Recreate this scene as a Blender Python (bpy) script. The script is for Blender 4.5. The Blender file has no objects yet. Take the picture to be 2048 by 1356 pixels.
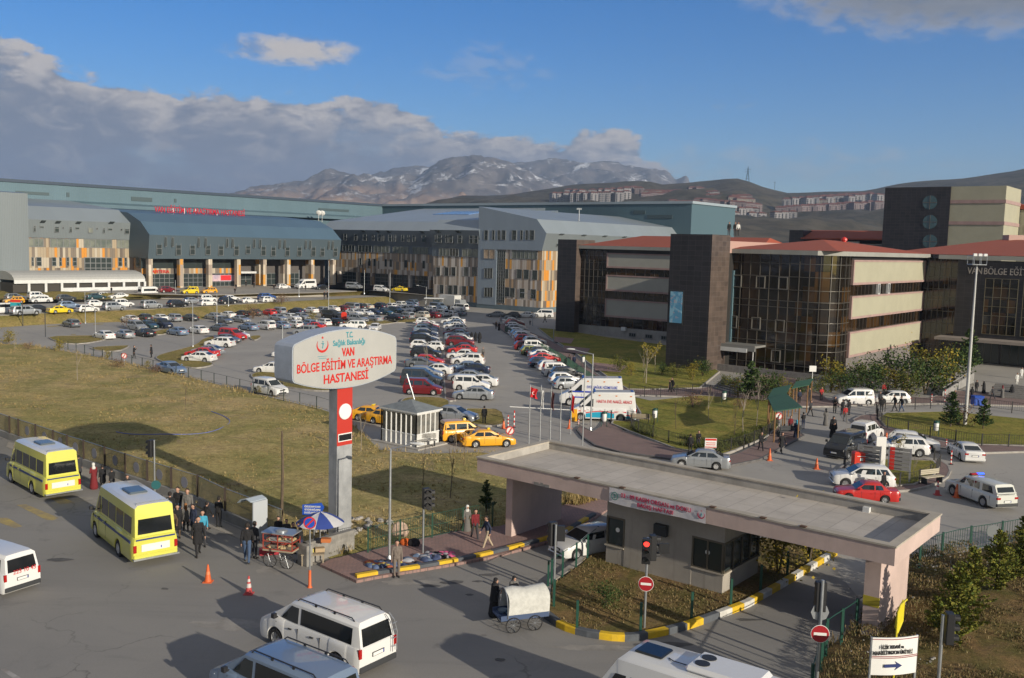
import bpy,bmesh,math,random
from mathutils import Vector,Matrix,noise
random.seed(7)
sc=bpy.context.scene
COL=sc.collection
# ---------------------------------------------------------------- camera
HC=15.0
FP=1880.0;PIT=math.radians(5.71);ROL=math.radians(1.48);TH=math.radians(50.9)
_f=Vector((0,math.cos(PIT),-math.sin(PIT)));_r=Vector((1,0,0));_u=_r.cross(_f)
CA=_r*math.cos(ROL)+_u*math.sin(ROL);CB=-_r*math.sin(ROL)+_u*math.cos(ROL);CC=_f
cam=bpy.data.cameras.new('camera');camo=bpy.data.objects.new('camera',cam);COL.objects.link(camo)
M=Matrix((CA,CB,-CC)).transposed().to_4x4();M.translation=Vector((0,0,HC));camo.matrix_world=M
cam.sensor_width=36.0;cam.lens=FP/2048*36.0;cam.clip_start=0.5;cam.clip_end=40000
sc.camera=camo
# ---------------------------------------------------------------- view
sc.view_settings.view_transform='Standard';sc.view_settings.look='None'
sc.view_settings.exposure=0.15;sc.view_settings.gamma=1.0
sc.cycles.max_bounces=6;sc.cycles.volume_bounces=0;sc.cycles.use_denoising=True
# ---------------------------------------------------------------- sun
SUN_DIR=Vector((0.687,-0.7265,0)).normalized();SUN_EL=math.radians(16.8)
sd=Vector((SUN_DIR.x*math.cos(SUN_EL),SUN_DIR.y*math.cos(SUN_EL),math.sin(SUN_EL)))
sun=bpy.data.lights.new('sun','SUN');sun.energy=4.8;sun.angle=math.radians(0.55);sun.color=(1.0,0.90,0.74)
suno=bpy.data.objects.new('sun',sun);COL.objects.link(suno);suno.rotation_euler=sd.to_track_quat('Z','Y').to_euler()
# ---------------------------------------------------------------- sky with clouds
world=bpy.data.worlds.new('World');sc.world=world;world.use_nodes=True
NT=world.node_tree
class N:
 """tiny node graph helper"""
 def __init__(s,nt):s.nt=nt
 def n(s,t,**k):
  x=s.nt.nodes.new(t)
  for a,b in k.items():setattr(x,a,b)
  return x
 def l(s,a,b):s.nt.links.new(a,b)
 def put(s,sock,v):
  if isinstance(v,bpy.types.NodeSocket):s.l(v,sock)
  else:sock.default_value=v
 def m(s,op,a,b=0.0,c=0.0,clamp=False):
  x=s.n('ShaderNodeMath',operation=op);x.use_clamp=clamp
  s.put(x.inputs[0],a);s.put(x.inputs[1],b);s.put(x.inputs[2],c)
  return x.outputs[0]
 def ss(s,v,a,b):
  x=s.n('ShaderNodeMapRange',interpolation_type='SMOOTHSTEP')
  s.put(x.inputs['Value'],v);s.put(x.inputs['From Min'],a);s.put(x.inputs['From Max'],b)
  return x.outputs['Result']
 def mix(s,f,a,b,bt='MIX'):
  x=s.n('ShaderNodeMix',data_type='RGBA',blend_type=bt)
  s.put(x.inputs[0],f);s.put(x.inputs[6],a if isinstance(a,bpy.types.NodeSocket) else (*a,1)[:4]);s.put(x.inputs[7],b if isinstance(b,bpy.types.NodeSocket) else (*b,1)[:4])
  return x.outputs[2]
 def noise(s,vec,scale,det=4,rough=.55,dist=0.0,typ='FBM'):
  x=s.n('ShaderNodeTexNoise');x.noise_type=typ
  if vec is not None:s.l(vec,x.inputs['Vector'])
  x.inputs['Scale'].default_value=scale;x.inputs['Detail'].default_value=det
  x.inputs['Roughness'].default_value=rough;x.inputs['Distortion'].default_value=dist
  return x.outputs['Fac']
 def xyz(s,x,y,z):
  c=s.n('ShaderNodeCombineXYZ')
  for i,v in enumerate((x,y,z)):s.put(c.inputs[i],v)
  return c.outputs[0]
W=N(NT);NT.nodes.clear()
tc=W.n('ShaderNodeTexCoord');sep=W.n('ShaderNodeSeparateXYZ');W.l(tc.outputs['Generated'],sep.inputs[0])
az=W.m('MULTIPLY',W.m('ARCTAN2',sep.outputs[0],sep.outputs[1]),57.2958)
el=W.m('MULTIPLY',W.m('ARCSINE',sep.outputs[2]),57.2958)
sky=W.n('ShaderNodeTexSky',sky_type='NISHITA');sky.sun_disc=False;sky.sun_elevation=SUN_EL
sky.sun_rotation=math.atan2(SUN_DIR.x,SUN_DIR.y);sky.altitude=1700;sky.air_density=1.0;sky.dust_density=0.35;sky.ozone_density=2.5
cv=W.xyz(az,W.m('MULTIPLY',el,2.1),0.0)
n1=W.noise(cv,0.16,9,.6,.35);n2=W.noise(cv,0.55,7,.6,.2)
# long cumulus bank: its top falls from left to right
base_top=W.n('ShaderNodeFloatCurve');cm=base_top.mapping
pts=[(-60,8.8),(-29,9.4),(-24,9.0),(-20,8.3),(-15,8.4),(-9,8.2),(-4,7.0),(1,6.6),(5,7.2),(8,5.6),(10.5,3.8),(13,1.0),(60,-2)]
for i,(a,b) in enumerate(pts):
 x,y=(a+60)/120,(b+3)/20
 if i<2:
  p=cm.curves[0].points[i];p.location=(x,y)
 else:cm.curves[0].points.new(x,y)
cm.update()
W.l(W.m('DIVIDE',W.m('ADD',az,60),120),base_top.inputs['Value'])
top=W.m('SUBTRACT',W.m('MULTIPLY',base_top.outputs[0],20),3)
edge=W.m('SUBTRACT',W.m('ADD',top,W.m('MULTIPLY',W.m('SUBTRACT',n1,.5),5.0)),el)   # >0 inside
bank=W.ss(W.m('ADD',edge,W.m('MULTIPLY',W.m('SUBTRACT',n2,.5),2.2)),0.0,.55)
low=W.ss(el,1.2,3.6)
hole=W.ss(W.m('ADD',W.m('MULTIPLY',W.noise(cv,.12,4,.5),1),W.m('MULTIPLY',n2,.35)),.36,.66)
bank=W.m('MULTIPLY',bank,W.m('ADD',.72,W.m('MULTIPLY',hole,.28)),clamp=True)
def blob(a0,e0,ra,re,k,soft,lim=0.0):
 d=W.m('ADD',W.m('POWER',W.m('DIVIDE',W.m('SUBTRACT',az,a0),ra),2),W.m('POWER',W.m('DIVIDE',W.m('SUBTRACT',el,e0),re),2))
 v=W.m('ADD',W.m('SUBTRACT',1.0,d),W.m('MULTIPLY',W.m('SUBTRACT',n2,.5),k))
 return W.ss(v,lim,lim+soft)
small=blob(-13.3,10.75,4.3,1.05,2.0,1.0)
tr=blob(26.5,14.6,14.5,3.3,1.1,.8)
tm=W.m('MULTIPLY',blob(-8,15.6,14,1.6,3.0,1.2),.35)
wis=W.m('MULTIPLY',W.ss(W.m('MULTIPLY',n2,W.m('ADD',n1,.5)),.60,.82),W.m('MULTIPLY',W.ss(el,14,5),.25))
wv2=W.m('MULTIPLY',blob(15,5.0,14,1.7,3.2,1.2,.3),.30)
wv3=W.m('MULTIPLY',blob(-2,10.3,5,1.7,3.4,1.0,.35),.22)
mask=W.m('MAXIMUM',W.m('MAXIMUM',bank,small),W.m('MAXIMUM',tr,W.m('MAXIMUM',tm,W.m('MAXIMUM',wis,W.m('MAXIMUM',wv2,wv3)))))
over=W.m('MULTIPLY',W.m('MAXIMUM',W.ss(el,24,38),W.m('MULTIPLY',W.ss(W.m('ABSOLUTE',az),70,110),W.ss(el,1,8))),W.ss(n1,.30,.52))  # cloud added overhead and behind, out of view, for soft fill light
mask=W.m('MAXIMUM',mask,over)
# cloud body colour: bright upper rims, mauve grey bodies
rim=W.m('MULTIPLY',W.ss(edge,3.2,.0),W.ss(n2,.34,.62))
rim2=W.m('MULTIPLY',W.ss(W.noise(cv,.42,8,.62,.6),.46,.68),.50)
lit=W.m('ADD',rim,W.m('ADD',rim2,W.m('MULTIPLY',small,.45)),clamp=True)
ccol=W.mix(lit,(.37,.42,.56),(1.15,1.06,1.0))
ccol=W.mix(W.m('MULTIPLY',W.ss(el,6.5,2.2),.55),ccol,(.40,.44,.62))
ccol=W.mix(W.m('MULTIPLY',tr,.9),ccol,(.30,.34,.43))
ccol=W.mix(over,ccol,(.50,.49,.48))
bg1=W.n('ShaderNodeBackground');W.l(sky.outputs[0],bg1.inputs[0]);bg1.inputs[1].default_value=0.125
hsv=W.n('ShaderNodeHueSaturation');hsv.inputs['Saturation'].default_value=1.42;hsv.inputs['Hue'].default_value=.512;hsv.inputs['Value'].default_value=.92;W.l(sky.outputs[0],hsv.inputs['Color']);W.l(hsv.outputs[0],bg1.inputs[0])
bg2=W.n('ShaderNodeBackground');W.l(ccol,bg2.inputs[0]);bg2.inputs[1].default_value=0.50
ms=W.n('ShaderNodeMixShader');W.l(mask,ms.inputs[0]);W.l(bg1.outputs[0],ms.inputs[1]);W.l(bg2.outputs[0],ms.inputs[2])
wo=W.n('ShaderNodeOutputWorld');W.l(ms.outputs[0],wo.inputs[0])
# ---------------------------------------------------------------- geometry helpers
UV=Vector((math.cos(TH),math.sin(TH),0));VV=Vector((-math.sin(TH),math.cos(TH),0));NN=-VV
Z=Vector((0,0,1))
def ray(x,y):return CA*((x-1024)/FP) - CB*((y-678)/FP) + CC
def G(x,y,z=0.0):
 """place on the level z seen at photo position x, y"""
 d=ray(x,y);t=(z-HC)/d.z
 return Vector((d.x*t,d.y*t,z))
def PLN(px,py,O,d):
 """(s, z) on the vertical plane through O along unit d"""
 r=ray(px,py);den=r.x*d.y - r.y*d.x
 t=(O.x*d.y - O.y*d.x)/den
 p=Vector((r.x*t,r.y*t,HC+r.z*t))
 return (p.x-O.x)*d.x+(p.y-O.y)*d.y,p.z
def pr(p):
 q=Vector(p)-Vector((0,0,HC));w=q.dot(CC)
 return 1024+FP*q.dot(CA)/w,678-FP*q.dot(CB)/w
def AT(px,D,z=0.0):
 """point at depth D (world y) in the vertical direction of photo column px"""
 hor=490+0.0258*(px-1024);r=ray(px,hor)
 return Vector((r.x/r.y*D,D,z))
def link(o,parent=None):
 COL.objects.link(o)
 if parent is not None:o.parent=parent
 return o
def tag(o,label=None,cat=None,group=None,kind=None):
 if label:o['label']=label
 if cat:o['category']=cat
 if group:o['group']=group
 if kind:o['kind']=kind
 return o
def empty(name,loc=(0,0,0),rz=0.0,label=None,cat=None,group=None):
 o=bpy.data.objects.new(name,None);o.location=loc;o.rotation_euler=(0,0,rz);o.empty_display_size=.3
 link(o);return tag(o,label,cat,group)
KIDS={}
def copy_tree(o,parent=None):
 c=o.copy();COL.objects.link(c)
 if parent is not None:c.parent=parent
 for ch in o.children:
  copy_tree(ch,c)
 return c
def wm(o):
 m=Matrix.Identity(4)
 while o is not None:
  m=Matrix.LocRotScale(o.location,o.rotation_euler,o.scale) @ m;o=o.parent
 return m
def W0(o):
 """a part whose mesh is written in world coordinates"""
 if o.parent is not None:o.matrix_basis=wm(o.parent).inverted()
 return o
class MB:
 def __init__(s):s.v=[];s.f=[];s.m=[];s.fm=None
 def add(s,vs,fs,m=0):
  b=len(s.v);s.v+=[tuple(v) for v in vs]
  for f in fs:s.f.append([b+i for i in f]);s.m.append(m)
  return s
 def box(s,x0,x1,y0,y1,z0,z1,m=0,T=None):
  vs=[Vector((x,y,z)) for z in (z0,z1) for y in (y0,y1) for x in (x0,x1)]
  if T is not None:vs=[T @ v for v in vs]
  return s.add(vs,[(0,2,3,1),(4,5,7,6),(0,1,5,4),(2,6,7,3),(0,4,6,2),(1,3,7,5)],m)
 def prism(s,pts,z0,z1,m=0,top=True,bot=True):
  n=len(pts);a=sum(pts[i][0]*pts[(i+1) % n][1]-pts[(i+1) % n][0]*pts[i][1] for i in range(n))
  if a<0:pts=pts[::-1]
  vs=[(p[0],p[1],z0) for p in pts]+[(p[0],p[1],z1) for p in pts]
  fs=[(i,(i+1) % n,n+(i+1) % n,n+i) for i in range(n)]
  if top:fs.append(tuple(range(n,2*n)))
  if bot:fs.append(tuple(reversed(range(n))))
  return s.add(vs,fs,m)
 def hull(s,A,B,m=0):
  """two matching loops (lists of vectors), capped"""
  n=len(A);fs=[(i,(i+1) % n,n+(i+1) % n,n+i) for i in range(n)]+[tuple(range(n,2*n)),tuple(reversed(range(n)))]
  return s.add(list(A)+list(B),fs,m)
 def loft(s,rings,m=0,cap=True,closed=True):
  n=len(rings[0]);vs=[p for r in rings for p in r];fs=[]
  for k in range(len(rings)-1):
   for i in range(n if closed else n-1):
    j=(i+1) % n
    fs.append((k*n+i,k*n+j,(k+1)*n+j,(k+1)*n+i))
  if cap:fs+=[tuple(reversed(range(n))),tuple(range((len(rings)-1)*n,len(rings)*n))]
  return s.add(vs,fs,m)
 def tube(s,path,rad,seg=8,m=0,cap=True):
  path=[Vector(p) for p in path];rings=[]
  rr=rad if isinstance(rad,(list,tuple)) else [rad]*len(path)
  up=None
  for i,p in enumerate(path):
   d=(path[min(i+1,len(path)-1)]-path[max(i-1,0)])
   if d.length<1e-9:d=Vector((0,0,1))
   d.normalize()
   if up is None:up=Vector((0,0,1)) if abs(d.z)<.9 else Vector((1,0,0))
   a=d.cross(up).normalized();b=a.cross(d);up=b
   rings.append([p+(a*math.cos(t)+b*math.sin(t))*rr[i] for t in [2*math.pi*k/seg for k in range(seg)]])
  # outward winding
  rings=[r[::-1] for r in rings]
  return s.loft(rings,m,cap)
 def lathe(s,prof,seg=16,m=0,T=None,cap=True):
  """prof: (r, z) list, around z"""
  rings=[[Vector((r*math.cos(2*math.pi*k/seg),r*math.sin(2*math.pi*k/seg),z)) for k in range(seg)] for r,z in prof]
  if T is not None:rings=[[T @ v for v in r] for r in rings]
  return s.loft(rings,m,cap)
 def quad(s,a,b,c,d,m=0):return s.add([a,b,c,d],[(0,1,2,3)],m)
 def mesh(s,name,mats):
  me=bpy.data.meshes.new(name);me.from_pydata(s.v,[],s.f)
  for mm in mats:me.materials.append(mm)
  me.polygons.foreach_set('material_index',s.m);me.update()
  return me
 def build(s,name,mats,parent=None,smooth=None,bevel=0,fix=True,loc=None,rz=None):
  if not isinstance(mats,(list,tuple)):mats=[mats]
  me=s.mesh(name,mats)
  if bevel or fix:
   bm=bmesh.new();bm.from_mesh(me)
   if fix:bmesh.ops.recalc_face_normals(bm,faces=bm.faces)
   if bevel:
    es=[e for e in bm.edges if len(e.link_faces)==2 and e.calc_face_angle(0)>.5]
    bmesh.ops.bevel(bm,geom=es,offset=bevel,segments=1,affect='EDGES',profile=.5,clamp_overlap=True)
   bm.to_mesh(me);bm.free()
  if smooth:
   me.shade_smooth();me.set_sharp_from_angle(angle=math.radians(smooth))
  o=bpy.data.objects.new(name,me);link(o,parent)
  if loc is not None:o.location=loc
  if rz is not None:o.rotation_euler=(0,0,rz)
  return o
# ---------------------------------------------------------------- materials
MATS={}
def rgb(h):return h
def mat(name,col,rough=.7,metal=0.0,var=0.0,vscale=3.0,bump=0.0,bscale=30.0,coat=0.0,col2=None,spec=None,streak=0.0):
 if name in MATS:return MATS[name]
 m=bpy.data.materials.new(name);m.use_nodes=True;g=N(m.node_tree);b=m.node_tree.nodes['Principled BSDF']
 b.inputs['Base Color'].default_value=(*col,1);b.inputs['Roughness'].default_value=rough;b.inputs['Metallic'].default_value=metal
 if coat:b.inputs['Coat Weight'].default_value=coat;b.inputs['Coat Roughness'].default_value=.04
 if spec is not None:b.inputs['Specular IOR Level'].default_value=spec
 t=g.n('ShaderNodeTexCoord').outputs['Object'] if (var or bump or streak) else None
 if var:
  f=g.noise(t,vscale,6,.65)
  f=g.ss(f,.3,.7)
  c2=col2 or tuple(c*(1-var) for c in col)
  cc=g.mix(f,c2,tuple(min(1,c*(1+var*.6)) for c in col) if not col2 else col)
  if streak:
   mp=g.n('ShaderNodeMapping');mp.inputs['Scale'].default_value=(2.5,2.5,.12);g.l(t,mp.inputs[0])
   st=g.ss(g.noise(mp.outputs[0],1.5,5,.7),.5,.8)
   cc=g.mix(g.m('MULTIPLY',st,streak),cc,tuple(c*.45 for c in col))
  g.l(cc,b.inputs['Base Color'])
 if bump:
  bn=g.n('ShaderNodeBump');bn.inputs['Strength'].default_value=bump;bn.inputs['Distance'].default_value=.03
  g.l(g.noise(t,bscale,5,.6),bn.inputs['Height']);g.l(bn.outputs[0],b.inputs['Normal'])
 MATS[name]=m
 return m
def emis(name,col,e):
 m=mat(name,col,.4);b=m.node_tree.nodes['Principled BSDF']
 b.inputs['Emission Color'].default_value=(*col,1);b.inputs['Emission Strength'].default_value=e
 return m
concrete=mat('concrete',(.36,.34,.31),.9,var=.22,vscale=.9,bump=.15,streak=.25)
white_paint=mat('white_paint',(.72,.72,.70),.5)
white_metal=mat('white_metal',(.62,.63,.63),.45,var=.08,vscale=1.2)
galv=mat('galvanised_steel',(.42,.44,.46),.38,.7,var=.12,vscale=4)
black_plastic=mat('black_plastic',(.018,.018,.02),.45)
dark_steel=mat('dark_steel',(.035,.04,.045),.5,.3)
green_post=mat('green_post',(.012,.065,.045),.45)
red_paint=mat('red_paint',(.55,.03,.02),.4)
glass_dark=mat('dark_glass',(.012,.014,.016),.06,spec=.8)
# text as mesh
_TX={}
def text_mesh(txt,size=1.0,depth=.01,bold=0.0,align='CENTER',sx=1.0):
 key=(txt,size,depth,bold,align,sx)
 if key in _TX:return _TX[key]
 cu=bpy.data.curves.new('lettering','FONT');cu.body=txt;cu.size=size;cu.extrude=depth;cu.offset=bold;cu.align_x=align;cu.align_y='CENTER';cu.resolution_u=3
 o=bpy.data.objects.new('lettering',cu);COL.objects.link(o)
 dg=bpy.context.evaluated_depsgraph_get();dg.update()
 me=bpy.data.meshes.new_from_object(o.evaluated_get(dg));me.name='lettering'
 if sx != 1.0:me.transform(Matrix.Diagonal((sx,1,1,1)))
 bpy.data.objects.remove(o);bpy.data.curves.remove(cu)
 _TX[key]=me
 return me
def lettering(txt,m,origin,right,up,size,depth=.01,bold=0.0,parent=None,name='lettering',align='CENTER',sx=1.0,shear=0.0):
 me=text_mesh(txt,size,depth,bold,align,sx).copy();me.materials.clear();me.materials.append(m)
 o=bpy.data.objects.new(name,me);link(o,parent)
 right=Vector(right).normalized();up=Vector(up).normalized();nn=right.cross(up)
 X=Matrix((right,up,nn)).transposed().to_4x4();X.translation=Vector(origin)
 o.matrix_basis=(wm(parent).inverted() @ X) if parent is not None else X
 return o
def local(parent,p):
 c,s_=math.cos(-parent.rotation_euler.z),math.sin(-parent.rotation_euler.z)
 q=Vector(p)-parent.location
 return Vector((q.x*c-q.y*s_,q.x*s_+q.y*c,q.z))
# ================================================================ ground, roads, terraces, hills
def PX(pts,z=0.0):return [tuple(G(x,y,z))[:2] for x,y in pts]
def ground_mat(name,cols,scales,rough=.95,bump=.3,bscale=6.0,patch=None,lines=None,line_col=(.03,.03,.03)):
 m=bpy.data.materials.new(name);m.use_nodes=True;g=N(m.node_tree);b=m.node_tree.nodes['Principled BSDF']
 t=g.n('ShaderNodeTexCoord').outputs['Object']
 c=cols[0]
 for k in range(1,len(cols)):
  f=g.ss(g.noise(t,scales[k-1],7,.68,.3),.40,.62)
  c=g.mix(f,c,cols[k])
 if patch:
  for (x,y,rx,ry,col,st) in patch:pass
 b.inputs['Roughness'].default_value=rough;b.inputs['Specular IOR Level'].default_value=.3
 g.l(c,b.inputs['Base Color'])
 bn=g.n('ShaderNodeBump');bn.inputs['Strength'].default_value=bump;bn.inputs['Distance'].default_value=.05
 g.l(g.noise(t,bscale,6,.7),bn.inputs['Height']);g.l(bn.outputs[0],b.inputs['Normal'])
 return m
def grass_mat(name,dry,mid,green,dirt,s=1.0,warm=.5):
 m=bpy.data.materials.new(name);m.use_nodes=True;g=N(m.node_tree);b=m.node_tree.nodes['Principled BSDF']
 t=g.n('ShaderNodeTexCoord').outputs['Object']
 big=g.ss(g.noise(t,.05*s,5,.6,.5),.38,.62)
 med=g.ss(g.noise(t,.22*s,6,.7,.4),.35,.65)
 fine=g.noise(t,2.2*s,8,.8);fine2=g.noise(t,9.0*s,4,.75)
 c=g.mix(big,dry,mid);c=g.mix(g.m('MULTIPLY',med,.75),c,green)
 c=g.mix(g.m('MULTIPLY',g.ss(g.noise(t,.35*s,5,.75,.8),.56,.68),.7),c,dirt)
 v=g.m('ADD',g.m('MULTIPLY',g.m('SUBTRACT',fine,.5),2.4),g.m('MULTIPLY',g.m('SUBTRACT',fine2,.5),1.6))
 br=g.m('ADD',1.0,v)
 mul=g.n('ShaderNodeVectorMath',operation='SCALE');g.l(c,mul.inputs[0]);g.l(g.m('MAXIMUM',br,.25),mul.inputs['Scale'])
 g.l(mul.outputs[0],b.inputs['Base Color']);b.inputs['Roughness'].default_value=1.0;b.inputs['Specular IOR Level'].default_value=.1
 bn=g.n('ShaderNodeBump');bn.inputs['Strength'].default_value=.9;bn.inputs['Distance'].default_value=.12
 g.l(g.m('ADD',fine,fine2),bn.inputs['Height']);g.l(bn.outputs[0],b.inputs['Normal'])
 return m
def asphalt_mat(name,base,light,dark,crack=.5,joints=0.0):
 m=bpy.data.materials.new(name);m.use_nodes=True;g=N(m.node_tree);b=m.node_tree.nodes['Principled BSDF']
 t=g.n('ShaderNodeTexCoord').outputs['Object']
 c=g.mix(g.ss(g.noise(t,.07,5,.6,.6),.35,.65),base,light)
 c=g.mix(g.m('MULTIPLY',g.ss(g.noise(t,.23,6,.7,1.2),.54,.72),.7),c,dark)
 mp=g.n('ShaderNodeMapping');mp.inputs['Rotation'].default_value=(0,0,math.radians(31));mp.inputs['Scale'].default_value=(.05,1.0,1);g.l(t,mp.inputs[0])
 c=g.mix(g.m('MULTIPLY',g.ss(g.noise(mp.outputs[0],.8,5,.7),.5,.75),.38),c,dark)      # tyre tracks along the road
 vo=g.n('ShaderNodeTexVoronoi',feature='DISTANCE_TO_EDGE');vo.inputs['Scale'].default_value=.16
 dv=g.n('ShaderNodeVectorMath',operation='ADD');nz=g.n('ShaderNodeTexNoise');nz.inputs['Scale'].default_value=.6;nz.inputs['Detail'].default_value=6
 g.l(t,nz.inputs['Vector']);sc_=g.n('ShaderNodeVectorMath',operation='SCALE');g.l(nz.outputs['Color'],sc_.inputs[0]);sc_.inputs['Scale'].default_value=3.0
 g.l(t,dv.inputs[0]);g.l(sc_.outputs[0],dv.inputs[1]);g.l(dv.outputs[0],vo.inputs['Vector'])
 cr=g.m('MULTIPLY',g.ss(vo.outputs['Distance'],.012,.0),g.ss(g.noise(t,.12,3,.5),.45,.6))
 c=g.mix(g.m('MULTIPLY',cr,crack),c,tuple(x*.3 for x in base))
 sp=g.ss(g.noise(t,.9,3,.5),.70,.78)
 c=g.mix(g.m('MULTIPLY',sp,.45),c,tuple(x*.4 for x in base))
 v=g.m('ADD',.82,g.m('MULTIPLY',g.noise(t,14,4,.8),.36))
 mul=g.n('ShaderNodeVectorMath',operation='SCALE');g.l(c,mul.inputs[0]);g.l(v,mul.inputs['Scale'])
 g.l(mul.outputs[0],b.inputs['Base Color']);b.inputs['Roughness'].default_value=.88;b.inputs['Specular IOR Level'].default_value=.35
 bn=g.n('ShaderNodeBump');bn.inputs['Strength'].default_value=.25;bn.inputs['Distance'].default_value=.02
 g.l(g.noise(t,22,4,.7),bn.inputs['Height']);g.l(bn.outputs[0],b.inputs['Normal'])
 return m
def brick_mat(name,c1,c2,mortar,sx=.24,sy=.12,rot=TH,mort=.012,rough=.9,var=.0):
 m=bpy.data.materials.new(name);m.use_nodes=True;g=N(m.node_tree);b=m.node_tree.nodes['Principled BSDF']
 t=g.n('ShaderNodeTexCoord').outputs['Object']
 mp=g.n('ShaderNodeMapping');mp.inputs['Rotation'].default_value=(0,0,-rot);g.l(t,mp.inputs[0])
 br=g.n('ShaderNodeTexBrick');g.l(mp.outputs[0],br.inputs['Vector']);br.inputs['Scale'].default_value=1
 br.inputs['Brick Width'].default_value=sx;br.inputs['Row Height'].default_value=sy;br.inputs['Mortar Size'].default_value=mort;br.inputs['Bias'].default_value=0
 br.inputs['Color1'].default_value=(*c1,1);br.inputs['Color2'].default_value=(*c2,1);br.inputs['Mortar'].default_value=(*mortar,1)
 v=g.m('ADD',.7,g.m('MULTIPLY',g.noise(t,.7,6,.7),.6))
 mul=g.n('ShaderNodeVectorMath',operation='SCALE');g.l(br.outputs['Color'],mul.inputs[0]);g.l(v,mul.inputs['Scale'])
 g.l(mul.outputs[0],b.inputs['Base Color']);b.inputs['Roughness'].default_value=rough
 return m
M_road=asphalt_mat('road_asphalt',(.215,.208,.20),(.25,.24,.225),(.165,.16,.156))
M_lot=asphalt_mat('car_park_asphalt',(.31,.295,.272),(.36,.34,.31),(.25,.24,.228),crack=.35)
M_conc=asphalt_mat('concrete_yard',(.30,.28,.25),(.35,.325,.285),(.23,.215,.20),crack=.5)
M_field=grass_mat('dry_field_grass',(.49,.365,.185),(.39,.315,.13),(.23,.225,.075),(.31,.235,.15))
M_lawn=grass_mat('green_lawn',(.33,.27,.075),(.26,.24,.055),(.14,.17,.035),(.24,.18,.08),s=1.6)
M_bank=grass_mat('bank_grass',(.33,.25,.10),(.27,.215,.08),(.19,.175,.05),(.24,.165,.09),s=1.3)
M_scrub=grass_mat('scrub_soil',(.28,.185,.085),(.22,.15,.075),(.11,.12,.035),(.19,.13,.08),s=2.2)
M_plain=ground_mat('far_plain',[(.10,.085,.05),(.13,.11,.06),(.07,.07,.045)],[.01,.03],bump=.1)
M_pave=brick_mat('pink_paving',(.30,.185,.165),(.25,.165,.15),(.16,.12,.11),.26,.13)
M_pave2=brick_mat('red_paving',(.235,.15,.135),(.20,.14,.125),(.14,.11,.10),.26,.13)
M_kerb=mat('kerb_concrete',(.33,.31,.285),.9,var=.25,vscale=1.5)
M_dkerb=mat('dark_kerb_stone',(.12,.115,.115),.9,var=.25,vscale=1.5)
def sheet(name,pts,z,m,zpx=0.0,thick=0.0,pix=True,kind='structure'):
 p=PX(pts,zpx) if pix else pts
 mb=MB()
 if thick:
  mb.prism(p,z-thick,z,0)
 else:
  n=len(p);a=sum(p[i][0]*p[(i+1) % n][1]-p[(i+1) % n][0]*p[i][1] for i in range(n))
  if a<0:p=p[::-1]
  mb.add([(x,y,z) for x,y in p],[tuple(range(len(p)))])
 o=mb.build(name,m,fix=False);tag(o,kind=kind);return o
def offset_poly(p,w):
 n=len(p);a=sum(p[i][0]*p[(i+1) % n][1]-p[(i+1) % n][0]*p[i][1] for i in range(n));s_=1 if a>0 else -1
 out=[]
 for i in range(n):
  a0,b0,c0=Vector(p[i-1]),Vector(p[i]),Vector(p[(i+1) % n])
  d1=(b0-a0).normalized();d2=(c0-b0).normalized()
  n1=Vector((d1.y,-d1.x))*s_;n2=Vector((d2.y,-d2.x))*s_
  nb=(n1+n2);nb=nb/max(.5,nb.length_squared)*2 if nb.length>.1 else n1
  if nb.length>2:nb=nb.normalized()*2
  out.append(tuple(b0+nb*w*.5 if False else b0+nb*(w*1.0)*(1 if True else 0)))
 return out
def smooth_poly(p,it=2):
 for _ in range(it):
  q=[]
  for i in range(len(p)):
   a,b=Vector(p[i]),Vector(p[(i+1) % len(p)])
   q+=[tuple(a*.75+b*.25),tuple(a*.25+b*.75)]
  p=q
 return p
def kerbed(name,pts,m,h=.14,km=None,kw=.14,smooth=1,zoff=0.0,z0=0.0):
 """raised bed with a kerb round it: the kerb is its own structure"""
 p=PX(pts,h+z0)
 if smooth:p=smooth_poly(p,smooth)
 inner=offset_poly(p,-kw)
 n=len(p)
 mb=MB();vs=[(x,y,z0-.05) for x,y in p]+[(x,y,z0+h) for x,y in p]+[(x,y,z0+h) for x,y in inner]+[(x,y,z0-.05) for x,y in inner]
 fs=[]
 for i in range(n):
  j=(i+1) % n
  fs+=[(i,j,n+j,n+i),(n+i,n+j,2*n+j,2*n+i),(2*n+i,2*n+j,3*n+j,3*n+i)]
 mb.add(vs,fs);tag(mb.build('kerb',km or M_kerb),kind='structure')
 q=[Vector(v) for v in inner]
 sheet(name,[tuple(v) for v in inner],z0+h-.012+zoff,m,pix=False)
 return p
# base plain (largest, lowest)
tag(MB().add([(-8800,-400,-.6),(8800,-400,-.6),(8800,11000,-.6),(-8800,11000,-.6)],[(0,1,2,3)]).build('ground',M_plain,fix=False),kind='structure')
# level town-side ground under everything near
sheet('asphalt',[(-140,-60),(260,-60),(260,330),(-140,330)],0.0,M_lot,pix=False)
# main road in front
road_pts=[(-900,560),(-420,745),(17,880),(146,927),(269,966),(387,1014),(452,1044),(560,1092),(640,1126),(713,1161),(903,1128),(1096,1084),(1134,1070),(1250,1000),(1420,1030),(1640,1100),(1800,1300),(1850,1500),(2300,2300)]
p=PX(road_pts);p+=[(45,8),(-60,8),(-130,60)]
sheet('road',p,.006,M_road,pix=False)
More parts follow.
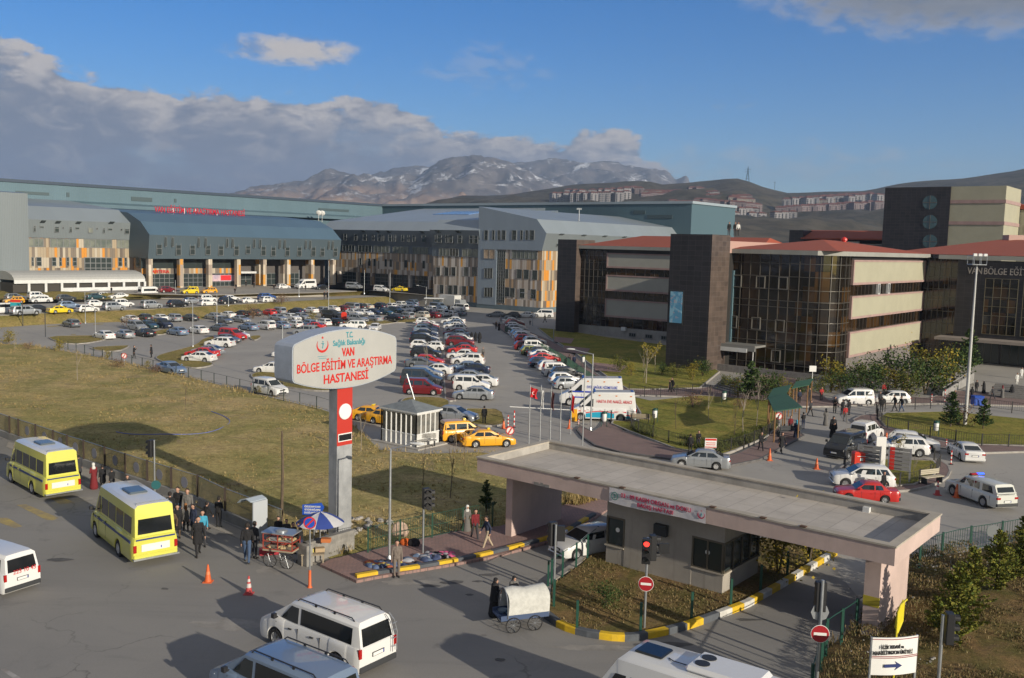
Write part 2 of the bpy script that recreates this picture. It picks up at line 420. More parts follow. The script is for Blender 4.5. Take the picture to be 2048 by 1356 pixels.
# the dry field: slightly raised, gently uneven
field_px=[(-350,690),(0,688),(60,690),(200,715),(330,745),(420,765),(520,790),(640,818),(690,835),(760,900),(850,908),(960,905),(1060,915),(1230,945),(1232,968),(1130,1010),(1000,1055),(905,1062),(736,1100),(662,1118),(560,1083),(448,1040),(387,1011),(269,962),(146,922),(17,876),(-350,770)]
fp=PX(field_px)
def inside(x,y,P):
 c=False
 for i in range(len(P)):
  x0,y0=P[i];x1,y1=P[i-1]
  if (y0>y) != (y1>y) and x<(x1-x0)*(y-y0)/(y1-y0)+x0:c=not c
 return c
def edge_dist(x,y,P):
 d=1e9
 for i in range(len(P)):
  a=Vector(P[i-1]);b=Vector(P[i]);q=Vector((x,y));ab=b-a;t=max(0,min(1,(q-a).dot(ab)/ab.length_squared));d=min(d,(a+ab*t-q).length)
 return d
def grassy(name,P,m,h=.35,res=1.6,z0=.02,amp=.12,ramp=4.0):
 """earth surface: the outline filled with triangles, its inside raised and rough"""
 bm=bmesh.new();n=len(P)
 vs=[bm.verts.new((x,y,z0)) for x,y in P]
 f=bm.faces.new(vs)
 bmesh.ops.triangulate(bm,faces=[f])
 for _ in range(9):
  es=[e for e in bm.edges if e.calc_length()>res*1.6]
  if not es:break
  bmesh.ops.subdivide_edges(bm,edges=es,cuts=1);bmesh.ops.triangulate(bm,faces=bm.faces)
  bmesh.ops.beautify_fill(bm,faces=bm.faces,edges=bm.edges)
 for v in bm.verts:
  d=edge_dist(v.co.x,v.co.y,P);k=min(1,d/ramp);k=k*k*(3-2*k)
  v.co.z=z0+k*(h+amp*noise.noise(Vector((v.co.x*.12,v.co.y*.12,3)))+amp*.5*noise.noise(Vector((v.co.x*.5,v.co.y*.5,7))))
 bmesh.ops.recalc_face_normals(bm,faces=bm.faces)
 for f in bm.faces:
  if f.normal.z<0:f.normal_flip()
  f.smooth=True
 me=bpy.data.meshes.new(name);bm.to_mesh(me);bm.free();me.materials.append(m)
 o=bpy.data.objects.new(name,me);link(o);tag(o,kind='structure');return o
FIELD=grassy('grass_field',fp,M_field,h=.22,res=1.8)
# pink pavement by the stalls and under the gate
pave_px=[(640,1128),(713,1161),(753,1153),(903,1128),(975,1115),(1096,1084),(1140,1068),(1225,1012),(1232,975),(1132,1008),(1000,1052),(908,1062),(736,1101),(662,1118)]
pp=PX(pave_px,.13)
o=MB().prism(pp,-.05,.13).build('pavement',M_pave);tag(o,kind='structure')
# strip of paving at the foot of the glass wall
sheet('footpath',[(17,884),(146,930),(269,970),(387,1018),(452,1048),(560,1096),(640,1131),(600,1124),(480,1078),(387,1042),(260,992),(140,945),(12,894)],.03,M_conc,thick=.08)
# upper terraces in front of the hospital
Z1,Z2=1.6,2.6
def terrace(name,edge_px,z,m,back):
 a=PX(edge_px,z);b=[tuple(Vector((*v,0))+VV*back) for v in a]
 P=a+[(x,y) for x,y,*_ in b[::-1]]
 o=MB().prism(P,-.3,z).build(name,m);tag(o,kind='structure');return a
e1=terrace('upper_car_park',[(-260,646),(0,631),(92,626.5),(238,620.5),(336,616.5),(520,606.5),(620,600),(774,593)],Z1,M_conc,22)
e2px=[(-260,586),(0,580),(50,578),(180,584),(300,588),(420,590),(520,587),(640,585),(760,580),(866,591)]
e2=PX(e2px,Z2);b2=[tuple(Vector((*v,0))+VV*80) for v in e2]
o=MB().prism(e2+[(x,y) for x,y,z in b2[::-1]],-.3,Z2).build('forecourt',M_conc);tag(o,kind='structure')
# grass banks: lower edge at 0, upper edge at terrace level
def bank(name,lo,zl,hi,zh,m):
 A=[G(x,y,zl) for x,y in lo];B=[G(x,y,zh) for x,y in hi]
 K=24
 def samp(P,t):
  L=[0]
  for i in range(1,len(P)):L.append(L[-1]+(P[i]-P[i-1]).length)
  q=t*L[-1]
  for i in range(1,len(P)):
   if q <= L[i]+1e-6:return P[i-1].lerp(P[i],(q-L[i-1])/(L[i]-L[i-1]))
  return P[-1]
 mb=MB();rows=[]
 for j in range(6):
  r=[]
  for i in range(K+1):
   t=i/K;p=samp(A,t).lerp(samp(B,t),j/5);
   if 0<j<5:p=p+Vector((0,0,.25*noise.noise(p*.35)+.12))
   r.append(p)
  rows.append(r)
 mb.loft(rows,cap=False,closed=False)
 o=mb.build(name,m,smooth=80,fix=False)
 for f in o.data.polygons:
  if f.normal.z<0:f.flip()
 return tag(o,kind='structure')
bank('grass_bank',[(-260,672),(45,652),(92,648),(235,644),(406,637),(572,622),(700,615),(800,608)],.01,[(-260,645),(0,630.5),(92,626),(238,620),(336,616),(520,606),(700,596.5),(776,592.5)],Z1+.02,M_bank)
bank('grass_verge',[(-260,606),(0,600),(120,599),(300,598),(420,596.5),(540,595),(660,592.5),(760,588),(866,598)],Z1+.01,[(-260,587),(0,581),(50,579),(180,585),(300,589),(420,591),(520,588),(640,586),(760,581),(866,592)],Z2+.03,M_bank)
sheet('footpath',[(480,600),(620,597),(760,590.5),(775,592),(620,601),(500,605)],Z1+.03,M_conc,zpx=Z1)
for q in ([(430,590),(560,588.5),(480,594),(440,595)],[(180,589),(420,592.5),(400,598),(170,596)],[(560,597),(700,590),(690,586),(560,590)]):
 pass
# car-park islands
kerbed('grass_bed',[(92,672),(170,670),(232,672),(190,684),(140,688),(108,681)],M_bank,km=M_kerb)
kerbed('grass_bed',[(174,694),(250,690),(262,691),(238,702),(196,701)],M_bank)
kerbed('grass_bed',[(405,676),(390,690),(350,700),(306,712),(320,722),(380,736),(415,733),(432,726),(400,722),(372,712),(430,690),(470,672),(440,668)],M_bank,smooth=2)
kerbed('grass_bed',[(499,671),(520,670),(524,673),(512,680),(500,678)],M_bank)
kerbed('grass_bed',[(300,664),(330,657),(352,660),(330,668),(310,669)],M_bank)
kerbed('grass_bed',[(676,645),(720,640),(800,640),(790,646),(730,650),(690,651)],M_bank)
kerbed('grass_bed',[(760,640),(860,636),(870,640),(800,646)],M_bank)
kerbed('grass_bed',[(498,748),(520,742),(560,746),(640,770),(690,778),(640,782),(560,772),(510,760)],M_bank,smooth=2)
kerbed('grass_bed',[(800,800),(812,794),(850,792),(898,796),(902,812),(860,818),(816,820),(802,812)],M_bank,smooth=2)
kerbed('grass_bed',[(905,816),(960,816),(1004,817),(1014,846),(985,852),(930,846),(892,830)],M_bank,smooth=1)
# kerb-lined median between the two central rows
kerbed('median_strip',[(889,655),(898,655),(912,800),(890,802),(886,740)],M_pave2,h=.12,smooth=0)
# inner pavements and gardens
pv=kerbed('pavement',[(985,645),(1030,652),(1100,680),(1135,700),(1200,752),(1255,790),(1262,806),(1272,826),(1262,848),(1218,846),(1212,838),(1250,862),(1300,880),(1380,904),(1440,913),(1470,907),(1530,880),(1540,856),(1578,850),(1610,870),(1595,878),(1520,918),(1460,930),(1350,918),(1240,903),(1190,890),(1165,874),(1152,858),(1160,850),(1184,862),(1200,852),(1236,800),(1180,765),(1120,722),(1062,690),(1010,665)],M_pave2,km=M_dkerb,smooth=0)
kerbed('lawn',[(1262,792),(1300,800),(1400,790),(1545,800),(1560,830),(1560,848),(1535,872),(1470,900),(1440,910),(1350,896),(1260,862),(1222,846),(1225,840),(1275,842),(1280,825)],M_lawn,h=.20,smooth=0)
kerbed('lawn',[(1075,655),(1130,660),(1215,674),(1335,690),(1440,742),(1400,775),(1290,778),(1255,777),(1220,757),(1150,705),(1100,675)],M_lawn,h=.20,smooth=0)
kerbed('footpath',[(1235,775),(1400,776),(1440,768),(1560,740),(1600,760),(1660,800),(1700,800),(1760,790),(1860,795),(1900,780),(2070,790),(2200,770),(2200,815),(2070,812),(1900,806),(1750,808),(1670,812),(1600,812),(1560,800),(1300,790),(1250,790)],M_pave2,smooth=0)
kerbed('pavement',[(1705,838),(1720,830),(1760,826),(1780,855),(1900,885),(2070,893),(2240,900),(2240,908),(2060,902),(1960,905),(1850,890),(1760,868),(1718,852)],M_pave2,km=M_kerb,smooth=0)
kerbed('lawn',[(1755,835),(1770,825),(1900,822),(2060,838),(2240,850),(2240,890),(2060,890),(1950,888),(1850,870),(1770,852)],M_lawn,h=.2,smooth=0)
isl=kerbed('paved_island',[(1662,948),(1690,925),(1760,915),(1880,918),(1905,935),(1895,958),(1840,978),(1780,982),(1705,968)],M_pave2,smooth=1)
kerbed('lawn',[(1685,940),(1700,925),(1760,917),(1868,920),(1880,932),(1868,950),(1830,968),(1780,972),(1715,960)],M_lawn,h=.2,smooth=0)
# front island with the booth
isl_px=[(1090,1228),(1120,1246),(1163,1260),(1220,1269),(1263,1271),(1323,1260),(1375,1245),(1435,1225),(1494,1200),(1564,1161),(1671,1098),(1640,1085),(1560,1080),(1420,1065),(1240,1050),(1160,1128),(1100,1172)]
ISL=PX(isl_px,.15)
o=MB().prism(offset_poly(ISL,-.1),-.05,.19).build('scrub_bed',M_scrub);tag(o,kind='structure')
# right hand scrub bank with the pines
sc_px=[(1620,1500),(1640,1310),(1700,1262),(1735,1240),(1760,1150),(1838,1118),(1930,1105),(2060,1078),(2400,1130),(2500,1700)]
grassy('scrub_bank',PX(sc_px),M_scrub,h=.55,res=1.1,ramp=2.2,amp=.25)
# painted road markings
M_ymark=mat('worn_yellow_paint',(.42,.32,.10),.9,var=.5,vscale=1.1,col2=(.22,.19,.15))
M_wmark=mat('worn_white_paint',(.42,.41,.40),.9,var=.5,vscale=1.3,col2=(.22,.20,.185))
def mark(pts,m,z=.011):
 tag(sheet('road_marking',pts,z,m),kind='structure')
mark([(33,1010),(52,1009),(118,1036),(106,1041),(92,1040)],M_ymark);mark([(0,1036),(15,1036),(45,1053),(28,1056),(0,1046)],M_ymark)
mark([(100,996),(125,995),(150,1006),(120,1009)],M_ymark)
mark([(0,1338),(12,1338),(42,1356),(30,1360)],M_wmark)
mark([(1010,822),(1160,832),(1160,833.2),(1010,823.2)],M_wmark)
for q in ([(94,652.5),(121,650.6),(121,652.4),(94,654.5)],[(187,648),(207,647),(207,648.6),(187,650)],[(396,635.5),(410,638.5),(408,640),(394,637)],[(142,668.2),(152,668.2),(152,669.8),(142,669.8)]):mark(q,M_ymark)
# shallow dirt patches on the front road
# ---------------------------------------------------------------- hills and mountain
def interp(pts,x):
 if x <= pts[0][0]:return pts[0][1]
 for (a,b),(c,d) in zip(pts,pts[1:]):
  if x <= c:return b+(d-b)*(x-a)/(c-a)
 return pts[-1][1]
HILL=[(-900,478),(500,470),(700,440),(800,417),(850,408),(900,396.5),(928,391),(984,390),(1068,382),(1152,369),(1247,364.6),(1306,365),(1326,370),(1360,366.6),(1420,361),(1468,355),(1486,357.5),(1529,373.6),(1575,385),(1628,383),(1734,380.7),(1805,366.5),(1911,356),(2017,343.5),(2048,336),(2300,300),(2600,290),(3100,340)]
def hill_pt(px,v,ridge=HILL,D0=620.,D1=2300.,y0=34.0,e=.8):
 hor=490+.0258*(px-1024);top=interp(ridge,px);D=D0+(D1-D0)*v
 yb=hor-4
 y=yb+(min(top,yb)-yb)*(v**e)
 r=ray(px,y);t=D/r.y
 return Vector((r.x*t,D,HC+r.z*t))
def relief(name,m,xs,vs,ridge,D0,D1,e,amp,sc_,seed,back=900,ridged=False,sm=True):
 rows=[]
 for v in vs:
  r=[]
  for x in xs:
   p=hill_pt(x,v,ridge,D0,D1,e=e)
   q=Vector((p.x,p.y,0))*sc_
   if ridged:
    h=noise.ridged_multi_fractal(q+Vector((seed,0,0)),1.0,2.1,7,1.0,2.0)-1.2
   else:h=noise.fractal(q+Vector((seed,0,0)),.8,2.0,6)
   k=min(1,v*3)*min(1,(1-v)*3+(.18 if not ridged else .6))
   p.z+=amp*h*k
   r.append(p)
  rows.append(r)
 rows.insert(0,[Vector((p.x*.55,p.y*.55,-.62)) for p in rows[0]])
 rows.append([Vector((p.x*1.05,p.y+back,-5)) for p in rows[-1]])
 mb=MB();mb.loft(rows,cap=False,closed=False)
 o=mb.build(name,m,fix=False,smooth=(80 if sm else None));
 me=o.data
 if me.polygons[len(me.polygons)//3].normal.z<0:me.flip_normals()
 return tag(o,kind='structure')
def rock_mat():
 m=bpy.data.materials.new('mountain_rock');m.use_nodes=True;g=N(m.node_tree);b=m.node_tree.nodes['Principled BSDF']
 geo=g.n('ShaderNodeNewGeometry');t=g.n('ShaderNodeTexCoord').outputs['Object']
 sp=g.n('ShaderNodeSeparateXYZ');g.l(t,sp.inputs[0]);h=sp.outputs[2]
 nn=g.n('ShaderNodeSeparateXYZ');g.l(geo.outputs['Normal'],nn.inputs[0])
 c=g.mix(g.ss(g.noise(t,.0022,7,.65),.4,.6),(.30,.20,.14),(.40,.28,.20))
 rock=g.mix(g.ss(g.noise(t,.006,7,.7),.35,.65),(.10,.095,.105),(.19,.17,.165))
 c=g.mix(g.ss(g.m('ADD',h,g.m('MULTIPLY',g.noise(t,.002,6,.6),500)),430,620),c,rock)
 mpp=g.n('ShaderNodeMapping');mpp.inputs['Scale'].default_value=(1,.5,1.6);mpp.inputs['Rotation'].default_value=(0,.5,.4);g.l(t,mpp.inputs[0]);sn=g.ss(g.noise(mpp.outputs[0],.0042,10,.78,1.2),.535,.62)
 sh=g.ss(g.m('ADD',h,g.m('MULTIPLY',g.noise(t,.0012,3,.5),420)),330,620)
 c=g.mix(g.m('MULTIPLY',g.m('MULTIPLY',sn,sh),.95),c,(.72,.74,.78))
 g.l(c,b.inputs['Base Color']);b.inputs['Roughness'].default_value=.95;b.inputs['Specular IOR Level'].default_value=.1
 return m
M_hill=ground_mat('hillside_grass_cloud_shade',[(.050,.042,.026),(.068,.056,.034),(.036,.036,.022),(.10,.085,.058)],[.004,.012,.03],bump=.2,bscale=.05)  # dark tones: cloud shadow over the hills put into the colour
M_rock=rock_mat()
relief('hills',M_hill,[-900+i*25 for i in range(161)],[i/40 for i in range(41)],HILL,620,2300,.85,26,.0045,3)
MT1=[(250,440),(470,388),(500,374),(545,376),(566,366),(606,365),(630,352),(650,344),(718,345),(770,353),(800,350),(830,348),(860,332),(905,311),(945,308),(985,315),(1020,326),(1060,345),(1110,365),(1170,385),(1300,400),(1500,430)]
MT2=[(600,400),(760,345),(820,335),(900,335),(1000,330),(1060,322),(1110,318),(1150,321),(1200,320),(1250,329),(1300,334),(1330,342),(1350,362),(1362,357),(1374,352),(1380,366),(1420,420)]
relief('mountain',M_rock,[200+i*4 for i in range(333)],[i/90 for i in range(91)],MT1,3600,6400,.75,85,.0021,11,ridged=True)
relief('mountain',M_rock,[560+i*4 for i in range(225)],[i/70 for i in range(71)],MT2,5200,7800,.7,60,.0026,23,ridged=True)
# ================================================================ hospital complex (left and centre)
def corrugated(name,col,dirv,pitch=.35,rough=.45,metal=.15):
 m=bpy.data.materials.new(name);m.use_nodes=True;g=N(m.node_tree);b=m.node_tree.nodes['Principled BSDF']
 t=g.n('ShaderNodeTexCoord').outputs['Object']
 dp=g.n('ShaderNodeVectorMath',operation='DOT_PRODUCT');g.l(t,dp.inputs[0]);dp.inputs[1].default_value=dirv
 w=g.m('FRACT',g.m('DIVIDE',dp.outputs['Value'],pitch))
 groove=g.ss(g.m('ABSOLUTE',g.m('SUBTRACT',w,.5)),.36,.46)
 big=g.n('ShaderNodeTexNoise');big.inputs['Scale'].default_value=.06;g.l(t,big.inputs[0])
 pan=g.m('FRACT',g.m('MULTIPLY',g.m('FLOOR',g.m('DIVIDE',dp.outputs['Value'],pitch*6)),.37))
 c=g.mix(g.m('MULTIPLY',pan,.35),col,tuple(x*.8 for x in col));c=g.mix(g.m('MULTIPLY',big.outputs['Fac'],.3),c,tuple(x*.75 for x in col))
 c=g.mix(g.m('MULTIPLY',groove,.28),c,tuple(x*.35 for x in col))
 g.l(c,b.inputs['Base Color']);b.inputs['Roughness'].default_value=rough;b.inputs['Metallic'].default_value=metal
 bn=g.n('ShaderNodeBump');bn.inputs['Strength'].default_value=.5;bn.inputs['Distance'].default_value=.04;g.l(groove,bn.inputs['Height']);g.l(bn.outputs[0],b.inputs['Normal'])
 return m
def strips(name,dirv,wid,cols,wts,z0,row,seed=0.0):
 """facade of upright boards: each board in each row has its own colour"""
 m=bpy.data.materials.new(name);m.use_nodes=True;g=N(m.node_tree);b=m.node_tree.nodes['Principled BSDF']
 t=g.n('ShaderNodeTexCoord').outputs['Object']
 dp=g.n('ShaderNodeVectorMath',operation='DOT_PRODUCT');g.l(t,dp.inputs[0]);dp.inputs[1].default_value=dirv
 sp=g.n('ShaderNodeSeparateXYZ');g.l(t,sp.inputs[0])
 r=g.m('FLOOR',g.m('DIVIDE',g.m('SUBTRACT',sp.outputs[2],z0),row))
 k=g.m('DIVIDE',dp.outputs['Value'],wid)
 wn=g.n('ShaderNodeTexWhiteNoise',noise_dimensions='3D');g.l(g.xyz(g.m('FLOOR',k),r,seed),wn.inputs['Vector'])
 cr=g.n('ShaderNodeValToRGB');cr.color_ramp.interpolation='CONSTANT';e=cr.color_ramp.elements
 acc=0
 for i,(c,w) in enumerate(zip(cols,wts)):
  if i==0:e[0].position=0;e[0].color=(*c,1)
  elif i==1:e[1].position=acc;e[1].color=(*c,1)
  else:
   q=e.new(acc);q.color=(*c,1)
  acc+=w
 g.l(wn.outputs['Value'],cr.inputs[0])
 gap=g.ss(g.m('ABSOLUTE',g.m('SUBTRACT',g.m('FRACT',k),.5)),.42,.5)
 c=g.mix(g.m('MULTIPLY',gap,.55),cr.outputs[0],(.05,.045,.04))
 g.l(c,b.inputs['Base Color']);b.inputs['Roughness'].default_value=.65
 return m
GLS=mat('hospital_glass',(.035,.045,.045),.12,spec=.6)
GLSL=mat('curtained_glass',(.22,.23,.19),.25,var=.4,vscale=.4,col2=(.10,.12,.11))
def frame_bar_mat():return mat('window_frame_grey',(.17,.18,.185),.5)
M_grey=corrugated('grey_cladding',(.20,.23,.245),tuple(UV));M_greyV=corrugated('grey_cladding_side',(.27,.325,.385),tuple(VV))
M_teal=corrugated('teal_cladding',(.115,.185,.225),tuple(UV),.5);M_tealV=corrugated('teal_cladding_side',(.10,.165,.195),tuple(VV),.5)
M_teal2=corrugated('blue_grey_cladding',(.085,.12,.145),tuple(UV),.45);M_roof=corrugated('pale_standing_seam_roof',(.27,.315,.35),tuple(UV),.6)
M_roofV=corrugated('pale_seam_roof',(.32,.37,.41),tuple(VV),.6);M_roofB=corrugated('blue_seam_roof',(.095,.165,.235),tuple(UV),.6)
BC=[(.36,.29,.20),(.19,.155,.12),(.44,.385,.30),(.58,.235,.025),(.13,.105,.085),(.32,.22,.125)]
M_brU=strips('board_cladding',tuple(UV),.62,BC,[.22,.2,.2,.18,.1,.1],.3,2.3)
M_brV=strips('board_cladding_fill_lit',tuple(VV),.62,[(.50,.44,.38),(.30,.24,.19),(.58,.53,.48),(.70,.34,.06),(.20,.17,.14),(.44,.30,.18)],[.28,.24,.2,.08,.12,.08],.3,2.3,4.0)  # paler copy of the boards: fill light on shaded walls put into colour
M_base=mat('blue_grey_plinth',(.12,.165,.19),.7,var=.2,vscale=.3)
M_trimd=mat('dark_roof_trim',(.05,.07,.10),.4)
class Fac:
 """vertical facade: origin, direction along, outward normal; fills boxes by (s, n, z)"""
 def __init__(f,O,d,nrm):f.O=Vector((O[0],O[1],0));f.d=d;f.n=nrm;f.T=Matrix((d,nrm,Z)).transposed().to_4x4();f.T.translation=f.O
 def box(f,mb,s0,s1,n0,n1,z0,z1,m=0):return mb.box(s0,s1,n0,n1,z0,z1,m,f.T)
 def P(f,s,n,z):return f.O+f.d*s+f.n*n+Z*z
 def at(f,px,py):return PLN(px,py,f.O,f.d)
 def prof(f,mb,s0,s1,pts,m=0):
  """profile (n, z) swept from s0 to s1"""
  return mb.hull([f.P(s0,n,z) for n,z in pts],[f.P(s1,n,z) for n,z in pts],m)
def win(f,parent,s0,s1,z0,z1,n=0.0,nx=1,nz=1,fm=None,gm=None,fw=.07,name='window',awn=False,dep=.1):
 mb=MB();fm=fm or frame_bar_mat()
 f.box(mb,s0,s1,n-.02,n+.035,z0,z1,1)
 f.box(mb,s0-fw,s0,n-.02,n+dep,z0-fw,z1+fw);f.box(mb,s1,s1+fw,n-.02,n+dep,z0-fw,z1+fw)
 f.box(mb,s0,s1,n-.02,n+dep,z0-fw,z0);f.box(mb,s0,s1,n-.02,n+dep,z1,z1+fw)
 for i in range(1,nx):s=s0+(s1-s0)*i/nx;f.box(mb,s-fw/2,s+fw/2,n+.035,n+dep-.01,z0,z1)
 for i in range(1,nz):z=z0+(z1-z0)*i/nz;f.box(mb,s0,s1,n+.035,n+dep-.02,z-fw/2,z+fw/2)
 if awn:mb.hull([f.P(s0-.1,n+.12,z1+.2),f.P(s1+.1,n+.12,z1+.2),f.P(s1+.1,n+1.2,z1+.75),f.P(s0-.1,n+1.2,z1+.75)],[f.P(s0-.1,n+.12,z1+.3),f.P(s1+.1,n+.12,z1+.3),f.P(s1+.1,n+1.2,z1+.85),f.P(s0-.1,n+1.2,z1+.85)],1)
 o=mb.build(name,[fm,gm or GLS],parent,fix=False);W0(o);return o
def part(mb,name,m,parent,**k):
 o=mb.build(name,m,parent,**k);W0(o);return o
# ---- anchor of the whole complex
Pe=G(297,577,Z2);Pe.z=0                       # front left foot of the projecting entrance block
FE=Fac(Pe,UV,NN)                                   # plane of the entrance block
HW=Fac(Pe+VV*8.7,UV,NN)                            # plane of the left wing
LE=58.0
# -- entrance block: overhanging dark volume on columns
B=empty('entrance_building',tuple(Pe+UV*20+Z*Z2),0,'dark blue metal hospital entrance block overhanging a row of orange and cream columns','building')
mb=MB()
prof=[(-26,10.0),(0,9.6),(.75,15.2),(-3.2,18.3),(-9,20.4),(-26,21.6)]
FE.prof(mb,0,LE,prof);o=part(mb,'upper_volume',[M_teal2,M_teal2,M_roofB],B)
for p_ in o.data.polygons:
 if p_.normal.z>.3:p_.material_index=2
 elif abs(p_.normal.dot(UV))>.9:p_.material_index=1
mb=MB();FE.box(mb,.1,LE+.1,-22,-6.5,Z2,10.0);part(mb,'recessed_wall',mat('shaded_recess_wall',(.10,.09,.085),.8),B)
mb=MB();FE.box(mb,0,27,-6.4,-3.2,5.9,7.2);part(mb,'board_band',M_brU,B)
mb=MB();FE.box(mb,0,27.0,-6.45,-3.4,7.2,9.9);part(mb,'gallery_glazing',GLS,B)
# cafeteria glazing, three bays
for (a,b,nx) in ((.9,8.6,6),(9.8,17.8,6),(19.0,26.6,6)):
 win(FE,B,a,b,Z2+.1,5.8,n=-3.3,nx=nx,nz=3,name='shop_window',gm=GLS,fw=.12)
M_pillA=strips('column_boards',tuple(UV),.75,[(.50,.43,.33),(.58,.28,.05),(.33,.27,.22),(.60,.53,.44)],[.3,.3,.2,.2],.4,2.6,9)
colsx=[316,354,415,474,528,576,622,650,668]
ss_=[0.3]+[FE.at(x,560)[0] for x in (361,419,476)]+[FE.at(x,560)[0] for x in (528,576,624,667)]
for s in ss_:
 mb=MB();FE.box(mb,s-.1,s+.95,-1.4,-.2,Z2-.1,9.9);part(mb,'column',M_pillA,B)
for s in [FE.at(x,560)[0] for x in (492,541,590,640)]:
 mb=MB();FE.box(mb,s,s+1.1,-6.6,-5.0,Z2-.1,9.9);part(mb,'column',M_pillA,B)
for a,b in ((28.0,33.0),(36.5,41),(44,49)):
 win(FE,B,a,b,Z2+.1,5.6,n=-6.4,nx=3,nz=2,name='entrance_door',fw=.12)
mb=MB();FE.box(mb,28,33,-6.5,-3.5,5.8,6.3);part(mb,'door_canopy',white_metal,B)
# pairs of slot windows in the overhang
for x0,y0,w,h in ((316.5,495,8,22),(355,496,8,22),(383,497,8,20),(414,497,8,20),(440,498,8,20),(471,498,8,20),(494,498,8,17),(525,499,8,19),(545,500,8,19),(573,500,8,19),(597,500,8,19),(625,500,8,19),(643,502,7,17),(669,502,7,17)):
 s,z=FE.at(x0,y0);z2=FE.at(x0,y0+h)[1]
 k=(z2-9.6)/5.6*.75
 win(FE,B,s-.6,s+.6,z2+1.0,z+1.2,n=(z-9.6)/5.6*.75+.05,name='slot_window',nz=2,fw=.1)
for x0 in (328,342,394,408,451,462,505,517,556,566,608,617,654,662):
 s,z=FE.at(x0,492);win(FE,B,s-.2,s+.2,12.6,14.7,n=.75,name='slot_window',fw=.08)
# lettering on the recess roof line: the red sign stands on the roof
RL=mat('red_sign_letters',(.50,.015,.035),.35)
sg=empty('roof_sign',tuple(FE.P(22,-16,21.2)),TH,'red standing letters on posts along the roof above the hospital entrance','sign')
FS=Fac(Pe+VV*16,UV,NN)
s0,zt=FS.at(310,418);s1,_=FS.at(489,424)
lettering('VAN EĞİTİM VE ARAŞTIRMA HASTANESİ',RL,FS.P((s0+s1)/2,0,zt-.1),UV,Z,2.05,.08,.01,sg,'letters',sx=(s1-s0)/37.6)
for i in range(8):
 s=s0+2+(s1-s0-4)*i/7;mb=MB();mb.tube([FS.P(s,-.3,20.2),FS.P(s,-.3,zt+.6)],.07,6);part(mb,'post',galv,sg)
cf=empty('shop_sign',tuple(FE.P(4.5,-3.0,6.4)),TH,'small red cafeteria lettering over the glazed bays of the entrance','sign')
lettering('CAFETERIA',red_paint,FE.P(4.6,-3.05,6.4),UV,Z,1.05,.05,.02,cf,'letters')
bnn=FE
mb=MB();FE.box(mb,19.2,26.4,-3.2,-3.12,Z2+1.3,Z2+2.9,0);FE.box(mb,21.6,24.6,-3.12,-3.06,Z2+1.5,Z2+2.8,1)
o=mb.build('banner',[mat('pale_banner',(.60,.42,.45),.7,var=.5,vscale=.8,col2=(.35,.3,.4)),mat('red_banner',(.60,.02,.03),.6)]);tag(o,'red and pale banner stretched under the third entrance bay','banner')
# -- left wing behind the white tent
Lw=HW.at(57,476)[0]
B=empty('hospital_wing',tuple(HW.P(-12,0,Z2)),0,'grey hospital wing with orange and cream board cladding behind the long white tent','building')
mb=MB();HW.prof(mb,Lw-8,.2,[(0,Z2-.2),(0,13.9),(-12,13.9),(-12,Z2-.2)]);o=part(mb,'board_wall',M_brU,B)
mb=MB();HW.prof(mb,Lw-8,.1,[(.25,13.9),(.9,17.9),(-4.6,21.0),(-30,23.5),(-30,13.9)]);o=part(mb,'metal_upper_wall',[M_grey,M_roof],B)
for p_ in o.data.polygons:
 if p_.normal.z>.3:p_.material_index=1
def hwin(px0,py0,px1,py1,F=HW,par=None,n=0.0,**k):
 s0,za=F.at(px0,py0);s1,zb=F.at(px1,py1);return win(F,par,s0,s1,min(za,zb),max(za,zb),n=n,**k)
zc=lambda x,y:(x/3.569,340+y/3.569)
for (a,b,c,d,nx) in ((207,490,305,546,3),(360,492,540,550,4),(600,495,795,553,5),(835,500,918,556,3)):
 p0,p1=zc(a,b),zc(c,d);hwin(*p0,*p1,par=B,nx=nx,gm=GLSL,n=.02,name='ribbon_window',fw=.14)
for (a,b,c,d) in ((227,625,238,682),(262,625,293,682),(372,625,398,682),(424,625,438,682),(476,625,490,682),(845,627,868,684),(890,627,902,684),(520,625,545,682)):
 p0,p1=zc(a,b),zc(c,d);hwin(*p0,*p1,par=B,n=.02,nz=2,fw=.12)
p0,p1=zc(605,628),zc(795,735);hwin(*p0,*p1,par=B,n=.02,nx=5,nz=3,fw=.18,name='recessed_window',gm=GLS)
for (a,b,c,d) in ((232,375,244,438),(275,378,302,412),(382,382,410,442),(436,355,444,418),(488,385,502,444),(528,385,555,422),(622,388,652,446),(678,360,686,424),(726,390,738,448),(762,385,790,430),(850,375,862,432),(882,396,910,454)):
 p0,p1=zc(a,b+8),zc(c,d)
 hwin(*p0,*p1,par=B,n=.62,nz=2,fw=.1,awn=(c-a>22 and b<386),name='slot_window',gm=GLSL if a==622 else GLS)
# dark angled gable of the entrance already closes the wing; plain grey block in front at far left
c0=AT(57,203,0)
FB=Fac(c0,UV,NN)
mb=MB();FB.box(mb,-60,0,-3,0,Z2-.3,22.6);FB.prof(mb,-60,0,[(0,22.6),(0,23.3),(-3,23.6),(-3,22.6)])
o=mb.build('grey_annex',M_grey);tag(o,'plain pale grey corrugated building block at the left edge','building')
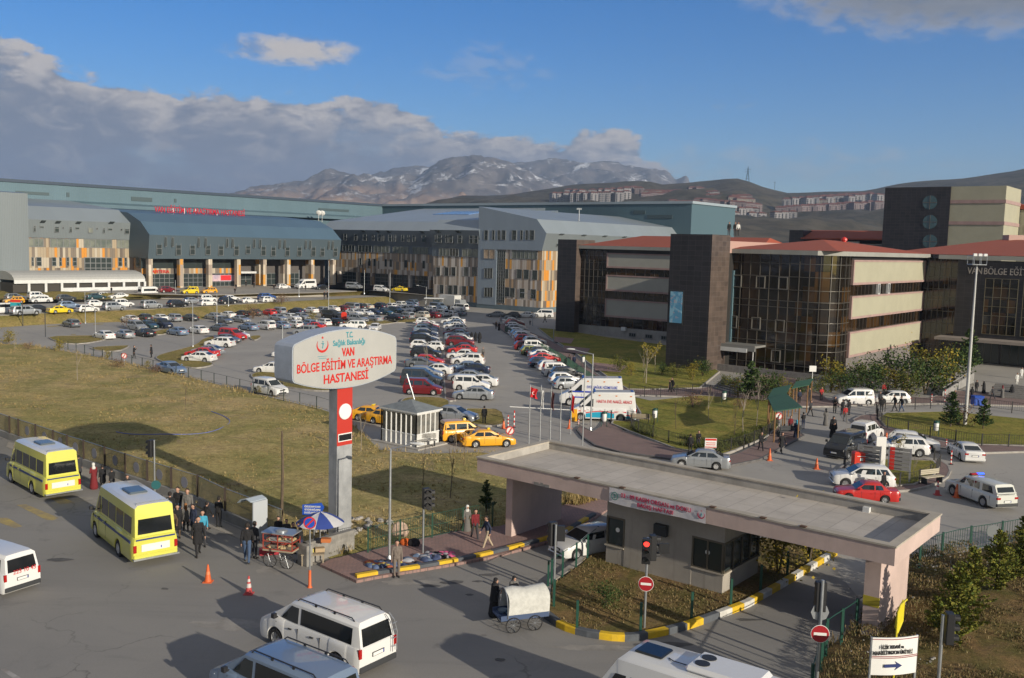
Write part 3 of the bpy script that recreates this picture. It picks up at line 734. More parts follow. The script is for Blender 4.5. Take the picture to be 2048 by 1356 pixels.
# -- white tent restaurant along the wing
FT=Fac(FE.P(0,4.0,0),UV,NN)
B=empty('tent_pavilion',tuple(FT.P(-12,-1,Z2)),0,'long white vaulted tent pavilion with dark openings beside the cafeteria','pavilion')
sl=FT.at(58,560)[0]-3;sr=FT.at(290,560)[0]
arc=[(0,4.5+Z2-2.0)]+[(-5.5+5.5*math.cos(t),4.4+Z2-2+1.9*math.sin(t)) for t in [math.pi*k/10 for k in range(1,10)]]+[(-11,4.5+Z2-2.0)]
mb=MB();FT.prof(mb,sl,sr,arc);part(mb,'vault',mat('tent_fabric',(.38,.38,.365),.7,var=.1),B)
mb=MB();FT.box(mb,sl,sr,-.15,.1,4.4,5.1);part(mb,'fascia',white_metal,B)
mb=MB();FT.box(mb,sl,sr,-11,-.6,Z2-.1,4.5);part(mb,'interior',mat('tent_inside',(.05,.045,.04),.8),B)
xs_=[58,92,124,156,187,218,248,278,290]
for i,x in enumerate(xs_):
 s=FT.at(x,570)[0];mb=MB();FT.box(mb,s-.25,s+.25,-.3,.05,Z2-.1,4.5);part(mb,'post',white_metal,B)
for i in range(2,len(xs_)-1):
 a=FT.at(xs_[i],570)[0];b=FT.at(xs_[i+1],570)[0];mb=MB();FT.box(mb,a,b,-.2,.03,Z2-.1,Z2+.75);part(mb,'panel',white_metal,B)
# -- high hall: long wall along U, then the arm along -V
HK=Fac(Pe+VV*38.7,UV,NN)
sA=HK.at(-60,380)[0];sB=HK.at(765,410)[0];HTOP=27.3
B=empty('great_hall',tuple(HK.P(30,0,Z2)),0,'long teal metal hall rising behind the hospital wings with a dark roof edge','building')
mb=MB();HK.box(mb,sA,sB,-40,0,Z2-.1,HTOP);part(mb,'wall',M_teal,B)
mb=MB();HK.box(mb,sA,sB+.3,-40.3,.35,HTOP,HTOP+.75);part(mb,'roof_edge',M_trimd,B)
mb=MB();HK.prof(mb,sA,sB-10,[(0,22.0),(0,23.5),(2,22.9),(2,22.0)]);part(mb,'ledge',M_teal,B)
for a,b,c,d in ((110,148,350,182),(474,160,494,192),(936,190,1085,228),(1243,205,1258,232)):
 p0,p1=zc(a,b),zc(c,d);s0_,za=HK.at(*p0);s1_,zb=HK.at(*p1);mb=MB();HK.box(mb,s0_,s1_,0,.15,zb,za);part(mb,'louvre',mat('dark_louvre',(.06,.09,.10),.5),B)
s0_,za=HK.at(637,416);s1_,zb=HK.at(697,424);mb=MB();HK.box(mb,s0_,s1_,0,.15,zb,za);part(mb,'louvre',MATS['dark_louvre'],B)
Pc=HK.P(sB,0,0)                                     # inner corner
HV=Fac(Pc,-VV,-UV)
sC=HV.at(1384,405)[0]
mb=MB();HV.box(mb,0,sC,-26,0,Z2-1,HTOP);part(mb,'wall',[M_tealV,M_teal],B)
mb=MB();HV.box(mb,-.2,sC+.4,-26.3,.35,HTOP,HTOP+.7);part(mb,'roof_edge',mat('pale_roof_edge',(.30,.36,.40),.5),B)
for a,b,c,d in ((1267,421,1291,428),(1295,430,1345,437)):
 s0_,za=HV.at(a,b);s1_,zb=HV.at(c,d);mb=MB();HV.box(mb,s0_,s1_,0,.15,zb,za);part(mb,'louvre',MATS['dark_louvre'],B)
# -- dark wing along V (680..957): set back part, then front part
P2=G(957,615,0);P2.z=0
WB=Fac(P2,VV,-UV)                                   # front part, s grows to the left / away
P2a=AT(864,257,0);WA=Fac(P2a,VV,-UV)
B=empty('hospital_wing',tuple(WA.P(18,0,Z2)),0,'long shaded hospital wing with brown board cladding and tilted windows under a pale roof','building')
LA=WA.at(682,560)[0];LB=WB.at(866,590)[0]
mb=MB();WA.box(mb,-6,LA+6,-20,0,5.9,11.8);part(mb,'board_wall',M_brV,B)
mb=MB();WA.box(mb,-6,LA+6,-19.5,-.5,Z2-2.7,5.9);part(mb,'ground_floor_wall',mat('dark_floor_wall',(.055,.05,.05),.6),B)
mb=MB();WA.prof(mb,-6,LA+8,[(.1,11.8),(.1,13.9),(1.1,18.2),(-2.4,20.8),(-44,26.6),(-44,11.8)]);o=part(mb,'metal_upper_wall',[mat('dark_blue_cladding',(.105,.13,.155),.5),M_roofV],B)
for p_ in o.data.polygons:
 if p_.normal.z>.15:p_.material_index=1
z2_=lambda x,y:(480+x/3.569,340+y/3.569)
for (a,c) in ((737,820),(850,940),(960,1065),(1095,1205),(1235,1345)):
 p0,p1=z2_(c,552),z2_(a,592);s0_=WA.at(*p0)[0];s1_=WA.at(*p1)[0];win(WA,B,s0_,s1_,11.95,13.7,n=.12,nx=4,gm=GLSL if a>900 else GLS,name='ribbon_window',fw=.13)
for (a,c) in ((855,868),(915,932),(955,968),(1035,1048),(1070,1085),(1175,1195),(1228,1240),(1305,1320)):
 s0_=WA.at(*z2_(c,680))[0];s1_=WA.at(*z2_(a,680))[0];win(WA,B,s0_,s1_,8.0,10.0,n=.02,fw=.08)
for (a,c) in ((725,830),(855,935),(960,1065),(1090,1150),(1165,1205),(1230,1345)):
 s0_=WA.at(*z2_(c,790))[0];s1_=WA.at(*z2_(a,790))[0];win(WA,B,s0_,s1_,Z2+.1,5.7,n=-.45,nx=3,nz=3,fw=.1,name='shop_window')
for x in (712,845,945,1075,1215,1360):
 s=WA.at(*z2_(x,790))[0];mb=MB();WA.box(mb,s-.5,s+.5,-.4,.5,Z2-.2,5.9);part(mb,'column',M_brV,B)
for (x,w) in ((765,1.1),(840,1.1),(905,1.3),(965,.7),(1010,1.2),(1035,.6),(1085,1.2),(1120,.6),(1175,.9),(1215,.6),(1255,.9),(1325,1.2)):
 s=WA.at(*z2_(x,470))[0];win(WA,B,s-w/2,s+w/2,15.2,17.3,n=.75,fw=.1,nz=2,awn=w>1.15,name='slot_window')
for a,c in ((985,1250),(1380,1720)):           # roof lights
 q=[]
 for n_,z_ in ((-22,23.53),(-30,24.65)):
  for x in (a,c):q.append((z2_(x,312)[0],n_,z_))
 sA_=WA.at(z2_(a,312)[0],425)[0]*.98;sC_=WA.at(z2_(c,312)[0],425)[0]*.98
 mb=MB();WA.prof(mb,sC_,sA_,[(-22,23.55),(-22,23.7),(-31,24.95),(-31,24.8)]);part(mb,'rooflight',mat('rooflight_glass_sky_blue',(.16,.27,.50),.15,spec=.7),B)  # blue of the reflected sky put into the rooflight colour
B=empty('hospital_wing',tuple(WB.P(8,0,0)),0,'shaded board clad hospital wing standing over the far end of the car park','building')
mb=MB();WB.box(mb,0,LB,-18,0,1.1,11.8);part(mb,'board_wall',M_brV,B)
mb=MB();WB.box(mb,-.2,LB+14,-17.6,.06,-.3,1.1);part(mb,'plinth',M_base,B)
mb=MB();WB.prof(mb,-.5,LB+.5,[(.1,11.8),(.1,13.9),(1.1,18.2),(-2.4,20.8),(-30,24.2),(-30,11.8)]);o=part(mb,'metal_upper_wall',[MATS['dark_blue_cladding'],M_roofV],B)
for p_ in o.data.polygons:
 if p_.normal.z>.12:p_.material_index=1
for (a,c,g_) in ((1425,1495,GLSL),(1500,1560,GLS),(1590,1700,GLSL)):
 s0_=WB.at(*z2_(c,600))[0];s1_=WB.at(*z2_(a,600))[0];win(WB,B,s0_,s1_,12.0,13.75,n=.12,nx=3,gm=g_,name='ribbon_window',fw=.13)
for x,yy in ((1415,725),(1475,725),(1525,725),(1615,725),(1675,725),(1440,850),(1540,855),(1600,860),(1500,855),(1650,860)):
 s,z=WB.at(*z2_(x,yy));win(WB,B,s-.65,s+.65,z-1.0,z+1.0,n=.02,fw=.08)
for (x,w) in ((1415,.5),(1440,1.2),(1490,.6),(1520,1.1),(1585,1.2),(1665,1.0),(1700,1.1)):
 s=WB.at(*z2_(x,470))[0];win(WB,B,s-w/2,s+w/2,15.2,17.3,n=.75,fw=.1,nz=2,awn=w>1.15,name='slot_window')
# -- end block with the gable towards us (957..1120)
WC=Fac(P2-UV*.6,-VV,-UV)
sg1=WC.at(1082,560)[0];sge=WC.at(1093,466)[0];sgr=WC.at(1073.7,438)[0]
B=empty('hospital_block',tuple(WC.P(9,0,0)),0,'tall blue grey gable block of the hospital with slot windows and bright boards','building')
gz=lambda x,y:WC.at(x,y)[1]
gab=[(0,1.0),(0,23.8),(sgr,20.9),(sge,17.8),(sg1,13.9),(sg1,13.0),(9.6,13.0),(9.6,1.0)]
LU=78
mb=MB()
def gprof(pts,u0,u1):return mb.hull([WC.P(s,-u0,z) for s,z in pts],[WC.P(s,-u1,z) for s,z in pts])
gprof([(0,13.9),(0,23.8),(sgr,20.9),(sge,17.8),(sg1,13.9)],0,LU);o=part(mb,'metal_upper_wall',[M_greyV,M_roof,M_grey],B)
for p_ in o.data.polygons:
 if p_.normal.z>.25:p_.material_index=1
 elif p_.normal.dot(-UV)<.5:p_.material_index=2
s_l=WC.at(992,560)[0]
mb=MB();WC.box(mb,0,s_l,-12,-.02,.9,13.9);part(mb,'side_wall',M_greyV,B)
mb=MB();WC.box(mb,s_l,sg1-.1,-LU+1,-.3,1.1,13.9);o=part(mb,'board_wall',[M_brV,M_brU],B)
for p_ in o.data.polygons:
 if p_.normal.dot(NN)>.7:p_.material_index=1
mb=MB();WC.box(mb,-.2,sg1,-LU+1.2,-.1,-.3,1.1);part(mb,'plinth',M_base,B)
z3_=lambda x,y:(900+x/3.569,340+y/3.569)
for (a,c) in ((248,270),(304,318),(344,357),(372,396),(445,473),(505,518),(542,556),(572,600)):
 s0_,za=WC.at(*z3_(a,432));s1_,zb=WC.at(*z3_(c,498));win(WC,B,s0_,s1_,zb,za,n=.01,nz=2,fw=.07)
for yy0,yy1 in ((702,772),(840,905)):
 for (a,c) in ((248,262),(270,284),(288,303)):
  s0_,za=WC.at(*z3_(a,yy0));s1_,zb=WC.at(*z3_(c,yy1));win(WC,B,s0_,s1_,zb,za,n=.01,fw=.06)
s0_,za=WC.at(*z3_(245,568));s1_,zb=WC.at(*z3_(318,632));win(WC,B,s0_,s1_,zb,za,n=.01,fw=.15,nx=2,gm=mat('warm_curtain',(.45,.33,.22),.6,var=.4,vscale=.8),name='ribbon_window')
s0_,za=WC.at(*z3_(440,575));s1_,zb=WC.at(*z3_(615,636));win(WC,B,s0_,s1_,zb,za,n=-.28,fw=.1,nx=6,gm=GLSL,name='ribbon_window')
s0_,za=WC.at(*z3_(332,575));s1_,zb=WC.at(*z3_(382,950));win(WC,B,s0_,s1_,zb,za,n=-.28,fw=.07,nx=4,nz=16,gm=GLS,name='stair_glazing')
for (a,yy) in ((395,720),(490,722),(540,725),(600,730),(400,850),(440,855),(510,860),(590,865)):
 s,z=WC.at(*z3_(a,yy+20));win(WC,B,s-.7,s+.7,z-1,z+1,n=-.28,fw=.07)
WL=Fac(WC.P(sg1-.1,-.3,0),UV,NN)
for i in range(16):
 s=4.5+i*4.4;win(WL,B,s,s+1.3,15.0,17.0,n=.55,fw=.1,awn=i % 2==0,name='slot_window',nz=2)
mb=MB();mb.tube([WL.P(18,-3,17.5),WL.P(18,-3,24.2)],.12,6);mb.box(-.6,.6,-.1,.1,0,.4,0,Matrix.Translation(WL.P(18,-3,23.8)))
o=part(mb,'roof_mast',galv,B)
# satellite dishes on the roof
for k,x in enumerate((620,627)):
 P_=HK.P(HK.at(x,428)[0]-3,8,22.2+.0)
 mb=MB();mb.lathe([(0,0),(.5,.06),(.85,.22),(.9,.26),(.5,.1),(0,.04)],12,0,Matrix.Translation(P_+Z*1.2) @ Matrix.Rotation(math.radians(-65),4,'X'));mb.tube([P_-Z*1.5,P_+Z*1.2],.06,6)
 tag(mb.build('satellite_dish',white_paint),('white satellite dish on the hall roof above the entrance, left one','white satellite dish on the hall roof above the entrance, right one')[k],'dish','satellite dishes on the hall roof')
# ================================================================ dark stone hospital on the right
def stone_mat(name,c1,c2,d,w=.9,h=.6,mort=.02,rough=.35,jc=(.10,.09,.085)):
 m=bpy.data.materials.new(name);m.use_nodes=True;g=N(m.node_tree);b=m.node_tree.nodes['Principled BSDF']
 t=g.n('ShaderNodeTexCoord').outputs['Object']
 dp=g.n('ShaderNodeVectorMath',operation='DOT_PRODUCT');g.l(t,dp.inputs[0]);dp.inputs[1].default_value=d
 sp=g.n('ShaderNodeSeparateXYZ');g.l(t,sp.inputs[0])
 k=g.m('DIVIDE',dp.outputs['Value'],w);r=g.m('DIVIDE',sp.outputs[2],h)
 wn=g.n('ShaderNodeTexWhiteNoise',noise_dimensions='3D');g.l(g.xyz(g.m('FLOOR',k),g.m('FLOOR',r),0.0),wn.inputs['Vector'])
 c=g.mix(wn.outputs['Value'],c1,c2)
 c=g.mix(g.m('MULTIPLY',g.ss(g.noise(t,.5,6,.7),.4,.7),.45),c,tuple(x*1.5 for x in c2))
 j=g.m('MAXIMUM',g.ss(g.m('ABSOLUTE',g.m('SUBTRACT',g.m('FRACT',k),.5)),.5-mort,.5),g.ss(g.m('ABSOLUTE',g.m('SUBTRACT',g.m('FRACT',r),.5)),.5-mort*1.6,.5))
 c=g.mix(g.m('MULTIPLY',j,.8),c,jc)
 g.l(c,b.inputs['Base Color']);b.inputs['Roughness'].default_value=rough
 return m
S_V=stone_mat('stone_shade_side',(.015,.0145,.017),(.027,.024,.027),tuple(VV),1.0,.62)  # near-black copy of the stone: shade of these faces put into its colour
S_U=stone_mat('stone_sun_side',(.058,.043,.037),(.095,.070,.058),tuple(UV),1.0,.62,rough=.5,jc=(.17,.15,.13))  # browner copy of the same stone: sunlight on these faces put into its colour
M_cream=mat('cream_panel',(.37,.355,.262),.75,var=.06,vscale=.4,streak=.12)
M_pinkt=mat('pink_trim',(.36,.245,.225),.75,var=.12,vscale=.8)
M_redroof=corrugated('red_metal_roof',(.34,.075,.038),tuple(UV),.5,.85,0.0);M_redroofV=corrugated('red_metal_roof_side',(.32,.08,.045),tuple(VV),.5,.85,0.0)
M_fasc=mat('grey_eaves_fascia',(.30,.30,.275),.6,var=.1,vscale=.5)
def amber():
 m=bpy.data.materials.new('tinted_amber_glass');m.use_nodes=True;g=N(m.node_tree);b=m.node_tree.nodes['Principled BSDF']
 t=g.n('ShaderNodeTexCoord').outputs['Object']
 wn=g.n('ShaderNodeTexWhiteNoise',noise_dimensions='3D');sc_=g.n('ShaderNodeVectorMath',operation='SCALE');g.l(t,sc_.inputs[0]);sc_.inputs['Scale'].default_value=.55
 fl=g.n('ShaderNodeVectorMath',operation='FLOOR');g.l(sc_.outputs[0],fl.inputs[0]);g.l(fl.outputs[0],wn.inputs['Vector'])
 c=g.mix(g.ss(wn.outputs['Value'],.55,1.0),(.012,.009,.006),(.060,.030,.008))
 g.l(c,b.inputs['Base Color']);b.inputs['Roughness'].default_value=.07;b.inputs['Specular IOR Level'].default_value=.75
 bn=g.n('ShaderNodeBump');bn.inputs['Strength'].default_value=.12;bn.inputs['Distance'].default_value=.2
 g.l(g.noise(t,.35,2,.5),bn.inputs['Height']);g.l(bn.outputs[0],b.inputs['Normal'])
 return m
M_amber=amber();M_mull=mat('aluminium_mullion',(.115,.105,.09),.45,.3)
Q=G(1657,757,0);Q.z=0                                  # front corner
EA=14.7
B3=empty('old_hospital_building',tuple(Q+Z*.0),0,'dark stone and amber glass hospital with cream panel bands and red metal roofs','building')
FL=Fac(Q,VV,-UV)      # glass front, s to the left
FR=Fac(Q,UV,NN)       # lit front, s to the right
R_=3.2
Lg=FL.at(1456,620)[0]+1.0
# glass front incl. rounded corner
def corner_pts(off=0.0,n=6):
 c=Q+VV*R_+UV*R_
 return [c + (-UV*math.cos(a)+NN*math.sin(a))*(R_+off) for a in [math.pi/2*k/n for k in range(n+1)]]
cp=corner_pts()
xr=FR.at(1698,620)[0]
loop=[Q+VV*Lg]+cp+[Q+UV*xr,Q+UV*xr+VV*8,Q+VV*Lg+UV*8]
mb=MB();mb.prism([(p.x,p.y) for p in loop],.0,EA,0);part(mb,'curtain_wall',M_amber,B3)
outl=[Q+VV*Lg]+corner_pts(.05)+[Q+UV*xr]
cum=[0]
for i in range(1,len(outl)):cum.append(cum[-1]+(outl[i]-outl[i-1]).length)
def along(t):
 for i in range(1,len(outl)):
  if t <= cum[i]+1e-6:
   k=(t-cum[i-1])/(cum[i]-cum[i-1]);return outl[i-1].lerp(outl[i],k),(outl[i]-outl[i-1]).normalized()
 return outl[-1],(outl[-1]-outl[-2]).normalized()
zrows=[1.1,3.0,3.9,5.1,6.5,8.2,9.0,10.4,12.0,13.6]
mb=MB()
for z in zrows:
 for i in range(len(outl)-1):
  a,b=outl[i],outl[i+1];d=(b-a).normalized();n_=Vector((d.y,-d.x,0))
  if n_.dot(-UV+NN)<0:n_=-n_
  mb.hull([a+Z*(z-.035)-n_*.02,a+Z*(z-.035)+n_*.06,a+Z*(z+.035)+n_*.06,a+Z*(z+.035)-n_*.02],[b+Z*(z-.035)-n_*.02,b+Z*(z-.035)+n_*.06,b+Z*(z+.035)+n_*.06,b+Z*(z+.035)-n_*.02])
t=0
while t<cum[-1]:
 p,d=along(t);n_=Vector((d.y,-d.x,0));n_=n_ if n_.dot(-UV+NN)>0 else -n_
 w=.035
 mb.hull([p-d*w-n_*.02,p+d*w-n_*.02,p+d*w+n_*.08,p-d*w+n_*.08],[q+Z*EA for q in (p-d*w-n_*.02,p+d*w-n_*.02,p+d*w+n_*.08,p-d*w+n_*.08)])
 t+=1.28
part(mb,'mullion_grid',M_mull,B3)
# opened sashes
for x,z in ((1473,10.4),(1520,10.4),(1565,10.4),(1468,5.2),(1515,5.2),(1563,5.1),(1558,1.3)):
 s=FL.at(x,600)[0];mb=MB()
 for (a,b,c,d) in ((0,1.2,0,.09),(0,1.2,1.45,1.54),(0,.09,.09,1.45),(1.11,1.2,.09,1.45)):FL.box(mb,s-.6+a,s-.6+b,.02,.2,z+c,z+d)
 part(mb,'sash',mat('pale_sash',(.20,.19,.17),.4,.3),B3)
# lit wing: cream bands, window strips
LR=FR.at(1843,600)[0]
mb=MB();FR.box(mb,xr,LR,-12,-.15,0,EA);part(mb,'core_wall',mat('dark_core',(.03,.028,.026),.5),B3)
mb=MB();FR.box(mb,xr,LR+.1,-11.9,-.05,0,2.0);part(mb,'plinth',mat('plinth_grey',(.17,.155,.15),.85,var=.2,vscale=.5,streak=.3),B3)
for z0,z1 in ((2.1,5.3),(6.9,9.75),(11.15,14.25)):
 mb=MB();FR.box(mb,xr+.3,LR-.35,-.1,.22,z0+.28,z1-.22);part(mb,'cream_band',M_cream,B3)
 mb=MB()
 for (a,b,c,d) in ((xr,LR,z0,z0+.28),(xr,LR,z1-.22,z1),(xr,xr+.3,z0+.28,z1-.22),(LR-.35,LR,z0+.28,z1-.22)):FR.box(mb,a,b,-.1,.3,c,d)
 part(mb,'pink_frame',M_pinkt,B3)
for z0,z1 in ((5.3,6.9),(9.75,11.15)):
 n=22
 win(FR,B3,xr+.05,LR-.4,z0+.06,z1-.06,n=-.1,nx=n,name='window_strip',gm=M_amber,fm=mat('dark_frame',(.09,.075,.065),.4),fw=.05)
for x in (1752,1772):
 s,z=FR.at(x,573);mb=MB()
 for (a,b,c,d) in ((0,.9,0,.1),(0,.9,1.3,1.4),(0,.1,.1,1.3),(.8,.9,.1,1.3)):FR.box(mb,s+a,s+b,0,.3,9.78+c,9.78+d)
 part(mb,'sash',white_metal,B3)
# recess at the inner end, entrance hall further right
FI=Fac(Q+UV*LR,-VV,-UV)     # faces us, s to the right/near
LI=FI.at(1910,600)[0]
mb=MB();FI.box(mb,-2,LI+.5,-8,-.0,0,EA);part(mb,'recess_glazing',M_amber,B3)
mb=MB()
for z in (2,3.6,5.2,7,8.6,10.2,12,13.4):FI.box(mb,.1,LI,0,.06,z-.03,z+.03)
for i in range(1,6):FI.box(mb,LI*i/6-.03,LI*i/6+.03,.0,.08,.1,EA-.1)
part(mb,'mullion_grid',M_mull,B3)
for x,z in ((1878,10.2),(1890,5.2)):
 s=FI.at(x,560)[0];mb=MB()
 for (a,b,c,d) in ((0,1.4,0,.07),(0,1.4,1.7,1.77),(0,.07,.07,1.7),(1.33,1.4,.07,1.7)):FI.box(mb,s+a,s+b,0,.15,z+c,z+d)
 part(mb,'sash',M_mull,B3)
FE2=Fac(Q+UV*(LR-1.2),-VV,-UV)
sE=FE2.at(1911,600)[0]
mb=MB();FE2.box(mb,sE,sE+45,-14,0,0,14.5);part(mb,'entrance_hall_wall',S_V,B3)
for (x0,x1) in ((1966,2031),(2043,2110)):
 s0=FE2.at(x0,640)[0];s1=FE2.at(x1,640)[0]
 win(FE2,B3,s0,s1,4.2,12.0,n=.02,nx=4,nz=6,gm=M_amber,fm=mat('olive_frame',(.16,.14,.09),.5),fw=.05,name='tall_window')
for (x0,x1) in ((1958,2002),(2008,2060)):
 s0=FE2.at(x0,640)[0];s1=FE2.at(x1,640)[0]
 win(FE2,B3,s0,s1,.2,2.9,n=.02,nx=3,nz=1,gm=GLS,fm=M_mull,fw=.06,name='entrance_door')
mb=MB();FE2.box(mb,sE-1.6,sE+45,.02,3.6,3.15,3.55);part(mb,'entrance_canopy',mat('canopy_concrete',(.27,.235,.21),.85,var=.15,vscale=.5),B3)
M_brass=mat('steel_letters',(.42,.38,.34),.35,.5)
s0,zz=FE2.at(1935,549);s1,_=FE2.at(1978,551)
sg=empty('wall_sign',tuple(FE2.P(s0,.1,zz)),TH-math.pi/2,'steel letters high on the dark stone wall of the entrance hall','sign')
for tx_,xx_ in (('VAN',1935),('BÖLGE',1967),('EĞİTİM',2019)):lettering(tx_,M_brass,FE2.P(FE2.at(xx_,550)[0],.1,13.0),-VV,Z,1.30,.06,.01,sg,'letters',align='LEFT',sx=.74)
# left wing in shade
P4=G(1330,683,.0);P4.z=0
FW=Fac(P4,VV,-UV)
sW1=FW.at(1122,600)[0];sb=FW.at(1212,600)[0];sbt=FW.at(1159,600)[0];s_in=-14
mb=MB();FW.box(mb,s_in,sW1-.5,-14,-.2,0,EA);part(mb,'core_wall',MATS['dark_core'],B3)
mb=MB();FW.box(mb,s_in,sbt,-13.8,0,-.1,1.6);part(mb,'plinth',mat('pale_plinth',(.30,.29,.27),.85,var=.2,vscale=.4,streak=.2),B3)
M_creamS=M_cream
for z0,z1 in ((3.3,6.35),(7.7,10.4),(11.6,14.1)):
 mb=MB();FW.box(mb,s_in,sb-.25,-.1,.2,z0+.3,z1-.2);part(mb,'cream_band',mat('cream_panel_shade_grey',(.37,.365,.32),.75,var=.06,vscale=.4),B3)  # cream bands greyed: shade on this wing put into their colour
 mb=MB()
 for (a,b,c,d) in ((s_in,sb,z0,z0+.3),(s_in,sb,z1-.2,z1),(sb-.25,sb,z0+.3,z1-.2)):FW.box(mb,a,b,-.1,.28,c,d)
 part(mb,'pink_frame',M_pinkt,B3)
for z0,z1 in ((1.6,3.3),(6.35,7.7),(10.4,11.6)):
 win(FW,B3,s_in,sb-.1,z0+.05,z1-.05,n=-.12,nx=14,name='window_strip',gm=M_amber,fm=MATS['dark_frame'],fw=.07)
mb=MB();FW.box(mb,sb,sbt,-3,-.02,1.5,EA-.3);part(mb,'curtain_wall',M_amber,B3)
mb=MB()
for z in [1.6+1.2*k for k in range(11)]:FW.box(mb,sb,sbt,-.02,.04,z-.025,z+.025)
k=(sbt-sb)/6
for i in range(1,6):FW.box(mb,sb+k*i-.025,sb+k*i+.025,-.02,.06,1.5,EA-.3)
part(mb,'mullion_grid',mat('dark_mullion',(.12,.11,.10),.4,.3),B3)
for x in (1265,1298,1330):
 s=FW.at(x,672)[0];win(FW,B3,s-.6,s+.6,.35,.85,n=.02,nx=3,fw=.06,name='cellar_window')
mb=MB();s=FW.at(1250,657)[0];FW.box(mb,s-.5,s+.4,.3,.7,1.2,1.8);part(mb,'air_conditioner',white_metal,B3,bevel=.05)
# small dark tower at the far end
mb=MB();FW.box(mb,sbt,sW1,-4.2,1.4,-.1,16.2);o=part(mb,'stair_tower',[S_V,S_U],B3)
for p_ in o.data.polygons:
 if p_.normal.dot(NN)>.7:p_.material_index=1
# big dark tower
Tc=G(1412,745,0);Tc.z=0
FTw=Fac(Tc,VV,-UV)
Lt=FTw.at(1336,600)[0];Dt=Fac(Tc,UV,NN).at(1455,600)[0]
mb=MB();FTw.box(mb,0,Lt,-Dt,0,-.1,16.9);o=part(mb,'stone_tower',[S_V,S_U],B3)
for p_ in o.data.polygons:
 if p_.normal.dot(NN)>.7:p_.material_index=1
mb=MB();FTw.box(mb,.4,Lt-.1,-30,-Dt,-.1,EA);part(mb,'link_wall',MATS['dark_core'],B3)
mb=MB();FTw.box(mb,.4,Lt-.1,-30,-Dt,EA,EA+1.5);part(mb,'roof_parapet',mat('link_pinkish_wall',(.42,.27,.23),.8),B3)
M_post=bpy.data.materials.new('blue_poster');M_post.use_nodes=True;g=N(M_post.node_tree);b=M_post.node_tree.nodes['Principled BSDF']
t=g.n('ShaderNodeTexCoord').outputs['Object']
c=g.mix(g.ss(g.noise(t,.7,4,.6,1.0),.5,.6),(.10,.30,.48),(.25,.48,.62));c=g.mix(g.m('MULTIPLY',g.ss(g.noise(t,1.1,3,.5,2.0),.58,.64),.6),c,(.55,.38,.40));g.l(c,b.inputs['Base Color']);b.inputs['Roughness'].default_value=.4
s0,za=FTw.at(1367,583);s1,zb=FTw.at(1339,646)
mb=MB();FTw.box(mb,s0-.1,s1+.1,.02,.12,zb-.1,za+.1,1);FTw.box(mb,s0+.05,s1-.05,.12,.16,zb+.1,za-.05,0)
o=mb.build('wall_poster',[M_post,dark_steel]);tag(o,'tall pale blue poster in a dark frame on the dark stone tower','poster')
# entrance porch between tower and glass
FP_=Fac(Q+VV*Lg,VV,-UV)
s0=FL.at(1436,690)[0];s1=FL.at(1532,690)[0]
mb=MB();FL.box(mb,s1,s0-1,.1,3.2,3.1,3.35);FL.box(mb,s1,s0-1,3.0,3.25,2.7,3.4);part(mb,'porch_roof',mat('porch_grey',(.22,.22,.21),.5),B3)
mb=MB();FL.box(mb,s1+1,s1+6.5,3.25,3.35,2.5,3.0);part(mb,'porch_sign',white_metal,B3)
mb=MB();mb.tube([FL.P(s1+.3,3,.0),FL.P(s1+.3,3,3.1)],.06,8);part(mb,'porch_post',white_metal,B3)
mb=MB();FL.box(mb,Lg-1.7,Lg-.5,.05,.3,3.2,12.5);part(mb,'glass_fin',mat('pale_blue_glass',(.12,.20,.24),.2),B3)
# roofs: fascia then hipped sheet roofs
def gutter(pts,z0,z1,name='fascia'):
 mb=MB();mb.prism([(p.x,p.y) for p in pts],z0,z1);part(mb,name,M_fasc,B3)
ov=.7
A0=Q-UV*ov+NN*ov;
g1=[Q+VV*Lg-UV*ov,Q+VV*(R_*.6)-UV*ov,Q+NN*ov+UV*(R_*.6),Q+UV*(LR+2)+NN*ov,Q+UV*(LR+2)+VV*24,Q+VV*Lg+UV*24]
gutter(g1,EA,EA+.55)
def roof(e,r,name='roof'):
 """eaves loop e (list of 4), ridge pair r"""
 mb=MB();mb.add([*e,*r],[(0,1,5,4),(1,2,5),(2,3,4,5),(3,0,4)]);o=part(mb,name,[M_redroof,M_redroofV],B3)
 for p_ in o.data.polygons:
  if abs(p_.normal.dot(UV))>abs(p_.normal.dot(VV)):p_.material_index=1
z_=EA+.56
E=[Q+VV*(Lg)-UV*.4+Z*z_,Q-UV*.4+NN*.4+Z*z_,Q+UV*(LR+1.5)+NN*.4+Z*z_,Q+UV*(LR+1.5)+VV*(Lg)+Z*z_]
roof(E,[Q+VV*(Lg*.5)+UV*(LR*.6)+Z*(z_+1.5),Q+VV*(Lg*.42)+UV*(LR*.32)+Z*(z_+1.5)][::-1][::-1])
E=[P4+VV*(sbt)-UV*.7+Z*z_,P4-VV*16-UV*.7+Z*z_,P4-VV*16+UV*15+Z*z_,P4+VV*(sbt)+UV*15+Z*z_]
gutter([P4+VV*(sbt)-UV*.8,P4-VV*16-UV*.8,P4-VV*16+UV*15,P4+VV*(sbt)+UV*15],EA,EA+.55)
roof(E,[P4+VV*(sbt-8)+UV*7+Z*(z_+1.9),P4-VV*14+UV*7+Z*(z_+1.9)])
E=[Q+UV*(LR+.5)+VV*6+Z*z_,Q+UV*(LR+.5)+NN*50+Z*z_,Q+UV*(LR+34)+NN*50+Z*z_,Q+UV*(LR+34)+VV*6+Z*z_]
gutter([Q+UV*(LR-1.9)-VV*2.5,Q+UV*(LR-1.9)+NN*50,Q+UV*(LR+34)+NN*50,Q+UV*(LR+34)+VV*6],EA-.1,EA+.5)
roof(E,[Q+UV*(LR+19)+NN*6+Z*(z_+2.6),Q+UV*(LR+19)+NN*40+Z*(z_+2.6)])
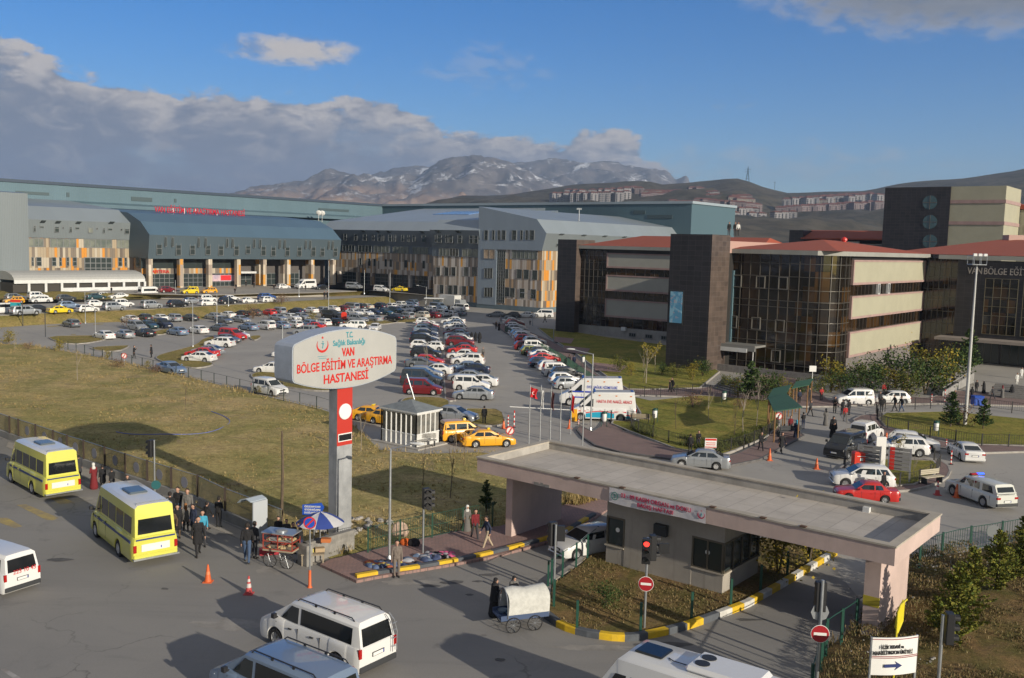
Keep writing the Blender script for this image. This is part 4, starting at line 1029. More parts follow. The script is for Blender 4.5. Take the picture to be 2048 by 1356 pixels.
mb=MB();mb.box(-1.6,1.6,-1,1,0,1.1,0,Matrix.Translation(Q+UV*(LR+20)+NN*8+Z*17.5));part(mb,'roof_vent',mat('pink_plaster',(.45,.30,.26),.8),B3)
# red dome vent on the roof
Pq=Q+VV*6+UV*19+Z*16.6
mb=MB();mb.lathe([(.3,-.6),(.3,.1),(.45,.2),(.42,.45),(.2,.65),(0,.7)],12,0,Matrix.Translation(Pq));mb.lathe([(.62,-.9),(.62,-.55),(.5,-.5)],12,1,Matrix.Translation(Pq));part(mb,'red_roof_vent',[red_paint,white_metal],B3)
# ---- taller blocks behind
BT=empty('tower_block',tuple(AT(1890,195,0)),0,'tall dark stone block with round windows joined to a cream block, behind the red roofs','building')
O5=AT(1762,205,0);FB5=Fac(O5,-VV,-UV)
s1=FB5.at(1899,420)[0];s2=FB5.at(2009,420)[0];zt=FB5.at(1762,375.5)[1]
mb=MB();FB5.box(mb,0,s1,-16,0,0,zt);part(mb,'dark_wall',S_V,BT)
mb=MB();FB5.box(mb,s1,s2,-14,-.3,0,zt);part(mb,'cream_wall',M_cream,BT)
for y in (403,446):
 z=FB5.at(1950,y)[1];mb=MB();FB5.box(mb,s1,s2+.12,-14.1,-.15,z-.35,z+.35);part(mb,'pink_band',M_pinkt,BT)
for y in (405,444,483):
 s,z=FB5.at(1860,y);mb=MB()
 Tm=Matrix((-VV,Z,-UV)).transposed().to_4x4();Tm.translation=FB5.P(s,.05,z)
 mb.lathe([(0,0),(1.45,0),(1.45,.08),(0,.08)],24,0,Tm);mb.box(-1.45,1.45,-.06,.06,.08,.14,1,Tm);mb.box(-.06,.06,-1.45,1.45,.08,.15,1,Tm)
 part(mb,'round_window',[mat('blue_green_glass',(.05,.10,.11),.15,spec=.7),MATS['dark_mullion']],BT)
OS=FB5.P(s2,0,0);FS5=Fac(OS,UV,NN)
mb=MB();FS5.box(mb,14.3,40,-18,3,0,25.2);FS5.box(mb,14.3,40,3,7,0,20.6);part(mb,'side_wing',M_cream,BT)
for (zz,n0,n1) in ((25.3,-2,3.6),(20.7,3,7.6)):
 mb=MB();FS5.prof(mb,14,41,[(n1,zz),(n0,zz+1.7),(n0,zz)]);part(mb,'red_roof',M_redroof,BT)
for s in (17,24,31):
 win(FS5,BT,s,s+3,21.9,24.2,n=3.02,nx=3,fw=.1);win(FS5,BT,s,s+3,16.6,18.6,n=7.02,nx=3,fw=.1)
# low wing in the distance with a red roof
BL=empty('low_wing',tuple(AT(1680,235,0)),0,'distant low hospital wing with red roof left of the tall dark block','building')
O6=AT(1590,232,0);F6=Fac(O6,-VV,-UV);sr=F6.at(1768,470)[0]
mb=MB();F6.box(mb,2,sr+3,-14,0,0,17.3);part(mb,'wall',mat('shaded_grey_wall',(.10,.105,.105),.7),BL)
mb=MB();F6.box(mb,5,sr-5.5,.0,.25,15.9,17.9);F6.box(mb,2.5,sr-4,.0,.25,11.5,13.6);part(mb,'cream_band',MATS['cream_panel_shade_grey'],BL)
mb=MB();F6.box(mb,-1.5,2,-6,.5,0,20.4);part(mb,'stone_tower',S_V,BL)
mb=MB();F6.prof(mb,1.5,sr+3,[(.6,18.3),(.6,18.6),(-6,20.6),(-14,18.6),(-14,17.5)]);part(mb,'red_roof',M_redroofV,BL)
# ================================================================ gate, booth, oval sign
def textfit(F,n,xl,xr,yc,txt,m,hpx,parent,name='letters',bold=.02,depth=.012,cap=.72):
 s0,z0=F.at(xl,yc);s1,z1=F.at(xr,yc);zt=F.at((xl+xr)/2,yc-hpx/2)[1];zb=F.at((xl+xr)/2,yc+hpx/2)[1]
 me=text_mesh(txt,1.0,depth,bold).copy();xs=[v.co.x for v in me.vertices];ys=[v.co.y for v in me.vertices]
 cx,cy=(min(xs)+max(xs))/2,0.0;w=max(xs)-min(xs);h=cap
 kx=abs(s1-s0)/w;ky=(zt-zb)/h
 me.transform(Matrix.Diagonal((kx,ky,1,1)) @ Matrix.Translation((-cx,-.02,0)))
 me.materials.clear();me.materials.append(m)
 o=bpy.data.objects.new(name,me);link(o,parent)
 d=F.d if s1>s0 else -F.d
 X=Matrix((d,Z,d.cross(Z))).transposed().to_4x4();X.translation=F.P((s0+s1)/2,n,(zt+zb)/2+(z0+z1)/2-(z0+z1)/2)
 o.matrix_basis=(wm(parent).inverted() @ X) if parent is not None else X
 return o
M_pink=mat('gate_pink_render',(.52,.40,.36),.85,var=.12,vscale=.6,bump=.1,streak=.22)
M_gatef=brick_mat('gate_roof_screed',(.47,.43,.385),(.41,.375,.335),(.33,.30,.27),1.6,.9,mort=.02)
M_coping=mat('gate_coping',(.40,.36,.30),.85,var=.15,vscale=1)
HG=4.2
A_=G(954.8,913.8,HG);B_=G(1792.1,1092.8,HG)
OG=Vector((A_.x,A_.y,0));LG=(B_-A_).length;WG=6.0
GF=Fac(OG,-VV,-UV);s_=lambda p:(p-OG).dot(-VV)
gate=empty('gate_portal',tuple(GF.P(LG/2,-WG/2,0)),0,'long flat roofed pink concrete entrance gate on two slab pillars','gate')
mb=MB()
GF.box(mb,0,LG,-WG,0,HG-.75,HG-.42);o=part(mb,'roof_slab',[M_pink,M_gatef],gate)
for f in o.data.polygons:
 if f.normal.z>.5:f.material_index=1
for nm,(a,b,c,d) in (('parapet',(0,LG,-.28,0)),('parapet',(0,LG,-WG,-WG+.28)),('parapet',(0,.28,-WG+.28,-.28)),('parapet',(LG-.28,LG,-WG+.28,-.28))):
 mb=MB();GF.box(mb,a,b,c,d,HG-.42,HG-.05);o=part(mb,nm,[M_pink,concrete],gate)
 inner=GF.P(LG/2,-WG/2,0)
 for f in o.data.polygons:
  if (inner-Vector(f.center)).dot(f.normal)>.1 and abs(f.normal.z)<.5:f.material_index=1
mb=MB()
for (a,b,c,d) in ((-.05,LG+.05,-.33,.05),(-.05,LG+.05,-WG-.05,-WG+.33),(-.05,.33,-WG+.33,-.33),(LG-.33,LG+.05,-WG+.33,-.33)):GF.box(mb,a,b,c,d,HG-.05,HG+.02)
part(mb,'coping',M_coping,gate)
# pillars from their seen edges
sl0=GF.at(998.3,955)[0]
mb=MB();GF.box(mb,1.15,1.55,-WG+.7,-1.0,-.1,HG-.75);o=part(mb,'pillar',M_pink,gate)
sr1=LG-1.55
mb=MB();GF.box(mb,LG-1.35,LG-.75,-WG+1.4,-.95,-.1,HG-.75);part(mb,'pillar',M_pink,gate)
mb=MB();GF.box(mb,LG-1.36,LG-.74,-1.0,-.94,1.35,1.75);part(mb,'yellow_band',mat('faded_yellow_paint',(.42,.34,.03),.7),gate)
mb=MB();sd,zd=GF.at(1641,999);GF.box(mb,sd-.14,sd+.14,-WG+.3,-WG+.55,HG-.42,HG-.2);part(mb,'roof_drain',white_metal,gate)
# broken edge of the fascia
random.seed(3);mb=MB();s0,z0=GF.at(1068,972);
for i in range(7):GF.box(mb,s0+i*.13,s0+i*.13+.16,-.1,.012+random.random()*.01,HG-.76,HG-.62+random.uniform(-.05,.05));
part(mb,'broken_edge',mat('bare_concrete_chip',(.22,.21,.20),.95,bump=.5),gate)
for x,y in ((1150,952),(1240,975),(1420,1021),(1520,1045),(1600,1062)):
 s,z=GF.at(x,y);mb=MB();GF.box(mb,s,s+.25,-.1,.09,HG+.0,HG+.05);part(mb,'rusty_bracket',mat('rusty_iron',(.10,.055,.035),.9),gate)
# banner
s0,z0=GF.at(1220,980);s1,z1=GF.at(1413.5,1019);zb=GF.at(1316,1026)[1];zt=HG-.06
bn_=empty('hanging_banner',tuple(GF.P((s0+s1)/2,.05,zt-.3)),0,'white banner with red lettering fixed to the front of the gate roof','banner')
mb=MB();n=24;rows=[]
for j in range(5):
 r=[]
 for i in range(n+1):
  s=s0+(s1-s0)*i/n;z=zt-(.70)*j/4-.03*math.sin(i/n*math.pi*2)*j/4
  r.append(GF.P(s,.05+.015*math.sin(i*1.1+j),z))
 rows.append(r)
mb.loft(rows,cap=False,closed=False);o=part(mb,'cloth',mat('banner_cloth',(.60,.58,.60),.7,var=.12,vscale=2),bn_,smooth=60)
RB=mat('banner_red',(.42,.02,.08),.6);NB_=mat('banner_navy',(.05,.06,.22),.6)
textfit(GF,.08,1243,1384,1005,'03 - 09 KASIM ORGAN ve DOKU',RB,9,bn_,bold=.0)
textfit(GF,.08,1276,1348,1017,'BAĞIŞ HAFTASI',RB,8,bn_,bold=.0)
def crescent(F,n,s,z,r,m,parent,name='crescent_emblem',star=True,fig=None):
 mb=MB();N_=28;a0,a1=math.radians(-215),math.radians(35);P=[];Qq=[]
 for k in range(N_+1):
  a=a0+(a1-a0)*k/N_;P.append((math.cos(a)*r,math.sin(a)*r))
 for k in range(N_+1):
  a=a0+(a1-a0)*k/N_;th=.30*math.sin(math.pi*k/N_)+.015;Qq.append((math.cos(a)*r*(1-th),math.sin(a)*r*(1-th)))
 for k in range(N_):
  q=[P[k],P[k+1],Qq[k+1],Qq[k]]
  mb.hull([F.P(s+x,n,z+y) for x,y in q],[F.P(s+x,n+.012,z+y) for x,y in q],0)
 if star:
  st=[(math.cos(math.pi/2+math.pi*k/5)*(.22 if k % 2==0 else .09)*r,r*1.02+math.sin(math.pi/2+math.pi*k/5)*(.22 if k % 2==0 else .09)*r) for k in range(10)]
  mb.hull([F.P(s+x,n,z+y) for x,y in st],[F.P(s+x,n+.012,z+y) for x,y in st],0)
 o=part(mb,name,[m],parent)
 if fig:
  mb=MB()
  for (x0,y0,x1,y1,w) in ((0,-.42,.12,.1,.07),(.12,.1,.08,.34,.05),(.12,.12,-.18,.28,.04),(.12,.12,.30,.30,.04)):
   mb.tube([F.P(s+x0*r,n+.006,z+y0*r),F.P(s+x1*r,n+.006,z+y1*r)],w*r,6)
  mb.lathe([(0,0),(.09*r,0),(.09*r,.012),(0,.012)],10,0,Matrix.Translation(F.P(s+.06*r,n,z+.48*r)) @ Matrix((F.d,Z,F.d.cross(Z))).transposed().to_4x4())
  part(mb,'emblem_figure',fig,parent)
 return o
TEAL=mat('sign_teal',(.03,.26,.32),.5)
s,z=GF.at(1404,1030);crescent(GF,.08,s,HG-.40,.17,RB,bn_,fig=TEAL)
s,z=GF.at(1231,992);mb=MB()
Tm=Matrix((GF.d,Z,GF.d.cross(Z))).transposed().to_4x4();Tm.translation=GF.P(s,.075,HG-.42)
mb.lathe([(.15,0),(.19,0),(.19,.01),(.15,.01),(.15,0)],20,0,Tm,cap=False);mb.box(-.02,.02,-.11,.11,0,.01,0,Tm);mb.box(-.08,.08,.03,.06,0,.01,0,Tm);part(mb,'round_emblem',mat('emblem_green_grey',(.08,.22,.20),.6),bn_)
# booth under the roof
pb=G(1455,1209,.19);pl=G(1208,1137,.19)
s1=(pb-OG).dot(-VV);n1=min(-.55,(pb-OG).dot(-UV));s0=GF.at(1212,1060)[0]
n1=-1.0
OBt=Fac(GF.P(0,n1,0),-VV,-UV);s0=OBt.at(1213,1060)[0];s1=OBt.at(1449,1090)[0]
DB=3.6
M_booth=mat('booth_render',(.36,.33,.29),.9,var=.16,vscale=.5,bump=.1,streak=.45)
booth=empty('guard_booth',tuple(GF.P((s0+s1)/2,n1-DB/2,.15)),0,'grey rendered guard booth with corner windows under the gate roof','booth')
B0=.1;w0=s0+1.0;w1=s1-1.55;zlo,zhi=1.0,2.45
mb=MB()
GF.box(mb,s0,s1,n1-DB,n1,zhi,HG-.76);part(mb,'upper_wall',M_booth,booth)
mb=MB();GF.box(mb,w0,w1,n1-DB+.02,n1-.0,B0,zhi);part(mb,'front_wall',M_booth,booth)
mb=MB();GF.box(mb,s0,w0,n1-DB,n1-.02,B0,zlo);GF.box(mb,w1,s1-.02,n1-DB,n1-.02,B0,zlo);part(mb,'low_wall',M_booth,booth)
mb=MB();GF.box(mb,s0-.06,w0,n1-DB-.05,n1+.05,zlo,zlo+.07);GF.box(mb,w1,s1+.06,n1-DB-.05,n1+.05,zlo,zlo+.07);part(mb,'window_sill',M_coping,booth)
FRM=mat('bronze_frame',(.13,.115,.09),.4,.3)
win(OBt,booth,s0+.08,w0-.07,zlo+.12,zhi-.08,n=-.08,nx=1,fm=FRM,fw=.08);win(OBt,booth,w1+.08,s1-.1,zlo+.12,zhi-.08,n=-.08,nx=2,fm=FRM,fw=.08)
SR=Fac(GF.P(s1,n1,0),UV,NN);win(SR,booth,.1,DB-.1,zlo+.12,zhi-.08,n=-.08,nx=4,fm=FRM,fw=.08)
SLf=Fac(GF.P(s0,n1-DB,0),-UV,VV);win(SLf,booth,.1,DB-.1,zlo+.12,zhi-.08,n=-.08,nx=3,fm=FRM,fw=.08)
sA,zA=OBt.at(1311,1088);sB_,zB=OBt.at(1335,1113)
mb=MB();GF.box(mb,sA,sB_,n1,n1+.25,2.15,2.65);part(mb,'wall_unit',dark_steel,booth)
for s in ((s0+w0)/2+.1,w1+.75):
 mb=MB();Tm=Matrix((GF.d,Z,GF.d.cross(Z))).transposed().to_4x4();Tm.translation=OBt.P(s,-.04,1.85);mb.lathe([(0,0),(.11,0),(.11,.01),(0,.01)],16,0,Tm);part(mb,'window_sticker',white_paint,booth)
# striped kerbs: each stripe painted on a kerb stone
KY=mat('kerb_yellow_paint',(.68,.44,.010),.7,var=.2,vscale=3,col2=(.52,.34,.02));KG=mat('kerb_grey_paint',(.085,.095,.11),.8,var=.2,vscale=3);KW=mat('kerb_white_paint',(.55,.54,.50),.8,var=.2,vscale=3)
def striped(pts,cols,h=.27,w=.26,name='striped_kerb',step=None):
 P=[Vector((x,y,0)) for x,y in PX(pts,0)]
 L=[0]
 for i in range(1,len(P)):L.append(L[-1]+(P[i]-P[i-1]).length)
 def at(t):
  t=max(0,min(L[-1],t))
  for i in range(1,len(P)):
   if t <= L[i]+1e-9:d=(P[i]-P[i-1]);return P[i-1]+d*((t-L[i-1])/(L[i]-L[i-1])),d.normalized()
  return P[-1],(P[-1]-P[-2]).normalized()
 step=step or .95;n=int(L[-1]/step);mb=MB()
 for k in range(n):
  rings=[]
  for q in (0,.5,1):
   p,d=at((k+q)*L[-1]/n);a,_=at((k+q)*L[-1]/n+.3);b,_=at((k+q)*L[-1]/n-.3);d=(a-b).normalized();nn=Vector((-d.y,d.x,0))*w
   p=p-nn*.28;rings.append([p+Z*-.02,p+Z*(h-.03)-nn*-.02,p+nn*.12+Z*h,p+nn+Z*h,p+nn+Z*-.02])
  mb.loft(rings,cols[k % len(cols)])
 o=mb.build(name,[KG,KY,KW],smooth=None);tag(o,kind='structure');return o
striped([(713,1161),(753,1154),(830,1143),(903,1130),(975,1115),(1030,1101),(1096,1084),(1134,1069),(1190,1035)],[1,0,1,0,1,0,1,0,1,0,1,2])
striped([(1091,1236),(1120,1258),(1163,1272),(1220,1281),(1263,1283),(1323,1272),(1375,1258.6),(1435,1237)],[0,1])
striped([(1437,1236.5),(1494,1215),(1564,1175),(1620,1141),(1672,1110)],[2,1],step=.8)
sheet('kerb',[(1091,1236),(1087,1228),(1096,1168),(1157,1124),(1230,1050),(1240,1052),(1165,1130),(1103,1172),(1097,1226)],.19,M_kerb,thick=.2)
# ---------------- big oval sign
PB_=G(672.5,1078,0);PB_.z=0
OF=Fac(PB_,UV,NN)
osg=empty('hospital_sign',tuple(OF.P(.5,-.3,0)),0,'huge barrel shaped hospital sign with red lettering on a tall grey and red pillar','sign')
pw=OF.at(702.7,1040)[0];pd=.62
M_pil=mat('sign_pillar_grey',(.36,.37,.38),.55,var=.35,vscale=.8,col2=(.22,.23,.24),streak=.3)
zr0=OF.at(690,890)[1];zr1=OF.at(690,772)[1]
mb=MB();OF.box(mb,0,pw,-pd,0,-.1,zr0);part(mb,'lower_pillar',M_pil,osg)
mb=MB();OF.box(mb,0,pw,-pd,0,zr0,zr1+.6);o=part(mb,'red_pillar',[mat('sign_red_panel',(.46,.035,.022),.45),M_pil],osg)
for f in o.data.polygons:
 if f.normal.dot(-UV)>.7:f.material_index=1
s,z=OF.at(688.5,823);Tm=Matrix((OF.d,Z,OF.d.cross(Z))).transposed().to_4x4();Tm.translation=OF.P(pw/2,.0,z);mb=MB();mb.lathe([(0,0),(.40,0),(.40,.05),(.34,.07),(0,.07)],32,0,Tm);part(mb,'clock_disc',white_paint,osg)
z0=OF.at(690,880)[1];z1=OF.at(690,868)[1];mb=MB();OF.box(mb,.10,pw-.08,0,.05,z0,z1,0);OF.box(mb,.06,pw-.04,0,.03,z0-.05,z1+.05,1);part(mb,'display',[glass_dark,white_paint],osg)
OFx=Fac(OF.P(0,.28,0),UV,NN);xl=OFx.at(585,715)[0];xr=OFx.at(793.5,715)[0];zc_=(OFx.at(692,658)[1]+OFx.at(692,776)[1])/2;hc=(OFx.at(692,658)[1]-OFx.at(692,776)[1])/2
cxs=(xl+xr)/2;a=(xr-xl)/2;out=[]
he=hc*.62
for k in range(21):
 t=-1+2*k/20;out.append((t*(a-.12),hc-(hc-he)*abs(t)**2.1))
out+=[(a-.03,he-.12),(a,he-.35),(a,-he+.35),(a-.03,-he+.12)]
for k in range(21):
 t=1-2*k/20;out.append((t*(a-.12),-(hc-(hc-he)*abs(t)**2.1)))
out+=[(-a+.03,-he+.12),(-a,-he+.35),(-a,he-.35),(-a+.03,he-.12)]
M_face=mat('sign_face',(.385,.385,.37),.5,var=.06,vscale=.5);M_rim=mat('sign_rim',(.40,.44,.50),.45,.2,var=.08)
T1=.25;TD=1.35
mb=MB();mb.hull([OF.P(cxs+x,T1,zc_+z) for x,z in out],[OF.P(cxs+x,T1-TD,zc_+z) for x,z in out]);part(mb,'box_body',M_rim,osg,smooth=25)
mb=MB();mb.hull([OF.P(cxs+x*.985,T1+.03,zc_+z*.97) for x,z in out],[OF.P(cxs+x*.985,T1-.01,zc_+z*.97) for x,z in out]);part(mb,'face_panel',M_face,osg)
OFF=Fac(OF.P(0,T1+.035,0),UV,NN);RS=mat('sign_red',(.52,.018,.012),.45)
textfit(OFF,.0,692.5,706,669.6,'T.C.',TEAL,11.5,osg,bold=.02)
textfit(OFF,.0,666,730,684.5,'Sağlık Bakanlığı',TEAL,11.0,osg,bold=.015)
textfit(OFF,.0,683.5,708.5,704,'VAN',RS,16,osg,bold=.035)
textfit(OFF,.0,594,784,729,'BÖLGE EĞİTİM VE ARAŞTIRMA',RS,17.5,osg,bold=.016)
textfit(OFF,.0,647.5,736.5,754.5,'HASTANESİ',RS,17.5,osg,bold=.022)
s,z=OFF.at(645,690.5);crescent(OFF,.0,s,z,.36,RS,osg,fig=TEAL)
mb=MB();z2=z-.55;OFF.box(mb,s-.3,s+.3,0,.008,z2,z2+.02);OFF.box(mb,s-.22,s+.22,0,.008,z2-.1,z2-.08);part(mb,'small_print',TEAL,osg)
# footing rubble of the sign
random.seed(5);mb=MB()
for i in range(60):
 p=OF.P(random.uniform(-.4,3.4),random.uniform(-1.6,.6),.22);r=random.uniform(.06,.22)
 mb.lathe([(0,-r*.5),(r*.8,-r*.4),(r,0),(r*.6,r*.5),(0,r*.55)],6,0,Matrix.Translation(p) @ Matrix.Rotation(random.random()*6,4,'Z'))
o=mb.build('rubble',mat('pale_rubble',(.34,.32,.29),.95,var=.2));tag(o,kind='stuff');tag(o,'pale rubble heaped at the foot of the sign pillar','rubble')
# ================================================================ vehicles
tyre_m=mat('tyre_rubber',(.016,.016,.017),.85);rim_m=mat('alloy_rim',(.42,.43,.44),.35,.6);hub_m=mat('steel_hubcap',(.50,.50,.50),.45,.2)
lampw=mat('headlamp_glass',(.55,.58,.60),.12,spec=.8);lampr=mat('tail_lamp_red',(.35,.012,.010),.2);lampo=mat('indicator_orange',(.60,.18,.02),.3)
platem=mat('number_plate',(.70,.70,.68),.5);plateb=mat('plate_blue',(.02,.05,.35),.5);cargl=mat('car_glass',(.020,.026,.030),.04,spec=.9);cargl2=mat('car_glass_clear',(.055,.070,.075),.05,spec=.9)
bumperm=mat('bumper_plastic',(.035,.037,.04),.6)
PAINT={k:mat('paint_'+n,c,.32,mt,coat=.8) for k,(n,c,mt) in dict(
 w=('white',(.68,.68,.67),0),s=('silver',(.36,.38,.40),.45),g=('grey',(.17,.185,.20),.45),d=('dark_grey',(.060,.068,.075),.4),k=('black',(.014,.015,.017),.1),
 n=('navy',(.018,.028,.060),.3),b=('blue',(.03,.10,.33),.2),l=('light_blue',(.26,.34,.41),.4),t=('teal',(.035,.085,.10),.35),r=('red',(.50,.022,.018),0),m=('dark_red',(.17,.012,.016),.2),
 y=('yellow',(.72,.53,.015),0),o=('taxi_orange',(.74,.36,.015),0),e=('beige',(.52,.49,.41),.1),v=('olive_green',(.22,.24,.08),.2),j=('lemon',(.60,.58,.085),0),c=('blue_grey',(.20,.27,.38),.35),p=('police_white',(.60,.61,.56),0)).items()}
CNAME=dict(w='white',s='silver',g='grey',d='dark grey',k='black',n='navy',b='blue',l='pale blue',t='teal',r='red',m='dark red',y='yellow',o='orange',e='beige',v='olive',j='lemon yellow',c='blue grey',p='white')
#        L     W     H     r    fo   wb   hood cowl belt deck  xc   xf   xr   xb   wr(roof half ratio)
SPEC={
 'sedan':  (4.55,1.76,1.45,.32,.85,2.65,.72,.96,.95,1.04,1.15,1.95,3.35,4.10,.70),
 'saloon':(4.15,1.62,1.38,.29,.75,2.40,.74,.90,.90,.93,1.15,1.75,3.00,3.50,.74),
 'hatch':  (4.05,1.72,1.50,.31,.80,2.50,.76,1.0,.96,None,1.00,1.80,3.55,3.98,.72),
 'suv':    (4.35,1.82,1.66,.35,.85,2.65,.92,1.10,1.06,None,1.05,1.85,3.85,4.28,.74),
 'mpv':    (4.30,1.80,1.83,.33,.85,2.70,.86,1.12,1.10,None,.95,1.75,4.12,4.26,.80),
 'van':    (4.90,1.92,1.97,.36,.90,3.00,.96,1.22,1.16,None,.62,1.50,4.72,4.88,.82),
 'bus':    (5.90,2.05,2.60,.36,.95,3.55,1.05,1.35,1.28,None,.75,1.90,5.72,5.88,.84),
 'dolmus':(6.30,2.06,2.72,.38,.95,3.40,1.02,1.20,1.34,None,.45,1.25,6.12,6.26,.84),
 'pickup':(5.20,1.82,1.78,.38,.95,3.00,.98,1.12,1.10,None,1.15,1.90,4.80,5.12,.78),
}
def ipl(P,x):
 if x <= P[0][0]:return P[0][1]
 for (a,b),(c,d) in zip(P,P[1:]):
  if x <= c:return b+(d-b)*(x-a)/max(1e-9,c-a)
 return P[-1][1]
_W={}
def wheel_meshes(r,w,kind):
 k=(round(r,3),kind)
 if k in _W:return _W[k]
 T=Matrix.Rotation(math.pi/2,4,'X')
 a=MB();a.lathe([(r*.62,-w/2),(r*.9,-w/2),(r,-w*.36),(r,w*.36),(r*.9,w/2),(r*.62,w/2),(r*.60,w*.3),(r*.60,-w*.3)],22,0,T,cap=False)
 me=a.mesh('tyre',[tyre_m]);me.shade_smooth();me.set_sharp_from_angle(angle=.6)
 b=MB();b.lathe([(0,w*.40),(r*.14,w*.42),(r*.16,w*.30),(r*.52,w*.22),(r*.60,w*.44),(r*.64,w*.46),(r*.64,-w*.4),(0,-w*.4)],20,0,T,cap=False)
 n=5 if kind=='alloy' else 8
 for i in range(n):
  R=Matrix.Rotation(math.pi/2,4,'X') @ Matrix.Rotation(2*math.pi*i/n,4,'Z')
  b.hull([R @ Vector(v) for v in ((r*.1,-r*.07,w*.30),(r*.1,r*.07,w*.30),(r*.1,r*.07,w*.40),(r*.1,-r*.07,w*.40))],[R @ Vector(v) for v in ((r*.61,-r*.10,w*.28),(r*.61,r*.10,w*.28),(r*.61,r*.10,w*.43),(r*.61,-r*.10,w*.43))],0)
 if kind=='alloy':b.lathe([(0,w*.1),(r*.58,w*.12),(r*.58,w*.16),(0,w*.14)],16,1,T,cap=False)
 rm=b.mesh('rim',[rim_m if kind=='alloy' else hub_m,black_plastic]);rm.shade_smooth();rm.set_sharp_from_angle(angle=.6)
 _W[k]=(me,rm);return _W[k]
def add_wheel(root,x,y,r,w,kind):
 tm,rm=wheel_meshes(r,w,kind)
 t=bpy.data.objects.new('wheel',tm);t.location=(x,y,r);t.rotation_euler=(0,0,math.pi if y>0 else 0)
 # lathe faces +z turned to -y : right hand wheels face -y, left wheels are turned round
 link(t,root);q=bpy.data.objects.new('rim',rm);link(q,t)
def make_vehicle(kind,two_tone=None,glass=None,wheel='alloy',extras=None,detail=1):
 L,Wd,H,r,fo,wb,hood,cowl,belt,deck,xc,xf,xr,xb,wr=SPEC[kind]
 names=dict(sedan='sedan_car',saloon='sedan_car',hatch='hatchback_car',suv='suv_car',mpv='passenger_van',van='van',bus='minibus',dolmus='minibus',pickup='pickup_truck')
 root=empty(names[kind]);body_m=PAINT['w'];X=lambda d:L/2-d
 hw=Wd/2;gc=.19 if kind not in ('suv','pickup','bus','dolmus') else .25
 boxy=kind in ('van','bus','dolmus','mpv')
 top=[(0,hood-.10),(.12,hood),(xc,cowl),(xf,belt),(xb-.05,belt)]
 if deck:top=[(0,hood-.12),(.10,hood),(xc,cowl),(xc+.3,belt),(xr,belt),(xb,deck),(L-.06,deck),(L,deck-.12)]
 else:top+=[(L,belt-.05)]
 if kind=='pickup':top=[(0,hood-.1),(.12,hood),(xc,cowl),(xf,belt),(L,belt)]
 ce=[fo,fo+wb];ra=r+.055
 xs={0.0,.03,.10,.25,.5,xc,xf,L-.5,L-.25,L-.10,L-.03,L,xb if xb<L else L,xr}
 for c in ce:
  for k in range(-6,7):xs.add(c+ra*math.sin(math.pi/2*k/6))
  xs.add(c-ra-.02);xs.add(c+ra+.02)
 x=.5
 while x<L:xs.add(x);x+=.42
 xs=sorted(q for q in xs if 0 <= q <= L)
 xs=[q for i,q in enumerate(xs) if i==0 or q-xs[i-1]>.004]
 rings=[]
 for q in xs:
  e=min(q,L-q);rnd=1-max(0,(.30-e)/.30)**2*(.13 if not boxy else .07)
  w=hw*rnd*(.985 if q<fo else 1.0)
  zt=ipl(top,q);zb=gc+max(0,.10-e)*.9
  arch=0
  for c in ce:
   if abs(q-c)<ra:arch=math.sqrt(ra*ra-(q-c)**2);zb=max(zb,r+arch-.0)
  zb=min(zb,zt-.16)
  h=zt-zb;zq=gc+.02;tz=lambda f:zb+h*f
  flare=.012 if arch else 0
  half=[(0,zb),(w-.20,zb),(w-.03+flare,zb+.0),(w+flare,min(zb+.05,zb+h*.2)),(w+flare*.5,tz(.45)),(w*.992,tz(.68)),(w*.965,tz(.86)),(w*.925,tz(.965)),(w*.80,tz(1.0)),(w*.35,tz(1.0)+.012),(0,tz(1)+.018)]
  rings.append([Vector((X(q),-y,z)) for y,z in half]+[Vector((X(q),y,z)) for y,z in half[-2:0:-1]])
 mb=MB();mb.loft(rings,0)
 # greenhouse frustum with chamfered roof edge
 wb_=hw*.90;wt=hw*wr/.9*.98 if not boxy else hw*wr;wt=min(wt,hw*.88);zr=H;zr1=H-.09*(1.4 if boxy else 1)
 zlow=belt-.03;zc=cowl-.04;zdk=(deck-.03) if deck else belt-.04
 if kind=='pickup':xr_,xb_=xr,xb
 base=[(X(xc),wb_*.94,zc),(X(xf+.1),wb_,zlow),(X((xf+xr)/2),wb_,zlow),(X(xr-.1),wb_,zlow),(X(xb),wb_*.95,zdk)]
 roof1=[(X(xf),wt*.93,zr1-.03),(X(xf+.25),wt,zr1),(X((xf+xr)/2),wt*1.01,zr1+.01),(X(xr-.2),wt,zr1),(X(xr),wt*.95,zr1-.02)]
 roof2=[(X(xf+.10),wt*.78,zr-.045),(X(xf+.35),wt*.82,zr-.01),(X((xf+xr)/2),wt*.83,zr),(X(xr-.3),wt*.82,zr-.01),(X(xr-.08),wt*.78,zr-.035)]
 gm_i=1 if two_tone else 0
 R3=[]
 for bse,a,c in zip(base,roof1,roof2):
  R3.append([Vector((bse[0],-bse[1],bse[2])),Vector((a[0],-a[1],a[2])),Vector((c[0],-c[1],c[2])),Vector((c[0]*1.0,0,c[2]+.02)),Vector((c[0],c[1],c[2])),Vector((a[0],a[1],a[2])),Vector((bse[0],bse[1],bse[2]))])
 nb=len(mb.f);mb.loft(R3,gm_i,cap=True,closed=False)
 body=mb.build('body',[body_m,PAINT['w']],root,smooth=32,fix=True)
 if two_tone=='half':          # lower sides of the upper body keep the body colour
  for f in body.data.polygons:
   if f.material_index==1 and (f.center.z<H-.55 or abs(f.normal.x)>.55):f.material_index=0
